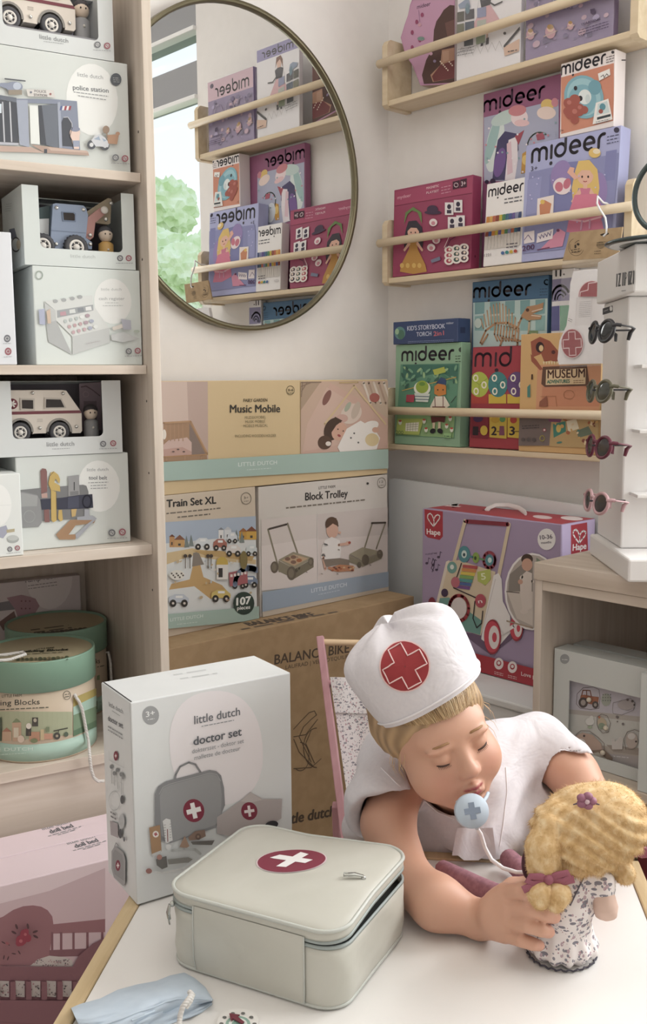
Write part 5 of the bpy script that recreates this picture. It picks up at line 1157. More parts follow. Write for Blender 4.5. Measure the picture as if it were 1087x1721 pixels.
a.poly('#8a7d6f', (728, 828), (800, 822), (842, 830), (840, 870), (790, 850), (740, 860)); a.poly('#c9875f', (745, 868), (800, 850), (860, 855), (862, 878), (790, 882))
for i in range(16): a.ell(random.choice(['#b5623f', '#d9b48a', '#c98a6a', '#8a4a38']), 755+i*7, 866+(i % 3)*6-3, 6, 4)
for i in range(10): a.ell('#8f8478', random.uniform(480, 1000), random.uniform(780, 940), 5, 2, 20)
a.poly('#9db0c6', (462, 970), (1014, 880), (1016, 945), (462, 1055)); a.text('#dbe4ee', 'LITTLE DUTCH', (674, 972), (828, 944), 17, .01); a.fine('#c9d6e4', (705, 982), (800, 962), 5)
a.poly('#cbbfae', (462, 1055), (1016, 945), (1016, 985), (462, 1090))
a.build('printed_front', k.root)

k = corner_carton('toy_carton', 'wide cream music mobile carton lying on top of the corner stack', (40, 540), (40, 55), (1012, 50), zt1+.0006, 1.154, CRM, xl=-.880)
MM_ = k; a = k.front(K7)
a.poly('#d9bfb2', (-100, 55), (230, 55), (232, 400), (-100, 412)); a.poly('#c7ab9f', (140, 56), (230, 55), (232, 400), (150, 330)); a.poly('#b08868', (38, 235), (150, 225), (160, 232), (226, 360), (228, 400), (38, 405))
a.poly('#8f7a70', (150, 235), (222, 375), (150, 380)); a.poly('#d6b5aa', (38, 330), (60, 310), (140, 298), (160, 320), (160, 372), (38, 375)); a.poly('#c99f92', (38, 350), (120, 340), (160, 360), (160, 378), (38, 380))
for x_ in (48, 66, 84, 102, 120): a.line('#b98f6e', 5, (x_, 240), (x_+2, 312))
a.line('#c2976f', 8, (38, 235), (155, 228)); a.line('#c2976f', 8, (155, 228), (228, 368)); a.line('#b5895f', 6, (38, 383), (228, 372)); a.line('#b98f6e', 6, (50, 385), (50, 404)); a.line('#b98f6e', 6, (130, 380), (130, 402)); a.line('#b98f6e', 6, (200, 378), (200, 400)); a.ell('#efe6d8', 40, 285, 9, 22)
for x_, y_ in ((80, 360), (100, 350), (125, 360)): a.ell('#6f5a58', x_, y_, 6, 3)
a.text(mat('#4f4836'), 'FAIRY GARDEN', (385, 144), (488, 142), 14, .008); a.text(mat('#35322f'), 'Music Mobile', (326, 190), (543, 188), 34, .014)
for y_, x0, x1, t_ in ((218, 390, 482, 'MUZIEKMOBIEL'), (236, 392, 478, 'MUSIK MOBILE'), (254, 384, 490, 'MOBILE MUSICAL'), (298, 348, 526, 'INCLUDING WOODEN HOLDER')): a.text(mat('#857a58'), t_, (x0, y_), (x1, y_-3), 12)
a.ring('#6f6648', 588, 93, 17, 19, 2.5); a.text('#4f4836', '0-6', (578, 97), (600, 96), 10, .02); a.fine('#6f6648', (576, 107), (602, 106), 4)
a.poly('#cfae98', (632, 55), (1014, 52), (1014, 345), (632, 370)); a.poly('#b59a80', (632, 55), (720, 55), (632, 180)); a.poly('#d2ab9a', (640, 370), (760, 60), (1014, 200), (1014, 345))
for i in range(5): a.line('#8f7560', 5, (640+i*20, 58), (635, 120-i*22 if i < 3 else 60))
a.poly('#d6b3a2', (660, 240), (745, 80), (860, 150), (800, 330), (640, 360)); a.ell('#8a5a50', 745, 125, 14, 36, 25); a.poly('#c9b09a', (890, 60), (1014, 58), (1014, 220), (960, 180))
for i in range(6): a.line(('#e0d2c4', '#b89a86')[i % 2], 12, (905+i*22, 60), (935+i*22, 150))
a.ell('#b5645a', 952, 125, 22, 20); a.line('#d9bd8f', 10, (735, 240), (865, 75)); a.line('#d9bd8f', 9, (862, 72), (1000, 240)); a.line('#c7a877', 5, (740, 250), (738, 300)); a.line('#c7a877', 7, (800, 60), (880, 58))
a.ell('#dcc7b8', 850, 195, 50, 40, -40); a.ell('#c9b5a4', 870, 180, 16, 40, 20); a.ell('#a8b09a', 835, 165, 10, 24, 30); a.ell('#d2a79a', 810, 215, 26, 18)
a.ell('#4f382c', 770, 262, 36, 52, 25); a.ell('#5f4434', 735, 320, 30, 30); a.ell('#d9a78f', 798, 272, 32, 40, 25); a.poly('#4f382c', (755, 240), (780, 208), (812, 225), (785, 245), (765, 275)); a.ell('#3a2622', 792, 262, 3); a.ell('#3a2622', 815, 270, 3); a.ell('#a84a48', 797, 290, 8, 5, 30); a.ell('#e6dcd2', 750, 325, 12, 10)
a.poly('#ece6e0', (790, 340), (830, 260), (890, 225), (950, 260), (975, 300), (960, 350), (800, 360)); a.ell('#ece6e0', 930, 250, 40, 22, -20); a.ell('#d9a78f', 955, 265, 15, 12); a.ell('#e0c996', 940, 308, 30, 28)
for x_, y_ in ((848, 300), (862, 280), (880, 320)): a.ell('#6a6a68', x_, y_, 4)
a.poly(TEAL, (-100, 412), (1014, 348), (1014, 432), (-100, 495)); a.text('#e0ebe6', 'LITTLE DUTCH', (358, 424), (526, 414), 17, .01); a.fine('#cfe0da', (395, 440), (500, 433), 5)
a.build('printed_front', k.root)

# lilac walker box on the low bench
xw_ = -.2; LIL = mat('#a793b5', .5); RED = mat('#b8323f', .5); WH = mat('#ece8e8', .5)
pTL, pTR, pBR = atX(710, 851, xw_), atX(943, 886, xw_), atX(895, 1152, xw_)
zT = (pTL.z+pTR.z)/2
k = Carton('walker_carton', 'lilac and red baby walker box with a carry handle standing on the low bench', 'box', (xw_, pTL.y, .4586), (0, -1, 0), (1, 0, 0), ZV, pTL.y-pTR.y, .135, zT-.4586, LIL)
HP = k; a = k.front(KH)
a.poly(RED, (178, 178), (253, 185), (253, 296), (240, 310), (192, 300), (180, 288))
def heart(a, cx, cy, s, m_='#f3ecec', wd=5):
    a.line(m_, wd, *[(cx+s*x, cy+s*y) for x, y in [(0, 1.0), (-.55, .3), (-.9, -.3), (-.85, -.8), (-.5, -1), (-.2, -.7), (0, -.2), (.1, .3), (0, 1.0), (.5, .35), (.9, -.2), (.95, -.6), (.65, -.8), (.3, -.6), (.05, -.1)]])
heart(a, 215, 228, 27); a.text('#f3ecec', 'Hape', (188, 286), (243, 291), 22, .02)
a.text('#4f3f58', 'musical toy', (182, 372), (230, 366), 8); 
for x_, y_ in ((188, 405), (214, 412), (228, 432), (236, 380)): a.ell('#4f3f58', x_, y_, 6, 5); a.line('#4f3f58', 2.5, (x_+5, y_), (x_+7, y_-22), (x_+14, y_-18))
a.line('#4f3f58', 3, (210, 440), (218, 420), (208, 405), (214, 385), (220, 400), (206, 425), (216, 436))
a.ell(WH, 678, 307, 37, 44); a.text('#5a4f60', '10-36', (652, 308), (702, 304), 17, .02); a.text('#5a4f60', 'months', (656, 326), (698, 323), 10, .01)
# the walker picture
CR_ = mat('#d9c5a8'); TL_ = mat('#6fa39a')
a.poly('#6f5a78', (330, 690), (450, 780), (620, 650), (560, 690)); a.line(CR_, 17, (345, 232), (300, 400)); a.line(CR_, 17, (525, 246), (480, 470)); a.line('#8e3040', 17, (352, 234), (520, 246))
a.poly(CR_, (270, 398), (320, 392), (470, 440), (410, 700), (340, 680), (222, 590)); a.poly(TL_, (235, 548), (280, 545), (415, 640), (408, 698), (340, 680), (222, 590)); a.poly('#e3d6c4', (268, 398), (282, 392), (232, 590), (222, 588))
a.poly(WH, (462, 455), (482, 445), (495, 470), (500, 560), (530, 620), (530, 690), (470, 760), (412, 715), (415, 680)); a.line('#cfc8c8', 3, (470, 470), (415, 690))
a.ring('#c05060', 445, 392, 24, 32, 12); a.ell('#4f8f9a', 342, 368, 24, 34); a.ell('#c9dcd8', 342, 368, 11, 16); a.ell('#2f4a55', 342, 370, 5, 7); a.ell('#8aa84a', 390, 382, 14, 22); a.ell('#3a4a2a', 388, 384, 5, 8); a.ell('#4f8f9a', 445, 392, 16, 22); a.ell('#c9dcd8', 447, 392, 8, 11); a.line('#4f8f9a', 8, (362, 376), (378, 380)); a.line('#6a9a6a', 8, (404, 386), (422, 390))
a.ell(TL_, 293, 422, 20, 24); a.ell('#dfe8e2', 293, 420, 8, 10); a.poly('#b5c25a', (396, 440), (450, 428), (452, 470), (430, 495), (398, 478)); a.text('#e8efc8', '5', (414, 472), (432, 470), 26, .02)
for i, c_ in enumerate(('#c05050', '#d98a4a', '#d9c04a', '#7fae5a', '#4f9a9a', '#4f6aa8', '#7a4f94')): a.poly(c_, (338-i*4, 410+i*14), (398-i*5, 416+i*14), (396-i*5, 429+i*14), (336-i*4, 422+i*14))
a.line('#3f3038', 5, (332, 405), (300, 500)); a.line('#3f3038', 5, (300, 505), (390, 545)); a.ell('#c05060', 410, 558, 22, 28); a.text('#f0e6e6', 'n', (402, 568), (418, 566), 16, .02); a.ell('#c56a78', 308, 482, 18, 22); a.ell('#4a3a58', 264, 525, 14, 17)
a.ring('#b5404a', 322, 588, 40, 52, 14); a.ell('#dcd2d2', 322, 588, 32, 44); a.line('#2f2a30', 5, (388, 560), (380, 630), (395, 668), (415, 650), (420, 600)); a.ell('#8f3040', 212, 575, 16, 32)
for x_, y_, r_ in ((460, 705, 32), (558, 668, 24)):
    a.ell('#a5323f', x_, y_, r_+3, r_*2.05+6); a.ell('#d9485a', x_-2, y_, r_, r_*2); a.ell('#e6dede', x_+6, y_+2, r_*.68, r_*1.5); a.ell('#d9485a', x_+8, y_+2, r_*.3, r_*.62)
a.ell('#c05060', 585, 612, 14, 22); a.ell('#e6dede', 586, 612, 7, 12); a.line(WH, 14, (500, 690), (548, 660))
a.ell(WH, 622, 520, 112, 158); a.ell('#b9aea6', 624, 520, 106, 150); a.poly('#8f877f', (530, 450), (590, 400), (625, 400), (625, 520), (525, 520)); a.poly('#d2c8be', (520, 520), (625, 520), (625, 660), (560, 630)); a.poly('#7f8f7a', (640, 380), (690, 420), (700, 480), (640, 460)); a.line('#6a5f5c', 4, (518, 520), (570, 525))
a.ell('#4a362e', 602, 388, 24, 22); a.ell('#d2a28c', 602, 410, 22, 26); a.poly('#d9ccc4', (572, 460), (600, 436), (622, 445), (620, 590), (585, 600), (575, 540)); a.line('#d9ccc4', 14, (580, 460), (625, 478)); a.ell('#d2a28c', 575, 480, 10); a.ell('#d9ccc4', 590, 600, 16, 12); a.line('#b09a86', 6, (520, 640), (625, 668))
a.poly(RED, (160, 690), (390, 772), (700, 852), (700, 930), (440, 856), (160, 780))
for x_, y_ in ((487, 814), (543, 828)): a.ell('#e9dede', x_, y_, 19, 24); a.ell('#b8323f', x_, y_-2, 10, 12); a.ell('#e9dede', x_, y_-3, 6, 7); a.fine('#e9c9cc', (x_-18, y_+34), (x_+18, y_+43), 4, 2)
a.text('#f0dcde', 'Love play', (580, 862), (660, 880), 16, .01)
a.build('printed_front', k.root)
a = k.right(KH); a.poly('#c6b3dc', (740, 248), (885, 222), (885, 400), (740, 400)); a.poly(RED, (776, 250), (842, 238), (846, 358), (836, 372), (784, 380), (776, 366)); heart(a, 810, 295, 28, wd=7); a.text('#f3ecec', 'Hape', (783, 354), (838, 346), 26, .03); a.build('side_print', k.root)  # paler lilac: window light on this side is put into the colour
a = k.top(KH); a.poly(RED, (165, 175), (305, 150), (890, 220), (738, 246)); a.ell('#e9dada', 780, 222, 46, 8, 4); a.ell('#dfc6c8', 660, 217, 40, 7, 5); heart(a, 300, 166, 10, wd=3); a.line('#7d1f2c', 2, (420, 190), (440, 180)); a.fine('#f0dcde', (258, 172), (345, 178), 6); a.build('top_print', k.root)
q = [k.top(KH).P(*p) for p in ((432, 192), (440, 188), (470, 183), (520, 187), (565, 196), (588, 206), (592, 210))]
h_ = [0, .004, .0085, .011, .0085, .004, 0]
MB().tube([p+ZV*(dz+.001) for p, dz in zip(q, h_)], [(.006, .0016)]*7, mat('#e6dcdc', .4), 10, up=(1, 0, 0)).build('carry_handle', k.root)
# ------------------------------------------------------------------ puzzle cartons in the right cabinet
KP = (860, 900, 4.097); KS = (900, 380, 5.813)
SAGE = mat('#ccd1cf', .5)
zf = .4052
def puzzle_carton(label, xf, y0, y1, h, depth, win=None):
    O = Vector((xf, y0, zf)); root = thing('puzzle_carton', label, 'box', (xf+depth/2, (y0+y1)/2, zf), group='pale puzzle cartons in the cabinet')
    c = Carton.__new__(Carton); c.O, c.ex, c.ed, c.ez, c.w, c.d, c.h, c.root = O, Vector((0, -1, 0)), Vector((1, 0, 0)), ZV, y0-y1, depth, h, root
    outer = [(0, 0), (c.w, 0), (c.w, h), (0, h)]
    MB().prism(outer, O+c.ed*.002, c.ex, ZV, -c.ed, .002, SAGE, hole=win).build('front_panel', root)
    m = MB(); m.obox(O+c.ed*.0021, c.ex*.0015, c.ed*(depth-.0021), ZV*h, SAGE); m.obox(O+c.ed*.0021+c.ex*(c.w-.0015), c.ex*.0015, c.ed*(depth-.0021), ZV*h, SAGE)
    m.obox(O+c.ed*.0021+c.ex*.0016+ZV*(h-.0015), c.ex*(c.w-.0032), c.ed*(depth-.0021), ZV*.0015, SAGE); m.obox(O+c.ed*.0021+c.ex*.0016, c.ex*(c.w-.0032), c.ed*(depth-.0021), ZV*.0015, SAGE)
    m.obox(O+c.ed*(depth-.002)+c.ex*.0016+ZV*.0016, c.ex*(c.w-.0032), c.ed*.002, ZV*(h-.0032), SAGE); m.build('carton_shell', root)
    return c
xa = -.405; yA = atX(*px(KP, (295, 775)), xa).y; hA = atX(*px(KP, (295, 775)), xa).z-zf
def lw(p): q = atX(*px(KP, p), xa); return (yA-q.y, q.z-zf)
w0 = lw((395, 998)); w1 = lw((400, 1580)); wy1 = yA-(-1.155)-.022
k = puzzle_carton('pale puzzle carton whose window shows an orange tractor, in the right cabinet', xa, yA, -1.155, hA, .045, [(w0[0], max(.024, w1[1])), (wy1, max(.024, w1[1])), (wy1, w0[1]), (w0[0], w0[1])])
PZ = k; a = k.front(KP); a.ell('#9a9d9e', 364, 850, 32, 34); a.fine('#d2d5d5', (346, 856), (384, 858), 8, 1); a.build('printed_front', k.root)
xb_ = xa+.014
pz = thing('wooden_puzzle', 'wooden farm peg puzzle with a tractor seen through its carton window', 'puzzle', (xb_, (yA-1.155)/2, zf+.0018))
MB().obox(Vector((xb_, yA-.012, zf+.0018)), Vector((0, -1, 0))*(yA+1.155-.024), Vector((1, 0, 0))*.009, ZV*(hA-.0045), mat('#cfc7c4', .5)).build('board', pz)
a = Art((xb_, 0, 0), (-1, 0, 0), crop=KP); yv = Vector((0, 1, 0)); a.clip = [(yv, -1.155+.014), (-yv, -(yA-.014)), (ZV, zf+.003), (-ZV, -(zf+hA-.004))]
a.poly('#c3c0ca', (380, 960), (1400, 1060), (1400, 1330), (380, 1210)); a.poly('#b8b2ac', (380, 1195), (1400, 1300), (1400, 1350), (380, 1225)); a.poly('#c8c9c4', (380, 1225), (1400, 1345), (1400, 1560), (380, 1420)); a.poly('#b7aea4', (380, 1420), (1400, 1530), (1400, 1800), (380, 1640)); a.poly('#a89e94', (650, 1440), (1400, 1520), (1400, 1580), (700, 1490)); a.poly('#b5aeac', (520, 1490), (1400, 1560), (1400, 1720), (520, 1600))
for x_, y_, r_ in ((485, 1190-80, 60),): pass
a.line('#6a6262', 3.5, (445, 1160), (450, 1090), (490, 1050), (560, 1042), (600, 1060), (608, 1120), (600, 1190), (540, 1198), (470, 1188), (445, 1160))
a.poly('#a96a4f', (470, 1130), (475, 1100), (500, 1095), (560, 1108), (600, 1112), (596, 1150), (560, 1165), (500, 1150)); a.line('#8f5a44', 7, (482, 1100), (490, 1065), (540, 1068), (548, 1108)); a.line('#8f5a44', 6, (515, 1066), (516, 1100)); a.ell('#5a5250', 492, 1150, 32, 36); a.ell('#a9a09a', 492, 1150, 17, 20); a.ell('#5a5250', 576, 1165, 22, 25); a.ell('#a9a09a', 576, 1165, 10, 12)
a.ell('#a9b0a4', 650, 1130, 34, 44)
for i in range(12): a.ell('#6f7672', 630+(i % 4)*17, 1095+(i//4)*20, 4)
a.line('#8a8484', 3, (695, 1200), (700, 1150), (760, 1135), (820, 1120), (850, 1150), (840, 1200), (760, 1235), (700, 1225), (695, 1200)); a.ell('#b0a9aa', 790, 1165, 60, 34); a.ell('#6a6262', 800, 1130, 9); a.ell('#6a6262', 832, 1140, 9); a.ell('#4a4444', 845, 1165, 6)
for x_, y_, r_ in ((728, 1248, 10), (768, 1296, 9), (730, 1280, 5)): a.ell('#7f7878', x_, y_, r_)
a.ell('#d9dad6', 540, 1280, 30, 26); a.ell('#d9dad6', 552, 1255, 14, 16); a.ell('#a3b59a', 540, 1318, 16, 10); a.line('#7a726e', 3.5, (590, 1300), (590, 1250), (620, 1228), (660, 1240), (682, 1290), (670, 1350), (630, 1360), (600, 1330), (590, 1300)); a.ell('#c3b49a', 625, 1290, 30, 40, -20); a.ell('#8fa08a', 622, 1310, 24, 22); a.ell('#c9785a', 606, 1250, 8)
a.line('#7a706a', 4, (440, 1440), (445, 1370), (480, 1342), (540, 1345), (600, 1390), (640, 1430), (640, 1490), (600, 1500)); a.poly('#c0a596', (445, 1430), (450, 1375), (490, 1355), (560, 1370), (620, 1430), (628, 1490), (560, 1490), (500, 1440)); a.ell('#4a4242', 502, 1378, 8); a.ell('#e0dcd8', 480, 1440, 36, 44)
a.poly('#8f7a6a', (520, 1480), (640, 1470), (700, 1530), (690, 1590), (600, 1590), (525, 1560)); a.poly('#c9c2b4', (540, 1500), (600, 1490), (660, 1540), (600, 1560), (540, 1550)); a.line('#2f2a2a', 6, (516, 1460), (514, 1530))
a.poly('#cfcac6', (690, 1400), (710, 1395), (715, 1420), (750, 1380), (770, 1395), (765, 1470), (695, 1470)); a.line('#7a706a', 4, (790, 1470), (775, 1400), (800, 1350), (850, 1335), (890, 1350)); a.ell('#c2b4ac', 830, 1410, 42, 55); a.ell('#dcd8d4', 828, 1380, 26, 22); a.ell('#4a4242', 860, 1416, 7)
a.fine('#d2d0d2', (705, 1520), (810, 1530), 10); a.build('puzzle_print', pz)
kn = mat('#d9cdb8', .5)
for p in ((540, 1128), (655, 1322), (634, 1492)):
    q = atX(*px(KP, p), xb_); m = MB(); m.ell((q.x-.005, q.y, q.z), (.005, .005, .005), kn, n=14, k=8); m.build('knob', pz)
yB = atX(*px(KP, (415, 742)), -.335).y-.003; zB = atX(*px(KP, (415, 742)), -.335).z
puzzle_carton('blue grey puzzle carton behind the tractor puzzle carton', -.335, yB, -1.2, zB-zf, .045)
k3 = puzzle_carton('pale puzzle carton at the right frame edge, in front of the tractor puzzle carton', -.441, atX(*px(KP, (892, 945)), -.441).y, -1.28, atX(*px(KP, (892, 945)), -.441).z-zf, .030)
yr_ = atX(1073, 1390, -.40).y
Carton('red_carton', 'dark red carton low in the cabinet at the right edge, behind the doll', 'box', (-.40, yr_, .0005), (0, -1, 0), (1, 0, 0), ZV, .26, .2, .34, mat('#6e1a24', .5))

# ------------------------------------------------------------------ sunglasses stand
SA = radians(45); e1 = Vector((-cos(SA), -sin(SA), 0)); nL = Vector((-sin(SA), cos(SA), 0))
SW = mat('#e3e1e0', .4); SWD = mat('#cfcdcd', .4)
bz = .042
far = atZ(1003.7, 896.7, CZ+bz); near = atZ(1058.5, 921.4, CZ+bz)
colw = (near-far).dot(e1); colw = max(.12, min(.2, colw))
Pf = far
base0 = atZ(990, 931, CZ)
st = thing('sunglasses_stand', 'pale grey countertop display tower holding four sunglasses', 'display stand', (Pf+e1*colw/2-nL*colw/2)*1.0)
st.location.z = CZ+.0005
bL = (Pf-base0).dot(-nL); bB_ = (Pf-base0).dot(e1)
MB().obox(Vector((*base0.xy, CZ+.0006)), e1*(colw+2*abs(bB_)+.11), -nL*(colw+2*abs(bL)), ZV*(bz-.001), SW, .004).build('base', st)
def zat(P, px_, py_): return hit(px_, py_, P, nL).z
hz0 = zat(Pf+nL*.012, 997, 513); hz1 = zat(Pf+nL*.012, 999, 443)
MB().obox(Vector((*Pf.xy, CZ+bz)), e1*colw, -nL*colw, ZV*(hz0-CZ-bz-.0005), SW, .003).build('column', st)
Hf = Pf+nL*.012-e1*.012
MB().obox(Vector((*Hf.xy, hz0)), e1*(colw+.09), -nL*(colw+.03), ZV*(hz1-hz0), SW, .003).build('header', st)
a = Art(Vector((*Hf.xy, hz0)), nL, crop=KS); BKI = mat('#2c2c30', .5)
# condensed wordmark, each letter as bars between two rails in the zoom
def ql(x, t): return (x, (595-(x-785)*.17)-t*(128+(x-785)*.02))
def bar(x0, t0, x1, t1, w_): w_ += 3; a.poly(BKI, *[ql(*p) for p in ((x0, t0), (x0+w_, t0), (x1+w_, t1), (x1, t1))])
def I(x): bar(x, 0, x+5, 1, 9)
def Zl(x, w_): bar(x, 0, x+w_-9, 1, 9); a.poly(BKI, ql(x, 0), ql(x+w_, 0), ql(x+w_+1, .12), ql(x, .12)); a.poly(BKI, ql(x+4, .88), ql(x+w_+4, .88), ql(x+w_+4, 1), ql(x+4, 1))
I(785); Zl(805, 26); I(845)
bar(864, 0, 869, 1, 9); a.line(BKI, 8, ql(873, .95), ql(890, .9), ql(894, .72), ql(888, .55), ql(872, .5))
I(903); Zl(917, 24); I(950)
a.fine('#55555a', (842, 637), (886, 630), 9, 1); a.build('header_lettering', st)
a = Art(Vector((*Pf.xy, 0)), nL, crop=KS); a.poly('#3a3a40', (655, 805), (752, 775), (754, 838), (655, 868)); a.ell('#e6e6e6', 736, 806, 13, 24); a.fine('#c9c9cc', (668, 835), (710, 820), 10); a.build('size_sticker', st)
for py_ in (615, 722, 828):
    z_ = hit(1083, py_+4, Pf+e1*(colw+.001), e1).z
    MB().obox(Vector((*(Pf+e1*(colw+.0005)-nL*.014).xy, z_)), e1*.05, -nL*(colw-.02), ZV*.006, SW, .001).build('ledge', st)
PEG = mat('#3f3f44', .4, .5)
def sunglasses(label, cpx, color, lens, first=None):
    P = hit(*cpx, Pf+nL*.058, nL)
    fwd = (nL*.985+e1*.17).normalized(); xx = fwd.cross(ZV).normalized()
    rotz = atan2(xx.y, xx.x)
    t = thing('sunglasses', label, 'sunglasses', P, (radians(8), radians(0), rotz), 'sunglasses on the display tower')
    fm = mat(color, .35); lm = mat(lens, .12)
    if first:
        for ch in first.children:
            c = ch.copy(); COL.objects.link(c); c.parent = t
            me = ch.data.copy(); c.data = me; me.materials.clear(); me.materials.append(lm if ch.name.startswith('lens') else fm)
    else:
        B = lambda m_, n: m_.build(n, t, local=True)
        # local x across, y forward (out of the lens), z up
        fr_ = MB()
        for s_ in (-1, 1):
            pts = [(s_*.027+.0225*cos(q)*(1+.08*cos(q)*s_), -.004*(cos(q)*s_+1)*.8, .0185*sin(q)+.0015*cos(q)*s_) for q in np.linspace(0, 2*pi, 28, endpoint=False)]
            fr_.tube(pts, (.0030), fm, 8, closed=True)
        fr_.tube([(-.007, .0, .006), (-.003, .002, .009), (.003, .002, .009), (.007, 0, .006)], .0026, fm, 8)
        for s_ in (-1, 1): fr_.tube([(s_*.049, -.004, .008), (s_*.054, -.008, .010), (s_*.0555, -.016, .010)], .0032, fm, 8)
        B(fr_, 'frame')
        for s_ in (-1, 1):
            l_ = MB(); ang = np.linspace(0, 2*pi, 28, endpoint=False)
            vs = [(s_*.027, .0012, 0)]+[(s_*.027+.0215*cos(q)*(1+.08*cos(q)*s_), -.004*(cos(q)*s_+1)*.8, .0178*sin(q)+.0015*cos(q)*s_) for q in ang]
            l_.add(vs, [[0, 1+(i+1) % 28, 1+i] for i in range(28)], lm, True); vs2 = [(x, y-.0012, z) for x, y, z in vs]; l_.add(vs2, [[0, 1+i, 1+(i+1) % 28] for i in range(28)], lm, True)
            B(l_, 'lens')
        for s_ in (-1, 1):
            l_ = MB(); l_.tube([(s_*.0555, -.016, .010), (s_*.054, -.035, .010), (s_*.046, -.044, .009), (s_*.030, -.046, .003), (s_*.026, -.046, -.010)], [(.0016, .0034)]*3+[(.0018, .004), (.0015, .003)], fm, 8)
            B(l_, 'temple')
    # the peg that carries the glasses
    q = P-nL*.058+Vector((0, 0, .0015)); MB().tube([q, q+nL*.064], .0016, PEG, 8).build('peg', st)
    return t
g0 = sunglasses('black sunglasses, topmost pair on the display tower', (1005, 557), '#24252b', '#17181c')
sunglasses('olive green sunglasses, second pair from the top of the tower', (1001, 657), '#5f5b45', '#3b3d36', g0)
sunglasses('maroon sunglasses, third pair from the top of the tower', (1000, 750), '#6b1f38', '#3a3436', g0)
sunglasses('pale pink sunglasses, lowest pair on the display tower', (996, 843), '#c59aa0', '#3c3538', g0)

# tabletop mirror on the tower
cz = hz1+.0006
mc = atZ(1019, 409, cz+.003)+RT*.095
tmir = thing('tabletop_mirror', 'small round tabletop mirror on top of the sunglasses tower', 'mirror', (mc.x, mc.y, cz))
DG = mat('#4c5b5c', .25, .6); Mx = Matrix.Translation((mc.x, mc.y, cz))
MB().lathe([(0, 0), (.091, 0), (.095, .002), (.095, .005), (.090, .007), (.012, .008), (0, .008)], DG, 48, Mx).build('foot', tmir)
MB().lathe([(.087, -.0002), (.07, -.0002)], mat('#dfe3e4', .2, .3), 48, Mx).build('foot_ring', tmir)
MB().tube([(mc.x, mc.y, cz+.008), (mc.x, mc.y, cz+.020)], .005, DG, 12).build('stem', tmir)
fd = (-_r0*.75-_fw*.55); fd.z = 0; fd.normalize()
xx = ZV.cross(fd).normalized(); yy = fd.cross(xx); Mq = Matrix((xx, yy, fd)).transposed().to_4x4(); Mq.translation = Vector((mc.x, mc.y, cz+.020+.066))+RT*.004
MB().lathe([(.058, -.006), (.066, -.005), (.068, 0), (.066, .005), (.058, .006), (.0575, 0), (.058, -.006)], DG, 64, Mq).build('rim', tmir)
MB().lathe([(0, .003), (.0574, .003), (.0574, -.003), (0, -.003)], mirm, 64, Mq, smooth=False).build('mirror_glass', tmir)

# ------------------------------------------------------------------ hat packet hanging from the middle shelf's rail
xh = -.140
pk = thing('hat_packet', 'clear packet with a folded white nurse hat hanging from the middle wall rail', 'packet', atX(*px(KS, (560, 60)), xh))
KC_ = speckled('kraft_header', '#b99a72', '#b1926b', 60, .8, .05)
L2 = lambda p, x=xh: (-atX(*px(KS, p), x).y, atX(*px(KS, p), x).z)
PRX = lambda m_, pts, x, th, mt: m_.prism([L2(p, x) for p in pts], (x+th, 0, 0), (0, -1, 0), (0, 0, 1), (-1, 0, 0), th, mt)
PRX(MB(), [(333, 62), (848, 8), (806, 300), (262, 342)], xh-.003, .004, KC_).build('header_card', pk)
a = Art((xh-.003, 0, 0), (-1, 0, 0), crop=KS); a.poly(KC_, (333, 62), (848, 8), (806, 300), (262, 342)); a.poly('#2f261e', (628, 82), (655, 72), (712, 65), (716, 78), (690, 88), (640, 95))
a.ring('#4f3f30', 395, 205, 75, 85, 4, 20, 250); a.ring('#4f3f30', 395, 200, 62, 60, 4, 30, 200)
for x_, y_ in ((388, 192), (412, 176), (390, 205), (420, 180)): a.ell('#3a2f26', x_, y_, 9, 12, 30)
a.line('#4f3f30', 5, (385, 165), (400, 150), (425, 140)); a.fine('#4f3f30', (350, 240), (430, 225), 12, 2, 1.8); a.ell('#8f7654', 635, 185, 40, 34); a.fine('#4f3f30', (575, 250), (640, 245), 8, 2, 3); a.fine('#4f3f30', (600, 165), (690, 155), 8, 2, 3); a.build('card_print', pk)
hatp = [(368, 442), (470, 425), (700, 410), (705, 760), (695, 940), (690, 1340), (480, 1345), (225, 1352), (212, 1300), (232, 1120), (300, 970), (325, 800), (338, 560)]
cloth_w = speckled('white_cotton', '#f3f1f3', '#eeecf0', 90, .85, .25, .3, .7, .0006)
PRX(MB(), hatp, xh+.002, .010, cloth_w).build('folded_hat', pk)
a = Art((xh+.002, 0, 0), (-1, 0, 0), crop=KS); REDC = mat('#a8303c', .8); PKL = mat('#f0d3d6', .8)
a.poly('#e9e6e8', (400, 700), (560, 690), (680, 680), (690, 960), (390, 975)); a.fine('#a9a6a8', (430, 745), (545, 735), 7, 9, 2.6); a.line('#cfc9cc', 3, (395, 975), (410, 700)); a.line('#cfc9cc', 3, (560, 690), (545, 965)); a.fine('#8f8c8f', (328, 905), (370, 925), 10, 2, 2)
a.poly(PKL, *[(560+138*cos(t), 690+158*sin(t)) for t in np.linspace(pi, 2*pi, 20)]); a.poly(REDC, *[(560+130*cos(t), 690+150*sin(t)) for t in np.linspace(pi, 2*pi, 20)]); a.line(PKL, 9, (440, 690), (445, 645), (520, 625), (525, 560), (600, 550))
def cross_pts(cx, cy, r, wd, ky=1.0, rot=0):
    p = [(-wd, -r), (wd, -r), (wd, -wd), (r, -wd), (r, wd), (wd, wd), (wd, r), (-wd, r), (-wd, wd), (-r, wd), (-r, -wd), (-wd, -wd)]
    c, s = cos(radians(rot)), sin(radians(rot)); return [(cx+x*c-y*s, cy+(x*s+y*c)*ky) for x, y in p]
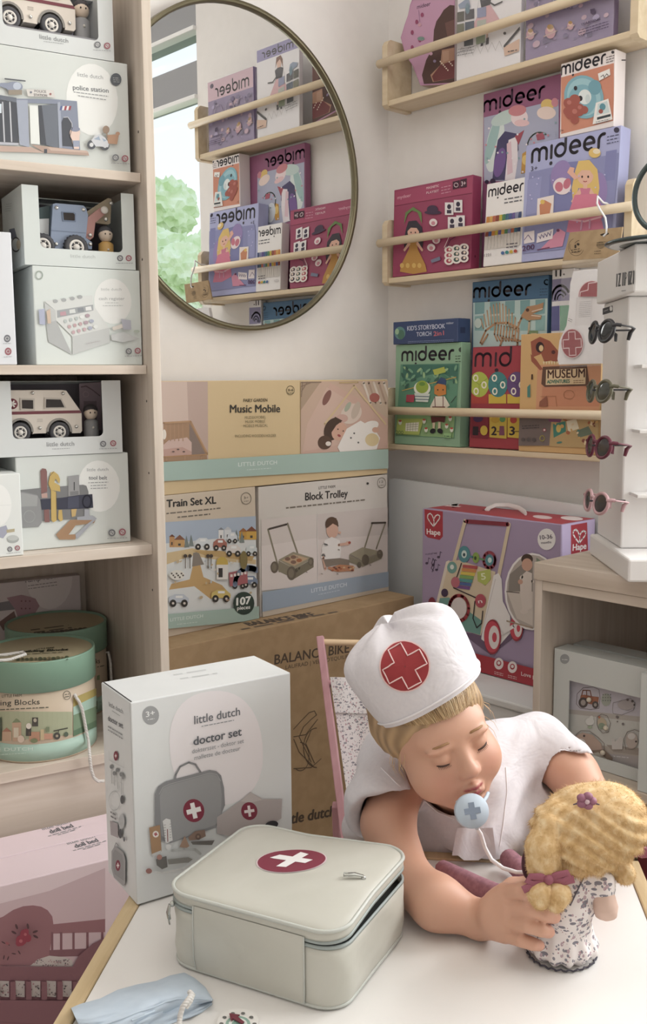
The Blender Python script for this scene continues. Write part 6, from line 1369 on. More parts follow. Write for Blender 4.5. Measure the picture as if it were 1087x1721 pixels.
a.ell(PKL, 366, 1146, 110, 144); a.ell(REDC, 366, 1146, 104, 138); q = cross_pts(366, 1148, 88, 32, 1.3, -3); a.line(PKL, 9, *(q+[q[0]])); a.build('hat_print', pk)
PP = []
for i in range(15):
    r_ = []
    for j in range(25):
        x_ = 262-30*(j/24)+(470+20*(j/24))*i/14; y_ = 335-25*i/14+1050*j/24; q = atX(*px(KS, (x_, y_)), xh-.004); r_.append(q+Vector((-.003*sin(i*1.7+j*2.3)*sin(j*.9+i)-.002*(1 if 3 < j < 22 else 0), 0, 0)))
    PP.append(r_)
film2 = mat('#ffffff', 0.06, name='crinkled_film'); N, L, b = nodes(film2); b.inputs['Alpha'].default_value = .12; b.inputs['Specular IOR Level'].default_value = .9
nz = noise(N, L, coords(N, L, (90, 90, 90)).outputs[0], 1.0, 4, 1.5); bump(N, L, b, nz.outputs[0], .8, .006)
MB().grid(PP, film2).build('clear_bag', pk)
hk = [atX(*p, xh-.004) for p in ((1014, 397), (1019, 392), (1019, 380), (1017, 366), (1008, 352), (1003, 342), (1004, 330))]
hk += [Vector((-.122, hk[-1].y, SH2.location.z+.104+.0125)), Vector((-.108, hk[-1].y, SH2.location.z+.104+.0125)), Vector((-.092, hk[-1].y, SH2.location.z+.104+.008)), Vector((-.091, hk[-1].y, SH2.location.z+.100))]
MB().tube(hk, .0022, mat('#ececee', .35), 10).build('hook', pk)
# ------------------------------------------------------------------ things on the play table
KC = (160, 1080, 2.7175); KB6 = (80, 1360, 1.698)
da = radians(-10.3); dx = Vector((cos(da), sin(da), 0)); dy = Vector((-sin(da), cos(da), 0))
GW = speckled('grey_white_card', '#dde1e2', '#dadedf', 12, .45, .03)
k = Carton('doctor_set_box', 'pale grey doctor set box standing upright on the table behind the beige case', 'box', (-1.4155, -.910, .5026), dx, dy, ZV, .226, .101, .262, GW)
DOC = k; a = k.front(KC)
def blob(a, m_, cx, cy, rx, ry, rot, p=2.3, n=40):
    c, q = cos(radians(rot)), sin(radians(rot)); P = []
    for i in range(n):
        t = 2*pi*i/n; x = rx*abs(cos(t))**(2/p)*(1 if cos(t) > 0 else -1); y = ry*abs(sin(t))**(2/p)*(1 if sin(t) > 0 else -1); P.append((cx+x*c-y*q, cy+x*q+y*c))
    a.poly(m_, *P)
blob(a, mat('#e9e5e8', .5), 552, 482, 212, 262, -6)
a.ell('#9b9da0', 253, 332, 38, 43); a.text('#e6e8e8', '3+', (232, 340), (272, 330), 24, .02); a.fine('#e6e8e8', (238, 353), (270, 348), 5)
a.text(TXD, 'little dutch', (452, 372), (660, 330), 38, .006); a.fine(TXT, (484, 384), (632, 355), 6)
a.text(mat('#5f646c'), 'doctor set', (448, 468), (666, 422), 38, .016); a.text(TXT, 'doktersset - doktor set', (440, 505), (676, 456), 20); a.text(TXT, 'mallette de docteur', (450, 535), (660, 490), 20)
C1, C2, C3 = mat('#97989b'), mat('#87888c'), mat('#a6a7aa'); MRN = mat('#8c2c42')
a.line(C2, 9, (360, 632), (366, 600), (385, 565), (425, 545), (455, 555), (478, 590), (484, 598))
a.poly(C2, (270, 690), (285, 655), (320, 632), (520, 580), (550, 585), (572, 605), (585, 660), (590, 740), (550, 840), (340, 912), (285, 900), (270, 820)); a.poly(C1, (292, 700), (305, 665), (335, 650), (520, 598), (548, 604), (566, 625), (575, 690), (570, 800), (545, 830), (350, 908), (300, 880)); a.line(C3, 3, (290, 690), (305, 660), (335, 645), (520, 594), (552, 600), (570, 630)); a.line(C2, 3, (550, 840), (340, 912), (300, 890))
a.ell(MRN, 447, 765, 48, 53, -10); a.poly('#eceaea', *cross_pts(447, 765, 33, 10, 1.1, -14))
a.poly('#b3aaa8', (553, 795), (600, 762), (660, 720), (705, 680), (760, 712), (850, 712), (846, 800), (760, 860), (640, 885), (552, 870)); a.poly('#c2bab7', (705, 682), (760, 716), (700, 730), (660, 722)); a.ell(MRN, 700, 767, 37, 41, -10); a.poly('#e6dcdc', *cross_pts(700, 767, 23, 6, 1.1, -8))
a.poly('#a9835f', (243, 842), (292, 830), (300, 950), (255, 965)); a.ell('#e2dcd6', 273, 872, 14, 15); a.poly('#b0505a', *cross_pts(273, 872, 8, 3, 1, 10)); a.poly('#c9c9c8', (255, 962), (298, 945), (296, 960), (262, 972))
a.poly('#dadada', (304, 812), (320, 800), (340, 805), (350, 900), (318, 915)); a.line('#8a4a4a', 4, (326, 850), (328, 905)); a.ell('#dadada', 330, 930, 12, 14)
for i in range(6): a.line('#8a8a8c', 2, (310, 830+i*12), (318, 829+i*12)); a.line('#8a8a8c', 2, (336, 826+i*12), (342, 825+i*12))
a.poly('#a98872', (380, 928), (404, 878), (425, 925), (410, 936)); a.poly('#8a6f60', (420, 885), (450, 858), (495, 850), (500, 880), (470, 895), (425, 900)); a.ell('#6a5348', 465, 882, 13, 15); a.ell('#a08672', 465, 882, 5, 6); a.poly('#6f6a66', (430, 905), (540, 898), (528, 920), (440, 918)); a.ell('#2f2f34', 800, 828, 30, 18, -12)
a.line('#b8bab9', 12, (345, 945), (400, 938), (450, 940), (475, 960)); a.poly('#8b8a85', (325, 985), (420, 975), (440, 985), (420, 1000), (330, 1008)); a.poly('#6f6d6a', (272, 985), (300, 975), (320, 970), (325, 1020), (300, 1030), (276, 1012)); a.line('#d5d6d5', 9, (238, 1040), (300, 1046), (390, 1030), (470, 990)); a.ell('#a5706a', 240, 1038, 14, 12); a.ell('#b58478', 288, 975, 12)
a.build('printed_front', k.root)
a = k.left(KC); k_ = [k.O+k.ed*k.d, k.O, k.O+ZV*k.h, k.O+k.ed*k.d+ZV*k.h]; a.flat(k_, GW)
a.text(TXT, 'little dutch', (64, 290), (128, 325), 20, .006); a.fine(TXT, (78, 312), (115, 335), 4); a.text(TXD, 'doctor set', (62, 355), (130, 392), 24, .012); a.fine(TXT, (62, 385), (130, 425), 8, 2, 1.8)
a.ell(MRN, 100, 516, 10, 22); a.poly('#ecdede', *cross_pts(100, 516, 4.5, 1.5, 2)); a.line('#c2c6c8', 2, (70, 495), (70, 535), (138, 570), (138, 540))
for x_, y0, y1 in ((80, 565, 640), (94, 595, 650), (108, 580, 665), (126, 600, 690)): a.line('#8f9296', 5, (x_, y0), (x_+2, y1)); a.ell('#84878b', x_, y0, 7, 10)
a.ell('#84878b', 134, 610, 4, 14); a.ring('#b3b8bb', 96, 720, 26, 44, 3); a.ell('#55585c', 131, 715, 8, 20); a.fine('#77797d', (78, 775), (105, 790), 12, 2, 1.5); a.poly('#aaa2a8', (76, 810), (112, 825), (114, 890), (80, 875)); a.ell('#4a4d52', 124, 870, 8, 22); a.ell('#b9bdc0', 130, 815, 14, 34); a.ell('#6a6d72', 142, 895, 4, 12)
a.poly('#a6a7aa', (84, 950), (100, 925), (138, 955), (148, 990), (147, 1095), (138, 1110), (95, 1070), (84, 1030)); a.poly('#97989b', (90, 960), (100, 942), (132, 965), (140, 1000), (140, 1085), (98, 1055), (90, 1020)); a.ell(MRN, 114, 1015, 11, 25); a.poly('#ecdede', *cross_pts(114, 1015, 6, 2, 2)); a.line('#97989b', 5, (98, 930), (105, 912), (118, 925))
a.build('side_print', k.root)
a = k.top(KC); a.fine('#c6cacc', (360, 150), (520, 125), 9, 1); a.fine('#c6cacc', (390, 168), (560, 142), 8, 1); a.build('top_print', k.root)
m = MB(); q = k.O+ZV*k.h; m.obox(q+ZV*.0001+dx*.0015+dy*.002, dx*.0012, dy*.096, ZV*.0008, '#3b3c40'); m.build('lid_seam', k.root)

# beige doctor case
ua = radians(-70); bu = Vector((cos(ua), sin(ua), 0)); bv = Vector((-sin(ua), cos(ua), 0)); bc_ = Vector((-1.332, -1.107, .5005))
leather = mat('#cfcdc4', .42, name='beige_leatherette'); N, L, b = nodes(leather)
nz = noise(N, L, coords(N, L).outputs[0], 9, 3, .6); r_ = ramp(N, [(.3, '#bfbeb2'), (.7, '#c9c8bd')]); L.new(nz.outputs[0], r_.inputs[0]); L.new(r_.outputs[0], b.inputs['Base Color']); bump(N, L, b, nz.outputs[0], .25, .006)
trim_m = mat('#c3c6bf', .4); zip_m = mat('#9aa5a2', .4); dark_in = mat('#4c4f4e', .9); metal = mat('#b9bcb8', .25, .9)
case = thing('doctor_case', 'beige zipped doctor case with a maroon cross badge on its lid', 'bag', bc_)
def rrect(hu, hv, r, n=8):
    P = []
    for sx_, sy_, a0 in ((1, 1, 0), (-1, 1, 90), (-1, -1, 180), (1, -1, 270)):
        for i in range(n+1):
            t = radians(a0+90*i/n); P.append((sx_*(hu-r)+r*cos(t), sy_*(hv-r)+r*sin(t)))
    Q = []
    for i in range(len(P)):
        A, B = P[i], P[(i+1) % len(P)]; d = sqrt((A[0]-B[0])**2+(A[1]-B[1])**2); k_ = max(1, int(d/.08))
        for j in range(k_): Q.append((A[0]+(B[0]-A[0])*j/k_, A[1]+(B[1]-A[1])*j/k_))
    return Q
BS_ = rrect(1, 1, .30)
def ringpts(hu, hv, z, rnd_=0.0, lift=None):
    out = []
    for i, (x, y) in enumerate(BS_):
        w1 = rnd_*(sin(x*5+z*60)*cos(y*4-z*45)+.6*sin(x*11+y*9+z*110))
        f = 1+w1*2.4; zz = z+(lift(x, y) if lift else 0)
        out.append(bc_+bu*(x*hu*f)+bv*(y*hv*f)+ZV*zz)
    return out
def loft(m_, rings, mt, cap0=True, cap1=True):
    n = len(rings[0]); vs = [p for r in rings for p in r]; fs = []
    for i in range(len(rings)-1):
        for j in range(n): fs.append([i*n+j, i*n+(j+1) % n, (i+1)*n+(j+1) % n, (i+1)*n+j])
    m_.add(vs, fs, mt, True)
    if cap0: m_.add(rings[0], [list(range(n))[::-1]], mt)
    if cap1: m_.add(rings[-1], [list(range(n))], mt)
    return m_
HU, HV = .1110, .0950
def gap(x, y): return .010*max(0, min(1, (x+.25)/1.0))*max(0, min(1, (y+1.05)/.9)) if x > -.25 else 0.0
rs = []
for z, s_, rn in ((.0, .955, 0), (.002, .972, 0), (.008, .985, .004), (.02, .995, .007), (.035, 1.0, .009), (.05, 1.0, .008), (.06, .998, .005), (.068, .995, .002)): rs.append(ringpts(HU*s_, HV*s_, z, rn))
rs += [ringpts(HU*.985, HV*.985, .0685), ringpts(HU*.97, HV*.97, .064)]
loft(MB(), rs, leather, True, False).build('body', case)
loft(MB(), [ringpts(HU*.969, HV*.969, .060)], dark_in, False, True).build('gap_shade_cap', case)  # inner cap coloured dark for the shade seen through the lid's gap
lz = .0755
rs = [ringpts(HU*.93, HV*.93, lz-.0015, 0, gap), ringpts(HU*.99, HV*.99, lz, 0, gap), ringpts(HU*1.0, HV*1.0, lz+.005, 0, gap), ringpts(HU*.995, HV*.995, lz+.011, 0, gap), ringpts(HU*.97, HV*.97, lz+.0140, 0, gap)]
for t in (.9, .8, .65, .5, .35, .2, .05): rs.append(ringpts(HU*t, HV*t, lz+.0142+.0045*(1-t**2.5), .0015, lambda x, y, t=t: gap(x*t, y*t)*1.0))
loft(MB(), rs, leather).build('lid', case)
MB().tube([p+(p-bc_-ZV*(p-bc_).z)*.012 for p in ringpts(HU*.985, HV*.985, lz+.0125, 0, gap)], .0022, trim_m, 8, closed=True).build('lid_piping', case)
MB().tube([p for p in ringpts(HU*.975, HV*.975, .003)], .0020, trim_m, 8, closed=True).build('base_piping', case)
loft(MB(), [ringpts(HU*.99, HV*.99, .0690), ringpts(HU*1.004, HV*1.004, .0693), ringpts(HU*1.004, HV*1.004, .0722), ringpts(HU*.985, HV*.985, .0725)], zip_m, False, False).build('zipper_tape', case)
loft(MB(), [ringpts(HU*.985, HV*.985, .0738, 0, gap), ringpts(HU*1.003, HV*1.003, .0740, 0, gap), ringpts(HU*1.003, HV*1.003, .0765, 0, gap), ringpts(HU*.985, HV*.985, .0768, 0, gap)], zip_m, False, False).build('zipper_tape', case)
# front panel covering the hinge side, with stitched ends
fp = [i for i, (x, y) in enumerate(BS_) if y < -.62 and -.62 < x < .63]
fp.sort(key=lambda i: BS_[i][0])
m = MB(); P = []
for i in fp:
    x, y = BS_[i]; col = []
    for z, s_ in ((.004, .992), (.02, 1.012), (.04, 1.014), (.06, 1.012), (.074, 1.010), (lz+.004, 1.006)):
        col.append(bc_+bu*(x*HU*s_)+bv*(y*HV*(s_+.002))+ZV*z)
    P.append(col)
m.grid(P, leather)
for col in (P[0], P[-1]): m.tube([p-bv*.0005 for p in col], .0009, trim_m, 6)
m.build('hinge_panel', case)
emb = MB()
def on_lid(x, y, h):
    q = hit(KB6[0]+x/KB6[2], KB6[1]+y/KB6[2], bc_+ZV*(lz+.0172), ZV); l = q-bc_; u, v = l.dot(bu)/HU, l.dot(bv)/HV; t = min(1, max(abs(u), abs(v))); q.z = bc_.z+lz+.0142+.0045*(1-t**2.5)+gap(u, v)+h; return q
for mt, r0, h in (('#e3cdd2', 1.04, .0006), (MRN, 1.0, .0010)):
    R_ = [[on_lid(696+97*r0*t*cos(q), 157+35*r0*t*sin(q), h) for q in np.linspace(0, 2*pi, 48, endpoint=False)] for t in (.02, .25, .5, .75, 1.0)]
    vs = [p for r in R_ for p in r]; fs = []
    for i in range(4):
        for j in range(48): fs.append([i*48+j, (i+1)*48+j, (i+1)*48+(j+1) % 48, i*48+(j+1) % 48])
    emb.add(vs, fs, mat(mt) if isinstance(mt, str) else mt, True)
for quad in (((634, 144), (662, 136), (757, 160), (735, 169)), ((722, 132), (745, 141), (680, 177), (652, 172))):
    G_ = [[on_lid(*[(quad[0][c]*(1-s_)+quad[1][c]*s_)*(1-t)+(quad[3][c]*(1-s_)+quad[2][c]*s_)*t for c in (0, 1)], .0014) for s_ in np.linspace(0, 1, 5)] for t in np.linspace(0, 1, 10)]
    emb.grid(G_, mat('#f1efef'))
emb.build('cross_badge', case)
def pull(p, d, n_):
    m = MB(); m.ell(p, (.003, .003, .0035), metal, n=12, k=8); q = p+n_*.003
    m.tube([q, q+d*.010+n_*.002, q+d*.017+n_*.001], [(.0012, .002), (.0016, .0034), (.0016, .0030)], metal, 8)
    s_ = n_.cross(d)
    m.tube([q+d*.012+n_*.002+s_*.0025, q+d*.022+n_*.001+s_*.003, q+d*.022+n_*.001-s_*.003, q+d*.012+n_*.002-s_*.0025], .0009, metal, 6); return m
c_i = min(range(len(BS_)), key=lambda i: (BS_[i][0]+.85)**2+(BS_[i][1]+.9)**2); pL = ringpts(HU*1.03, HV*1.03, .073)[c_i]
pull(pL, Vector((0, 0, -1)), (pL-bc_-ZV*.073).normalized()).build('zip_pull', case)
c_i = min(range(len(BS_)), key=lambda i: (BS_[i][0]-.98)**2+(BS_[i][1]-.0)**2); pR = ringpts(HU*1.0, HV*1.0, lz+.016, 0, gap)[c_i]-bu*.02
pull(pR, (-bu*.5-bv*.2).normalized(), ZV).build('zip_pull', case)

# pale blue cloth pouch with a white cord
bl_ = speckled('pale_blue_cotton', '#c3d3e2', '#bccddd', 70, .85, .25, .3, .7, .0008)
pc = thing('cloth_pouch', 'pale blue folded cloth pouch with a white cord at the front left of the table', 'pouch', atZ(235, 1690, .5005))
top_e = [(66, 566), (95, 555), (150, 540), (200, 515), (255, 500), (310, 490), (350, 474), (390, 466), (420, 482), (450, 508), (470, 540)]
bot_e = [(100, 640), (130, 650), (180, 650), (220, 640), (262, 618), (300, 604), (330, 590), (360, 580), (395, 572), (430, 560), (468, 548)]
def tz(p, z): return atZ(*px(KB6, p), z)
def sheet(A, B, nz_, hgt, seed, n=12):
    P = []
    for i in range(len(A)):
        r = []
        for j in range(n+1):
            t = j/n; x = A[i][0]*(1-t)+B[i][0]*t; y = A[i][1]*(1-t)+B[i][1]*t
            z = nz_+hgt(i/(len(A)-1), t)+.0022*sin(i*1.9+j*.8+seed)*sin(pi*t)+.0016*sin(i*3.1-j*1.3+seed)*sin(pi*t); r.append(tz((x, y), .5005+max(.0003, z)))
        P.append(r)
    return P
def hump(s_, t): return .020*(max(0, sin(pi*min(1, max(0, t))))**.7)*(.55+.45*sin(pi*min(1, s_*.9+.15)))+.003*max(0, sin(9*s_+5*t))
m = MB(); m.grid(sheet(top_e, bot_e, .0, hump, 1), bl_); m.build('outer_cloth', pc)
A2 = [(240, 602), (290, 582), (330, 566), (370, 548), (410, 535), (445, 532), (470, 545)]; B2 = [(262, 640), (300, 628), (335, 618), (370, 606), (405, 596), (440, 580), (468, 556)]
m = MB(); m.grid(sheet(A2, B2, .0, lambda s_, t: .016*(1-t)*(1-.5*s_)+.002*sin(12*s_), 3), bl_); m.build('inner_fold', pc)
edge = sheet(A2, B2, .0, lambda s_, t: .016*(1-t)*(1-.5*s_)+.002*sin(12*s_), 3)
MB().tube([r[0] for r in edge], .0013, bl_, 6).build('hem', pc)
MB().tube([r[-2] for r in edge], .0011, bl_, 6).build('hem', pc)
S2 = sheet(top_e, bot_e, .0, hump, 1)
MB().tube([r[8]+ZV*.0004 for r in S2], .0009, bl_, 6).build('seam', pc)
m = MB(); m.tube([tz(p, .5005+z) for p, z in (((405, 522), .027), ((412, 528), .028), ((400, 545), .027), ((385, 565), .022), ((378, 590), .012), ((376, 615), .006), ((372, 640), .004))], .0028, rope, 8); m.tube([tz(p, .5005+z) for p, z in (((405, 522), .028), ((415, 530), .027), ((408, 548), .024), ((395, 566), .018))], .0024, rope, 8); m.build('cord', pc)

# round card dial at the front edge
dc = tz((543, 613), .5006); dr = (tz((602, 613), .5)-tz((484, 613), .5)).length/2
dl = thing('card_dial', 'round white dial with a maroon arrow at the front edge of the table', 'dial', dc)
Md = Matrix.Translation(dc); MB().lathe([(0, 0), (dr, 0), (dr, .003), (0, .003)], mat('#e6e4df', .5), 48, Md, smooth=False).build('disc', dl)
a = Art(dc+ZV*.003, ZV, crop=KB6)
def dp(r, t): return (543+59*r*cos(t), 613+38*r*sin(t))
a.poly('#8fb3a3', *[dp(.60, t) for t in np.linspace(0, 2*pi, 30, endpoint=False)]); a.poly('#dfe6df', *[dp(.45, t) for t in np.linspace(0, 2*pi, 30, endpoint=False)]); a.poly('#7fa896', *[dp(.3, t) for t in np.linspace(0, 2*pi, 20, endpoint=False)])
for i in range(10):
    t = i*2*pi/10; a.ell('#6a6a66', *dp(.80, t), 6, 3.5)
a.build('dial_print', dl)
pd_ = (tz((518, 586), .5)-tz((556, 612), .5)); pd_.normalize(); pe_ = ZV.cross(pd_)
MB().prism([(-.008, -.0018), (.004, -.0026), (.004, -.006), (.0135, 0), (.004, .006), (.004, .0026), (-.008, .0018)], dc+ZV*.0044, pd_, pe_, ZV, .0012, mat('#7a2c3c')).build('pointer', dl)
# ------------------------------------------------------------------ soft shapes: signed distance fields meshed by surface nets
class Vox:
    def __init__(s, lo, hi, h):
        s.lo = np.array(lo, float); s.h = h; s.n = np.ceil((np.array(hi)-s.lo)/h).astype(int)+1
        s.D = np.full(tuple(s.n), .05, np.float32)
    def blk(s, lo, hi, pad):
        a = np.maximum(0, np.floor((np.array(lo)-pad-s.lo)/s.h).astype(int)); b = np.minimum(s.n, np.ceil((np.array(hi)+pad-s.lo)/s.h).astype(int)+1)
        if (b <= a).any(): return None, None
        sl = tuple(slice(a[i], b[i]) for i in range(3))
        g = np.meshgrid(*[(s.lo[i]+s.h*np.arange(a[i], b[i])).astype(np.float32) for i in range(3)], indexing='ij')
        return sl, np.stack(g, -1)
    def op(s, sl, d, k, mode='u'):
        D = s.D[sl]
        if mode == 'u':
            if k > 0: h = np.maximum(k-np.abs(D-d), 0)/k; s.D[sl] = np.minimum(D, d)-h*h*k*.25
            else: s.D[sl] = np.minimum(D, d)
        else:
            e = -d
            if k > 0: h = np.maximum(k-np.abs(D-e), 0)/k; s.D[sl] = np.maximum(D, e)+h*h*k*.25
            else: s.D[sl] = np.maximum(D, e)
    def cap(s, a, b, ra, rb, k=.01, mode='u'):
        a = np.array(a, np.float32); b = np.array(b, np.float32); r = max(ra, rb)
        sl, P = s.blk(np.minimum(a, b)-r, np.maximum(a, b)+r, .035)
        if sl is None: return
        ba = b-a; L = float(ba@ba) or 1e-9
        t = np.clip(((P-a)@ba)/L, 0, 1); d = np.linalg.norm(P-a-t[..., None]*ba, axis=-1)-(ra+(rb-ra)*t)
        s.op(sl, d, k, mode)
    def chain(s, pts, rad, k=.01):
        for i in range(len(pts)-1): s.cap(pts[i], pts[i+1], rad[i], rad[i+1], k)
    def ell(s, c, r, R=None, k=.01, mode='u'):
        """R: 3x3 with the ellipsoid's axes as rows"""
        c = np.array(c, np.float32); r = np.array(r, np.float32); m = float(r.max())
        sl, P = s.blk(c-m, c+m, .035)
        if sl is None: return
        q = P-c
        if R is not None: q = q@np.array(R, np.float32).T
        k0 = np.linalg.norm(q/r, axis=-1); k1 = np.linalg.norm(q/(r*r), axis=-1)+1e-9
        s.op(sl, k0*(k0-1)/k1, k, mode)
    def fn(s, lo, hi, f, k=0, mode='u', pad=.03):
        sl, P = s.blk(lo, hi, pad); s.op(sl, f(P).astype(np.float32), k, mode)
    def mesh(s, smooth=2):
        D = s.D; S = D < 0; nx, ny, nz = D.shape
        cnt = np.zeros((nx-1, ny-1, nz-1), np.uint8)
        for i in (0, 1):
            for j in (0, 1):
                for k in (0, 1): cnt += S[i:nx-1+i, j:ny-1+j, k:nz-1+k]
        act = (cnt > 0) & (cnt < 8); I = np.argwhere(act); idx = np.full(act.shape, -1, np.int64); idx[act] = np.arange(len(I))
        acc = np.zeros((len(I), 3)); num = np.zeros(len(I))
        for ax in range(3):
            o1, o2 = [a for a in range(3) if a != ax]
            for u in (0, 1):
                for v in (0, 1):
                    A = I.copy(); A[:, o1] += u; A[:, o2] += v; B = A.copy(); B[:, ax] += 1
                    da = D[A[:, 0], A[:, 1], A[:, 2]]; db = D[B[:, 0], B[:, 1], B[:, 2]]; x = (da < 0) != (db < 0)
                    t = np.where(x, da/np.where(x, da-db, 1), 0); p = A.astype(float); p[:, ax] += t
                    acc[x] += p[x]; num[x] += 1
        V = s.lo+s.h*(acc/np.maximum(num, 1)[:, None]); Q = []
        for ax in range(3):
            o1, o2 = (ax+1) % 3, (ax+2) % 3
            sa = [slice(None)]*3; sb = [slice(None)]*3; sa[ax] = slice(0, -1); sb[ax] = slice(1, None)
            a, b = S[tuple(sa)], S[tuple(sb)]; E = np.argwhere(a != b)
            E = E[(E[:, o1] > 0) & (E[:, o2] > 0) & (E[:, o1] < D.shape[o1]-1) & (E[:, o2] < D.shape[o2]-1)]
            def cell(u, v): c = E.copy(); c[:, o1] += u; c[:, o2] += v; return idx[c[:, 0], c[:, 1], c[:, 2]]
            q = np.stack([cell(-1, -1), cell(0, -1), cell(0, 0), cell(-1, 0)], 1)
            ins = a[E[:, 0], E[:, 1], E[:, 2]]; q[~ins] = q[~ins][:, ::-1]; Q.append(q)
        Q = np.concatenate(Q); Q = Q[(Q >= 0).all(1)]
        for _ in range(smooth):
            n = np.zeros(len(V)); A = np.zeros_like(V)
            for i in range(4):
                for j in ((i+1) % 4,):
                    np.add.at(A, Q[:, i], V[Q[:, j]]); np.add.at(A, Q[:, j], V[Q[:, i]]); np.add.at(n, Q[:, i], 1); np.add.at(n, Q[:, j], 1)
            V = V*.4+.6*A/np.maximum(n, 1)[:, None]
        return V, Q
def vnormals(V, Q):
    n = np.cross(V[Q[:, 2]]-V[Q[:, 0]], V[Q[:, 3]]-V[Q[:, 1]]); N_ = np.zeros_like(V)
    for i in range(4): np.add.at(N_, Q[:, i], n)
    return N_/(np.linalg.norm(N_, axis=1)[:, None]+1e-12)
def soft(name, V, Q, m_, parent, col=None, keep_world=False):
    M = np.array(world_of(parent).inverted()); Vl = V@M[:3, :3].T+M[:3, 3]
    me = bpy.data.meshes.new(name); me.from_pydata(Vl.tolist(), [], Q.tolist()); me.materials.append(m_)
    me.polygons.foreach_set('use_smooth', [True]*len(me.polygons))
    if col is not None:
        at = me.color_attributes.new('tint', 'FLOAT_COLOR', 'POINT'); at.data.foreach_set('color', np.concatenate([col, np.ones((len(col), 1))], 1).astype(np.float32).ravel())
    me.update(); o = bpy.data.objects.new(name, me); COL.objects.link(o); o.parent = parent; return o
def W(x, y, d): return np.array(atD(x, y, d))
def WZ(x, y, z): return np.array(atZ(x, y, z))
def dep(p): return (Vector(p)-CAM).dot(_fw)
nRT, nUP, nTO = np.array(RT), np.array(UP), -np.array(_fw)
CB = np.array([nRT, nUP, nTO])      # rows: right, up, towards the viewer

# ------------------------------------------------------------------ deck chair behind the child
pinkw = wood('dusky_pink_wood', '#b67f86', '#bd878e', '#c48f96', 'z', 1.0, .55)
flor = floral('floral_cloth', '#efe9ea', [('#8d8a95', 1.0, .27, (1, 1.0, 1.7), (0, 0, .5)), ('#cdaab2', 1.35, .25, (1, 1.6, 1), (.4, .3, 0)), ('#a5a2ab', 2.1, .25, (1.8, 1, 1), (0, .7, .4)), ('#efe9ea', 3.2, .22, (1, 1, 1), (0, 0, 0)), ('#67636d', 1.7, .16, (1, 1, 1), (.9, .2, .1))], 95)
A0, B0 = Vector(W(538, 1070, 1.80)), Vector(W(580, 1412, 1.70)); dn = (B0-A0).normalized(); cw = Vector((tb.x, tb.y, 0))*.205
foot = A0+dn*((A0.z-.006)/-dn.z)
ch = thing('deck_chair', 'pink wooden deck chair with a floral cloth sling behind the child', 'chair', (foot.x, foot.y, 0))
def bar_(a, b, wx, wy, mt, n): 
    t = (b-a).normalized(); x = Vector((tb.x, tb.y, 0)); x = (x-t*x.dot(t)).normalized(); y = t.cross(x)
    return MB().obox(a-x*wx/2-y*wy/2, x*wx, y*wy, t*(b-a).length, mt, .0015).build(n, ch)
for o_ in (Vector((0, 0, 0)), cw):
    bar_(A0+o_, foot+o_, .013, .020, pinkw, 'front_post')
    J = A0+dn*.30+o_+Vector((ta.x, ta.y, 0))*-.012; ft = Vector((J.x, J.y, 0))-Vector((ta.x, ta.y, 0))*.10; ft.z = .006
    sgn = -.011 if o_.length == 0 else .011
    bar_(J+Vector((tb.x, tb.y, 0))*sgn, ft+Vector((tb.x, tb.y, 0))*sgn, .012, .018, pinkw, 'rear_leg')
dow = mat('#d8b890', .5)
for t in (.010, .085): MB().tube([A0+dn*t+Vector((tb.x, tb.y, 0))*.004, A0+dn*t+cw-Vector((tb.x, tb.y, 0))*.004], .0058, dow if t < .05 else pinkw, 12).build('dowel', ch)
G = []
nf = dn.cross(Vector((tb.x, tb.y, 0))).normalized()
if nf.dot(CAM-A0) < 0: nf = -nf
for i in range(15):
    r = []
    for j in range(31):
        u = .010+.183*i/14; t = .075+.46*j/30; sag = -.045*sin(pi*min(1, j/30))+.003*sin(i*1.1+j*.25)
        r.append(A0+Vector((tb.x, tb.y, 0))*u+dn*t+nf*(.012+sag))
    G.append(r)
MB().grid(G, flor).build('sling', ch)
MB().grid([[p+nf*.0035 for p in r[:5]] for r in G], flor).build('sling_hem', ch)

# ------------------------------------------------------------------ the child
skin = mat('#e0b29b', .5, name='skin'); N, L, b = nodes(skin)
at = N.new('ShaderNodeAttribute'); at.attribute_name = 'tint'; L.new(at.outputs['Color'], b.inputs['Base Color'])
b.inputs['Subsurface Weight'].default_value = .12; b.inputs['Subsurface Radius'].default_value = (.012, .005, .003); b.inputs['Subsurface Scale'].default_value = .6
nz = noise(N, L, coords(N, L, (300, 300, 300)).outputs[0], 1.0, 3); bump(N, L, b, nz.outputs[0], .05, .0006)
# head frame: columns = her left, her face direction, up
yaw, pit, rol = radians(17), radians(11), radians(21)
Fd = np.array([sin(yaw)*cos(pit), -sin(pit), cos(yaw)*cos(pit)]); Lx = np.array([cos(yaw), 0, -sin(yaw)]); Uz = np.cross(Fd, Lx); Uz /= np.linalg.norm(Uz); Lx = np.cross(Uz, Fd)
if Uz[1] < 0: Uz = -Uz
rc, rs_ = cos(rol), sin(rol); Rz = np.array([[rc, -rs_, 0], [rs_, rc, 0], [0, 0, 1]])
HR = np.array([(Rz@v)@CB for v in (Lx, Fd, Uz)])      # rows: local axes in world
HS = .93
HO = W(778, 1264, 1.215)-(np.array([0, .083, .0])*HS)@HR
def hp(x, y, z): return HO+(np.array([x, y, z])*HS)@HR
girl = thing('person', 'person in white tunic and white nurse hat leaning over the table, holding a doll', 'person', tuple(W(770, 1480, 1.52)))
girl.location.z = .28
vx = Vox(np.minimum.reduce([W(570, 1000, 1.7), W(1120, 1700, 1.0), W(570, 1700, 1.0), W(1120, 1000, 1.7)])-.05, np.maximum.reduce([W(570, 1000, 1.7), W(1120, 1000, 1.0), W(1120, 1700, 1.0), W(570, 1000, 1.0)])+.05, .0022)
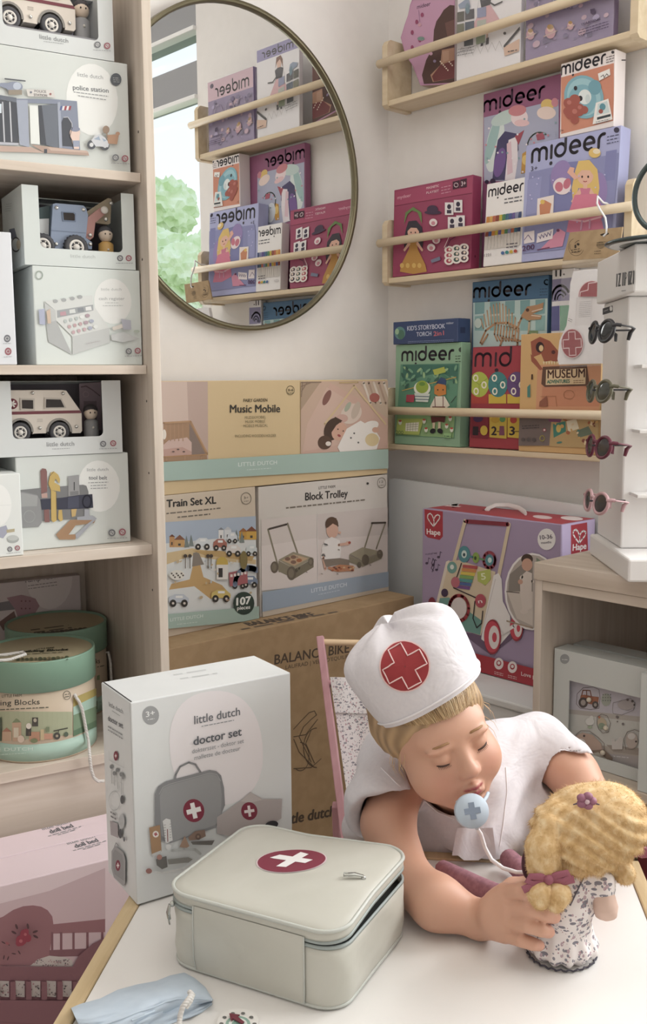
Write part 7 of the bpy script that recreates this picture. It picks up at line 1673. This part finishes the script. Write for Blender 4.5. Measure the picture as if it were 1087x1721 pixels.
def he(x, y, z, r, k=.01, mode='u'): vx.ell(hp(x, y, z), np.array(r)*HS, HR, k*HS, mode)
def hc(a, b, ra, rb, k=.006, mode='u'): vx.cap(hp(*a), hp(*b), ra*HS, rb*HS, k*HS, mode)
# torso, neck
NB = W(775, 1318, 1.42)
vx.ell(W(795, 1400, 1.46), (.105, .13, .065), CB, 0)
vx.ell(W(785, 1520, 1.50), (.10, .12, .07), CB, .03)
shR, shL = W(672, 1300, 1.395), W(905, 1252, 1.46)
vx.cap(shR, shL, .036, .036, .03)
vx.cap(hp(0, -.022, -.05), NB, .041, .046, .012)
# head
he(0, -.012, .036, (.0735, .090, .078), 0)
he(0, .028, -.026, (.060, .056, .068), .03)
for s_ in (-1, 1): he(s_*.0345, .044, -.034, (.0315, .0335, .033), .016)
he(0, .055, -.074, (.025, .023, .020), .018)
he(0, .060, .026, (.050, .024, .022), .016)
for s_ in (-1, 1):
    he(s_*.0275, .091, .001, (.0165, .0115, .0105), .010, 's')
    he(s_*.027, .0690, .0005, (.0150, .0145, .0125), .003)
    he(s_*.029, .078, .0155, (.018, .009, .0055), .008)
hc((0, .0775, .006), (0, .0895, -.020), .0070, .0090, .010)
he(0, .0930, -.0250, (.0110, .0095, .0088), .006)
for s_ in (-1, 1): he(s_*.0095, .087, -.0285, (.0065, .0075, .006), .005); he(s_*.0055, .0925, -.0345, (.0028, .004, .0022), .002, 's')
he(0, .083, -.0385, (.004, .006, .006), .003, 's') if False else None
for s_ in (-1, 1): hc((s_*.001, .0870, -.0490), (s_*.0155, .0775, -.0530), .0054, .0026, .003)
hc((-.011, .0800, -.0600), (.011, .0800, -.0600), .0054, .0054, .003); he(0, .0825, -.0600, (.010, .006, .0048), .003)
hc((-.016, .0835, -.0545), (.016, .0835, -.0545), .0010, .0010, .0015, 's')
he(0, .074, -.0685, (.016, .006, .0035), .006, 's')
for s_ in (1,):
    he(s_*.0725, -.012, -.004, (.0075, .017, .026), .004); he(s_*.079, -.008, -.002, (.004, .009, .016), .004, 's')
# arms
EL = WZ(687, 1480, .5355); WR = WZ(806, 1546, .5225)
vx.chain([shR, W(652, 1385, 1.32), EL], [.040, .0335, .0285], .016)
vx.chain([EL, WZ(735, 1517, .5345), WR], [.0295, .0310, .0205], .012)
ELl = W(1012, 1372, 1.36)
vx.chain([shL, W(962, 1300, 1.42), ELl], [.040, .034, .030], .016)
HL = W(1000, 1452, 1.205)
vx.chain([ELl, W(1010, 1415, 1.28), HL], [.030, .027, .019], .012)
# right hand: metacarpals, then four fingers closing on the doll's front, thumb behind it
kn_ = [(849, 1500, 1.118), (856, 1524, 1.108), (856, 1549, 1.108), (849, 1571, 1.114)]
KN = [W(*p) for p in kn_]
for p, r in zip(KN, (.0115, .0118, .0112, .0100)): vx.cap(WR, p, .017, r, .010)
vx.ell(W(836, 1536, 1.126), (.021, .024, .014), CB, .010)
fing = [[(849, 1500, 1.118), (876, 1497, 1.090), (897, 1507, 1.083)], [(856, 1524, 1.108), (893, 1527, 1.081), (916, 1536, 1.078), (931, 1541, 1.082)], [(856, 1549, 1.108), (888, 1555, 1.081), (909, 1562, 1.079), (922, 1566, 1.083)], [(849, 1571, 1.114), (876, 1580, 1.091), (894, 1586, 1.087), (906, 1589, 1.090)]]
for f_, r0 in zip(fing, (.0092, .0094, .0089, .0080)):
    P = [W(*p) for p in f_]; R = [r0*1.06, r0*.98, r0*.92, r0*.80][:len(P)]; vx.chain(P, R, .0012)
vx.chain([W(838, 1508, 1.148), W(862, 1490, 1.158), W(886, 1484, 1.156)], [.0125, .0100, .0085], .005)
# left hand behind the doll
for i, (dx_, dy_) in enumerate(((-16, 10), (-18, 24), (-16, 38), (-10, 50))):
    a_ = W(1000+dx_*.3, 1452+dy_*.6, 1.20); vx.chain([HL, a_, W(985+dx_, 1462+dy_, 1.180), W(975+dx_, 1468+dy_, 1.165)], [.016, .0098, .0085, .0070], .004)
vx.chain([HL, W(1012, 1470, 1.17), W(1010, 1490, 1.155)], [.014, .010, .0082], .004)
# seat and thighs below the table
hip = W(775, 1600, 1.53); hip[2] = max(.33, hip[2])
V, Q = vx.mesh(2)
_tl = (V-np.array(tM.translation))@np.array(tM.to_3x3()); _on = (_tl[:, 0] > t0-.002) & (V[:, 2] < .5012); V[_on, 2] = .5012
base = np.array(lin('#d8a083')); C_ = np.tile(base, (len(V), 1))
loc = ((V-HO)/HS)@HR.T
def blend(C_, w_, c): return C_*(1-w_[:, None])+np.array(lin(c))*w_[:, None]
g = lambda c, r: np.exp(-(((loc-np.array(c))/np.array(r))**2).sum(1))
for s_ in (-1, 1): C_ = blend(C_, .35*g((s_*.036, .07, -.03), (.02, .03, .018)), '#d17c6c')
C_ = blend(C_, .30*g((0, .10, -.027), (.012, .02, .01)), '#d48c7c')
lip = np.maximum.reduce([g((0, .086, -.0505), (.0115, .02, .0038)), g((0, .086, -.0598), (.0115, .02, .0042)), g((.010, .082, -.0525), (.0065, .02, .0030)), g((-.010, .082, -.0525), (.0065, .02, .0030))])
C_ = blend(C_, np.clip((lip-.35)*2.4, 0, 1)*.95, '#b0424f')
for p in [f_[-1] for f_ in fing]:
    d_ = np.linalg.norm(V-W(*p), axis=1); C_ = blend(C_, np.exp(-(d_/.010)**2)*.35, '#d98f80')
body = soft('body', V, Q, skin, girl, C_)
# lashes, brows
LASH, BROW = mat('#4a3026', .6), mat('#a5794f', .8)
for s_ in (-1, 1):
    m = MB(); P = []
    for t in np.linspace(-1, 1, 13):
        x = .0118*t; z = -.0062-.0018*(1-t*t)+.0012*s_*t; rr = .0150; yy = sqrt(max(1e-6, 1-(x/.0150)**2-((z-.0005)/.0125)**2))*.0145+.0690
        P.append(hp(s_*.027+x, yy+.0006, z))
    m.tube(P, [.0005]+[.0013]*11+[.0005], LASH, 6)
    for t in np.linspace(-.9, .9, 11):
        i = int(round((t+1)/2*12)); p = Vector(P[i]); dnv = Vector((np.array([.10*t*s_*0+.25*t, .55, -.80])@HR)); m.tube([p, p+dnv*.0030, p+dnv*.0052+Vector(HR[2])*.0008], [.0004, .0003, .0001], LASH, 4)
    m.build('eyelashes', girl)
    m = MB(); P = []
    for t in np.linspace(-1, 1, 11): P.append(hp(s_*(.029+.0145*t), .0885-.010*(t*.5+.5)**2-.0035*abs(t), .0195+.003*(1-t*t)-.0015*t))
    m.tube(P, [.0004]+[.0016]*8+[.0010, .0003], BROW, 6); m.build('eyebrow', girl)

# tunic
tv = Vox(np.minimum.reduce([W(560, 1150, 1.75), W(1030, 1650, 1.15), W(560, 1650, 1.15), W(1030, 1150, 1.75)])-.03, np.maximum.reduce([W(560, 1150, 1.75), W(1030, 1150, 1.15), W(1030, 1650, 1.15), W(560, 1150, 1.15)])+.03, .0026)
tv.ell(W(800, 1385, 1.455), (.118, .13, .080), CB, 0)
tv.ell(W(782, 1490, 1.485), (.118, .13, .092), CB, .03)
tv.ell(W(770, 1600, 1.53), (.125, .12, .10), CB, .03)
tv.cap(W(672, 1298, 1.392), W(915, 1250, 1.462), .049, .046, .035)
tv.cap(W(800, 1330, 1.40), W(805, 1400, 1.385), .05, .05, .04)
# cap sleeves: flared cones, hollowed for the arms
sR0, sR1 = W(668, 1292, 1.392), W(642, 1352, 1.335)
tv.cap(sR0, sR1, .046, .053, .02)
tv.cap(W(655, 1270, 1.42), W(612, 1395, 1.44), .040, .030, .03)
sL0, sL1 = W(915, 1255, 1.46), W(962, 1292, 1.43)
tv.cap(sL0, sL1, .045, .049, .02)
# openings
aR = W(653, 1330, 1.365); tv.cap(aR, EL, .0415, .056, .003, 's'); 
aL = W(948, 1284, 1.433); tv.cap(aL, ELl, .040, .056, .003, 's')
cutR = np.array(W(640, 1362, 1.325)); dR = (EL-sR0)/np.linalg.norm(EL-sR0)
tv.cap(cutR+dR*.047, cutR+dR*.30, .056, .075, .008, 's')
cutL = np.array(W(966, 1300, 1.42)); dL_ = (ELl-sL0)/np.linalg.norm(ELl-sL0)
tv.cap(cutL+dL_*.050, cutL+dL_*.25, .056, .07, .008, 's')
# neck opening
tv.cap(hp(0, -.022, -.05), NB, .048, .052, .004, 's'); tv.cap(NB, W(812, 1362, 1.385), .050, .016, .006, 's')
TV, TQ = tv.mesh(7); TN = vnormals(TV, TQ)
pr = np.stack([TV@nRT, TV@nUP, TV@nTO], 1); ox, oy = W(800, 1400, 1.4)@nRT, W(800, 1400, 1.4)@nUP
u, v = (pr[:, 0]-ox)/.1, (pr[:, 1]-oy)/.1
fold = .0022*np.sin(u*13+v*3.0+1.5*np.sin(v*4))*np.exp(-(v+.6)**2)+.0020*np.sin(v*11-u*8+1.3*np.sin(u*6))*np.exp(-((u-.9)**2+(v-.6)**2)*1.2)+.0016*np.sin(v*15+u*12)*np.exp(-((u+1.0)**2+(v-.7)**2)*1.5)+.0030*np.sin(u*6.5-v*2+.6)*np.exp(-(v-.1)**2*1.2)
TV = TV+TN*fold[:, None]
# the cloth ends on the table edge side; nothing of it may dip through the table top
TL = (TV-np.array(tM.translation))@np.array(tM.to_3x3())
over = (TL[:, 0] > t0-.004) & (TV[:, 2] < .507); TV[over] -= np.array(ta)*((TL[over, 0]-(t0-.004))[:, None]*(TV[over, 2] < .507)[:, None])
cotton = speckled('white_tunic_cotton', '#dfdbe0', '#dad6dc', 220, .85, .25, .3, .7, .0004)
N, L, b = nodes(cotton); nzw = noise(N, L, coords(N, L).outputs[0], 16, 3, 1.2); b2 = N.new('ShaderNodeBump'); b2.inputs['Strength'].default_value = .35; b2.inputs['Distance'].default_value = .012
L.new(nzw.outputs[0], b2.inputs['Height']); L.new(b2.outputs[0], [n for n in N if n.type == 'BUMP' and n != b2][0].inputs['Normal'])
tunic = soft('tunic', TV, TQ, cotton, girl)
from mathutils.bvhtree import BVHTree
tbv = BVHTree.FromPolygons([Vector(p) for p in TV], TQ.tolist())
def seam(pts, bvh, r, mt, nrm=None):
    out = []
    for p in pts:
        d = ray(*p); h_ = bvh.ray_cast(CAM, d.normalized())
        if h_[0]: out.append(h_[0]-d.normalized()*.0005)
    return out
m = MB()
for pts in ([(700, 1335), (735, 1365), (770, 1380)], [(850, 1290), (852, 1330), (845, 1390), (838, 1430)], [(640, 1290), (672, 1322), (705, 1372)], [(945, 1250), (950, 1290), (946, 1330)]):
    q = []
    for i in range(len(pts)-1):
        for t in np.linspace(0, 1, 6)[:-1]: q.append((pts[i][0]*(1-t)+pts[i+1][0]*t, pts[i][1]*(1-t)+pts[i+1][1]*t))
    S_ = seam(q, tbv, 0, None)
    if len(S_) > 2: MB().tube(S_, .0009, mat('#f0ecef', .9), 6).build('stitched_seam', tunic)
# little tie end over the table edge
G = []
for i in range(7):
    r = []
    for j in range(8):
        x = 768+60*i/6-(3*j if i < 3 else -2*j)*.4; y = 1392+46*j/7+(8 if i in (2, 3) else 0)*j/7; r.append(W(x, y, 1.335-.004*sin(i*1.3)-.003*j/7))
    G.append([Vector(p) for p in r])
m = MB(); m.grid(G, cotton); m.grid([[p+Vector(_fw)*.002 for p in r] for r in G], cotton); m.build('tunic_tie', girl)

# hair: swept back under the hat
hvx = Vox(HO-.16, HO+.16, .0022)
hvx.ell(hp(0, -.012, .036), np.array((.0785, .0955, .0825))*HS, HR, 0)
hvx.ell(hp(0, -.030, -.012), np.array((.0800, .066, .062))*HS, HR, .02*HS)
def hairline(P):
    q = ((P-HO)/HS)@HR.T
    x, y, z = q[..., 0], q[..., 1], q[..., 2]
    d = -.74*(y-.0790+1.3*x*x)+.67*(z-.0500-1.5*x*x); return -np.minimum(d, (z-.004+.35*(y+.02)))*HS
hl = lambda P: -hairline(P)
sl, P = hvx.blk(HO-.16, HO+.16, 0); hvx.op(sl, hl(P).astype(np.float32), .012, 's')
HVt, HQ = hvx.mesh(2)
hn = vnormals(HVt, HQ); ql_ = ((HVt-HO)/HS)@HR.T
str_ = np.sin(ql_[:, 0]*620+4*np.sin(ql_[:, 1]*60))*.0005+np.sin(ql_[:, 0]*260+ql_[:, 2]*90)*.0006
HVt = HVt+hn*str_[:, None]
hairm = mat('#b08a5e', .45, name='blond_hair'); N, L, b = nodes(hairm)
at2 = N.new('ShaderNodeAttribute'); at2.attribute_name = 'tint'; L.new(at2.outputs['Color'], b.inputs['Base Color'])
st_ = (.5+.5*np.sin(ql_[:, 0]*520+6*np.sin(ql_[:, 1]*45)+3*np.sin(ql_[:, 2]*70)))
hc0, hc1 = np.array(lin('#8a6a48')), np.array(lin('#c9a274')); HC = hc0+(hc1-hc0)*(.25+.6*st_)[:, None]
hair = soft('hair', HVt, HQ, hairm, girl, HC)
rnd = random.Random(5)
def on_skull(p, off):
    c = np.array((0, -.012, .036)); r = np.array((.0785, .0955, .0825))+off; q = (np.array(p)-c)/r; q /= np.linalg.norm(q); return c+q*r
tints = [mat(c, .4) for c in ('#b8915f', '#d1ab78', '#9c784f', '#e0c08e')]
SM = MB()
for i in range(340):
    s_ = rnd.uniform(-1, 1); x0 = .066*s_; y0 = .0790-2.6*x0*x0-.004+rnd.uniform(-.010, .006); z0 = .0500+2.0*x0*x0+.67*0
    a_ = on_skull((x0, y0, z0), .0005); e_ = on_skull((x0*.45+rnd.uniform(-.01, .01), -.05, .11), .004); mid = on_skull((a_+e_)/2+np.array((x0*.25, .0, .01)), .004+rnd.uniform(-.002, .0015))
    pts = []
    for t in np.linspace(0, 1, 9):
        p = a_*(1-t)**2+mid*2*t*(1-t)+e_*t*t; p = on_skull(p, .0004+.0034*min(1, t*3)+rnd.uniform(-.0002, .0002)); pts.append(Vector(hp(*p)))
    SM.tube(pts, [.0003]+[.00065]*7+[.0003], tints[rnd.choice((0, 0, 1, 1, 2, 3))], 5, caps=False)
for i in range(16):
    s_ = rnd.choice((-1, 1)); a_ = on_skull((s_*rnd.uniform(.058, .068), rnd.uniform(.0, .05), rnd.uniform(-.01, .03)), .001); d_ = np.array((s_*.006, rnd.uniform(.0, .02), rnd.uniform(-.03, -.012)))
    SM.tube([Vector(hp(*a_)), Vector(hp(*(a_+d_*.5+np.array((s_*.004, 0, 0))))), Vector(hp(*(a_+d_)))], [.0004, .0003, .0001], tints[1], 4, caps=False)
SM.build('hair_strands', hair)

# hat
ha = radians(30); hu_ = nRT*cos(ha)+nUP*sin(ha); hv_ = -nRT*sin(ha)+nUP*cos(ha); tilt = radians(6)
hf_ = nTO*cos(tilt)-hv_*sin(tilt)*0; hv2 = hv_*cos(tilt)+nTO*sin(tilt)*0
Ho = W(716, 1159, 1.29)
prof = [(-.006, .0755, .094), (0, .0760, .095), (.015, .0785, .0975), (.035, .0815, .100), (.055, .0840, .101), (.068, .0835, .099), (.078, .0790, .093), (.087, .0690, .081), (.094, .054, .064), (.098, .036, .043), (.0995, .015, .018)]
HT = []; nh = 72
for z, a_, b_ in prof:
    r = []
    for i in range(nh):
        t = 2*pi*i/nh; k_ = z/.1
        w1 = 1+.014*k_*sin(5*t+2.2+z*30)+.010*k_*sin(9*t-z*70)+.006*k_*sin(17*t+1.0+z*60)
        ex_ = 2.35; cx_ = abs(cos(t))**(2/ex_)*(1 if cos(t) > 0 else -1); sy_ = abs(sin(t))**(2/ex_)*(1 if sin(t) > 0 else -1)
        zz = z+(.006*k_*sin(3*t+.5)+.004*k_*sin(7*t) if z > .05 else 0)
        r.append(Vector(Ho+hu_*(cx_*a_*w1)+nTO*(sy_*b_*w1)+hv_*zz))
    HT.append(r)
m = MB(); loft(m, HT, cotton, False, True)
inner = [[Vector(Ho+(np.array(p)-Ho)*.975) for p in r] for r in HT[:6]]
loft(m, inner[::-1], cotton, False, False)
HATV, HATF = [Vector(p) for p in m.v], [f for f in m.f]
hat = m.build('nurse_hat', girl); sub = hat.modifiers.new('smooth', 'SUBSURF'); sub.levels = 1; sub.render_levels = 1
hbv = BVHTree.FromPolygons(HATV, HATF)
MB().tube([p+(p-Vector(Ho))*.008 for p in HT[1]], .0016, mat('#e9e5e8', .9), 6, closed=True).build('hat_hem', hat)
def on_hat(px_, py_, off):
    d = ray(px_, py_).normalized(); h_ = hbv.ray_cast(CAM, d)
    p = h_[0] if h_[0] else Vector(W(px_, py_, 1.2)); n_ = h_[1] if h_[1] else Vector(nTO)
    if n_.dot(d) > 0: n_ = -n_
    return p+n_*off
EC = (680, 1120)
RED2 = mat('#a93136', .85); PINK2 = mat('#efc9c6', .85)
def hat_disc(r, off, mt):
    R_ = [[on_hat(EC[0]+r*t*cos(q), EC[1]+r*t*sin(q), off) for q in np.linspace(0, 2*pi, 40, endpoint=False)] for t in (.02, .2, .4, .6, .8, 1.0)]
    m = MB(); vs = [p for x in R_ for p in x]; fs = []
    for i in range(5):
        for j in range(40): fs.append([i*40+j, i*40+(j+1) % 40, (i+1)*40+(j+1) % 40, (i+1)*40+j])
    m.add(vs, fs, mt, True); return m
hat_disc(42.5, .0016, PINK2).build('badge_border', hat); hat_disc(40, .0022, RED2).build('badge', hat)
q = cross_pts(EC[0], EC[1], 35, 12.5, 1.0, -28); q = q+[q[0]]; path = []
for i in range(12):
    for t in np.linspace(0, 1, 5)[:-1]: path.append(on_hat(q[i][0]*(1-t)+q[i+1][0]*t, q[i][1]*(1-t)+q[i+1][1]*t, .0026))
MB().tube(path, .0009, PINK2, 6, closed=True).build('badge_cross', hat)

# stethoscope
sc = Vector(W(792, 1363, 1.195)); sn = Vector(nTO*.93+nUP*.30+nRT*.05).normalized(); sxv = Vector(nRT)-sn*Vector(nRT).dot(sn); sxv.normalize(); syv = sn.cross(sxv)
sth = thing('toy_stethoscope', 'pale blue toy stethoscope disc with a grey cross hanging at the child\'s chin', 'toy', sc)
Ms = Matrix((sxv, syv, sn)).transposed().to_4x4(); Ms.translation = sc; PB = mat('#b9c8da', .5)
rs2 = 28.5/F*1.195
MB().lathe([(0, -.006), (rs2*.96, -.006), (rs2, -.004), (rs2, .004), (rs2*.96, .006), (0, .006)], PB, 48, Ms).build('disc', sth)
m = MB()
pts = [(x*rs2/28, y*rs2/28) for x, y in cross_pts(0, 0, 13.5, 4.8, 1, 8)]
m.prism(pts, sc+sn*.006, sxv, syv, sn, .0008, mat('#8291a8', .5)); m.build('cross', sth)
cordm = mat('#eae4e6', .7)
cp = [sc-syv*rs2*.98+sxv*.006, Vector(W(808, 1402, 1.200)), Vector(W(815, 1425, 1.205)), Vector(W(826, 1445, 1.20)), Vector(W(845, 1459, 1.185)), Vector(W(868, 1466, 1.175)), Vector(W(892, 1466, 1.155))]
MB().tube(cp, .0024, cordm, 8).build('cord', sth)
for s_, pts in ((-1, [(771, 1350, 1.200), (768, 1346, 1.200)]), (1, [(812, 1347, 1.202), (817, 1340, 1.215), (820, 1333, 1.225)])):
    MB().tube([Vector(W(*p)) for p in pts], .0024, PB, 8).build('neck_strap', sth)

# ------------------------------------------------------------------ the doll
doll = thing('rag_doll', 'soft doll with blonde plush pigtails and a floral dress, seen from behind on the table', 'doll', tuple(WZ(945, 1590, .5)))
plush = mat('#dcc08a', .9, name='blonde_plush'); N, L, b = nodes(plush)
nz = noise(N, L, coords(N, L).outputs[0], 110, 4, .3); r_ = ramp(N, [(.25, '#c39656'), (.5, '#dcb47a'), (.75, '#ebd0a0')]); L.new(nz.outputs[0], r_.inputs[0]); L.new(r_.outputs[0], b.inputs['Base Color']); bump(N, L, b, nz.outputs[0], .15, .001)
dskin = mat('#e3bfae', .85); bowm = mat('#a05266', .6); mauve = speckled('mauve_corduroy', '#a5707d', '#966371', 160, .9, .5)
dz0 = dep(WZ(945, 1600, .51))
def dvox(): return Vox(W(985, 1450, 1.10)-.17, W(985, 1450, 1.10)+.17, .0018)
dv = dvox()
dv.ell(W(994, 1385, 1.105), (.0560, .0440, .0520), CB, 0); dv.ell(W(970, 1415, 1.098), (.044, .032, .046), CB, .02); dv.ell(W(1035, 1375, 1.10), (.030, .034, .044), CB, .02); dv.ell(W(925, 1395, 1.090), (.020, .028, .026), CB, .015)
DV, DQ = dv.mesh(2); DN = vnormals(DV, DQ)
pp = np.stack([(DV-W(994, 1385, 1.105))@nRT, (DV-W(994, 1385, 1.105))@nUP], 1)
wv_ = pp[:, 1]*.90+pp[:, 0]*.46+.003*np.sin(pp[:, 0]*60); rid = np.sin(wv_*2*pi/.0145); low = 1/(1+np.exp((pp[:, 1]-.022)/.006))
DV = DV+DN*((.0020*rid)*low)[:, None]
dh = soft('hair', DV, DQ, plush, doll)
def fur(Vs, Ns, n, ln, parent, name, seed, droop=np.array((0, 0, -.3))):
    r_ = np.random.RandomState(seed); I = r_.choice(len(Vs), min(n, len(Vs)), replace=len(Vs) < n); m = MB()
    d = Ns[I]*.40+r_.normal(0, .22, (len(I), 3))+droop*1.6; d /= np.linalg.norm(d, axis=1)[:, None]; s_ = np.cross(d, r_.normal(0, 1, (len(I), 3))); s_ /= np.linalg.norm(s_, axis=1)[:, None]+1e-9
    l_ = ln*r_.uniform(.6, 1.3, (len(I), 1)); A = Vs[I]-Ns[I]*.0005; a, b_, c = A-s_*.00022, A+s_*.00022, A+d*l_
    vs = np.stack([a, b_, c], 1).reshape(-1, 3); fs = [[3*i, 3*i+1, 3*i+2] for i in range(len(I))]
    m.add([tuple(p) for p in vs], fs, plush); o_ = m.build(name, parent); o_['kind'] = 'stuff'; return o_
fur(DV, DN, 14000, .0055, dh, 'plush_pile', 1)
dv = dvox(); dv.ell(W(968, 1432, 1.112), (.034, .026, .034), CB, 0); dv.cap(W(965, 1445, 1.115), W(958, 1475, 1.118), .018, .018, .008)
V_, Q_ = dv.mesh(2); soft('head', V_, Q_, dskin, doll)
# dress
dv = Vox(W(950, 1550, 1.12)-.13, W(950, 1550, 1.12)+.13, .0016)
b0 = WZ(945, 1604, .503); hemc = WZ(943, 1585, .512)
dv.chain([W(962, 1466, 1.118), W(952, 1520, 1.115), np.array(hemc)+np.array((0, 0, .018))], [.022, .0275, .034], .012)
dv.ell(hemc+np.array((0, 0, .002)), (.0405, .0385, .017), np.array([tb[:], ta[:], (0, 0, 1)]), .012)
dv.cap(W(985, 1470, 1.11), W(1010, 1487, 1.105), .017, .0165, .010)
dv.cap(W(935, 1480, 1.12), W(915, 1500, 1.13), .014, .013, .010)
V_, Q_ = dv.mesh(2); N_ = vnormals(V_, Q_); hz_ = np.clip((.545-V_[:, 2])/.04, 0, 1); ang = np.arctan2(V_[:, 1]-hemc[1], V_[:, 0]-hemc[0])
V_ = V_+N_*(.0020*np.sin(ang*13)*hz_+.0008*np.sin(V_@nUP*260+V_@nRT*90))[:, None]; V_[:, 2] = np.maximum(V_[:, 2], .5006)
dflor = floral('doll_dress_cloth', '#ece2e0', [('#86828c', 1.0, .31, (1, 1.0, 2.2), (0, 0, .5)), ('#bfa3ac', 1.3, .24, (1, 1.7, 1), (.4, .3, 0)), ('#8d8a94', 1.9, .27, (1.8, 1, 1), (0, .7, .4)), ('#ece2e0', 3.4, .22, (1, 1, 1), (0, 0, 0)), ('#b5868f', 2.6, .16, (1, 1, 1), (.9, .2, .1))], 72)
dress = soft('dress', V_, Q_, dflor, doll)
# scalloped dark hem and back placket line
hr = []
for i in range(90):
    t = 2*pi*i/90; r_ = .0397+.0014*sin(t*26); hr.append(Vector((hemc[0]+(tb.x*cos(t)+ta.x*sin(t))*r_, hemc[1]+(tb.y*cos(t)+ta.y*sin(t))*r_*.96, .5025+.0012*sin(t*26+1))))
MB().tube(hr, .0011, mat('#4b4854', .8), 6, closed=True).build('hem_edge', dress)
dbv = BVHTree.FromPolygons([Vector(p) for p in V_], Q_.tolist())
S_ = seam([(982-(24*i/12), 1472+50*i/12) for i in range(13)], dbv, 0, None)
if len(S_) > 2: MB().tube(S_, .0008, mat('#6a6672', .8), 6).build('placket', dress)
# arm, legs
m = MB(); m.tube([Vector(W(1009, 1488, 1.104)), Vector(W(1014, 1506, 1.101)), Vector(W(1017, 1524, 1.100)), Vector(W(1018, 1538, 1.101)), Vector(W(1018, 1545, 1.102))], [.0105, .0125, .0140, .0120, .004], dskin, 18); m.build('arm', doll)
m = MB(); P = [WZ(736, 1456, .518), WZ(742, 1460, .520), WZ(770, 1474, .520), WZ(800, 1488, .519), WZ(830, 1500, .519), WZ(870, 1512, .521), WZ(915, 1524, .524)]; m.tube([Vector(p) for p in P], [.004, .0115, .0125, .0125, .012, .012, .012], mauve, 16); m.build('leg', doll)
m = MB(); P = [WZ(848, 1436, .520), WZ(854, 1442, .522), WZ(875, 1462, .522), WZ(900, 1490, .522), WZ(930, 1522, .526)]; m.tube([Vector(p) for p in P], [.004, .0125, .0135, .013, .012], mauve, 16); m.build('leg', doll)
MB().ell((0, 0, 0), (.014, .010, .022), mat('#4d2434', .8), Matrix.Translation(Vector(W(893, 1449, 1.135)))).build('plum_shoe', doll)
# pigtails
def plush_chain(name, pts, rad, seed, n=5000):
    q = np.array([W(*p) for p in pts]); v_ = Vox(q.min(0)-.05, q.max(0)+.05, .0018); v_.chain(list(q), rad, .006); V1, Q1 = v_.mesh(2); N1 = vnormals(V1, Q1)
    o = soft(name, V1, Q1, plush, doll); fur(V1, N1, n, .0034, o, 'plush_pile', seed); return o
plush_chain('pigtail', [(924, 1392, 1.078), (913, 1425, 1.070), (914, 1455, 1.068), (919, 1478, 1.069)], [.017, .0185, .0175, .0125], 2)
plush_chain('pigtail_tuft', [(916, 1482, 1.065), (908, 1500, 1.056), (908, 1514, 1.055)], [.011, .0135, .0095], 3, 2500)
plush_chain('pigtail_tuft', [(925, 1482, 1.065), (936, 1503, 1.056), (934, 1520, 1.055)], [.011, .0135, .0090], 4, 2500)
plush_chain('pigtail', [(1052, 1420, 1.125), (1040, 1448, 1.12), (1028, 1462, 1.115)], [.012, .012, .011], 5, 2500)
plush_chain('pigtail_tuft', [(1040, 1456, 1.112), (1049, 1468, 1.108)], [.012, .0125], 6, 2000)
def bow(name, c, right, up, s):
    m = MB(); c = Vector(c); r, u_ = Vector(right).normalized()*s, Vector(up).normalized()*s; t = Vector(nTO)*s
    for g_ in (-1, 1):
        m.tube([c, c+r*g_*.35+u_*.16+t*.12, c+r*g_*.75+u_*.20+t*.10, c+r*g_*.85+u_*.02+t*.05, c+r*g_*.6-u_*.12+t*.08, c], [(.0016, .004)]*6, bowm, 8, up=tuple(nTO))
        m.tube([c, c+r*g_*.6-u_*.16+t*.06, c+r*g_*1.05-u_*(.34 if g_ < 0 else .10)+t*.04], [(.0012, .0042)]*3, bowm, 8, up=tuple(nTO))
    m.ell(c+t*.08, (.0055, .0055, .0055), bowm, n=12, k=8); m.build(name, doll)
bow('bow', W(921, 1477, 1.052), nRT+nUP*.10, nUP, .026)
bow('bow', W(1066, 1432, 1.10), nRT, nUP, .015)
m = MB(); c = Vector(W(985, 1346, 1.058))
for i in range(5): t = i*2*pi/5; m.ell(c+Vector(nRT)*cos(t)*.006+Vector(nUP)*sin(t)*.005, (.0055, .0055, .0045), '#9c5f78', n=10, k=8)
m.ell(c+Vector(nTO)*.003, (.003, .003, .003), '#d9b7c0', n=10, k=6)
for g_ in (-1, 1): m.tube([c, c+Vector(nRT)*g_*.014-Vector(nUP)*.004], [.002, .0006], mat('#5a4658'), 6)
m.build('flower_clip', doll)
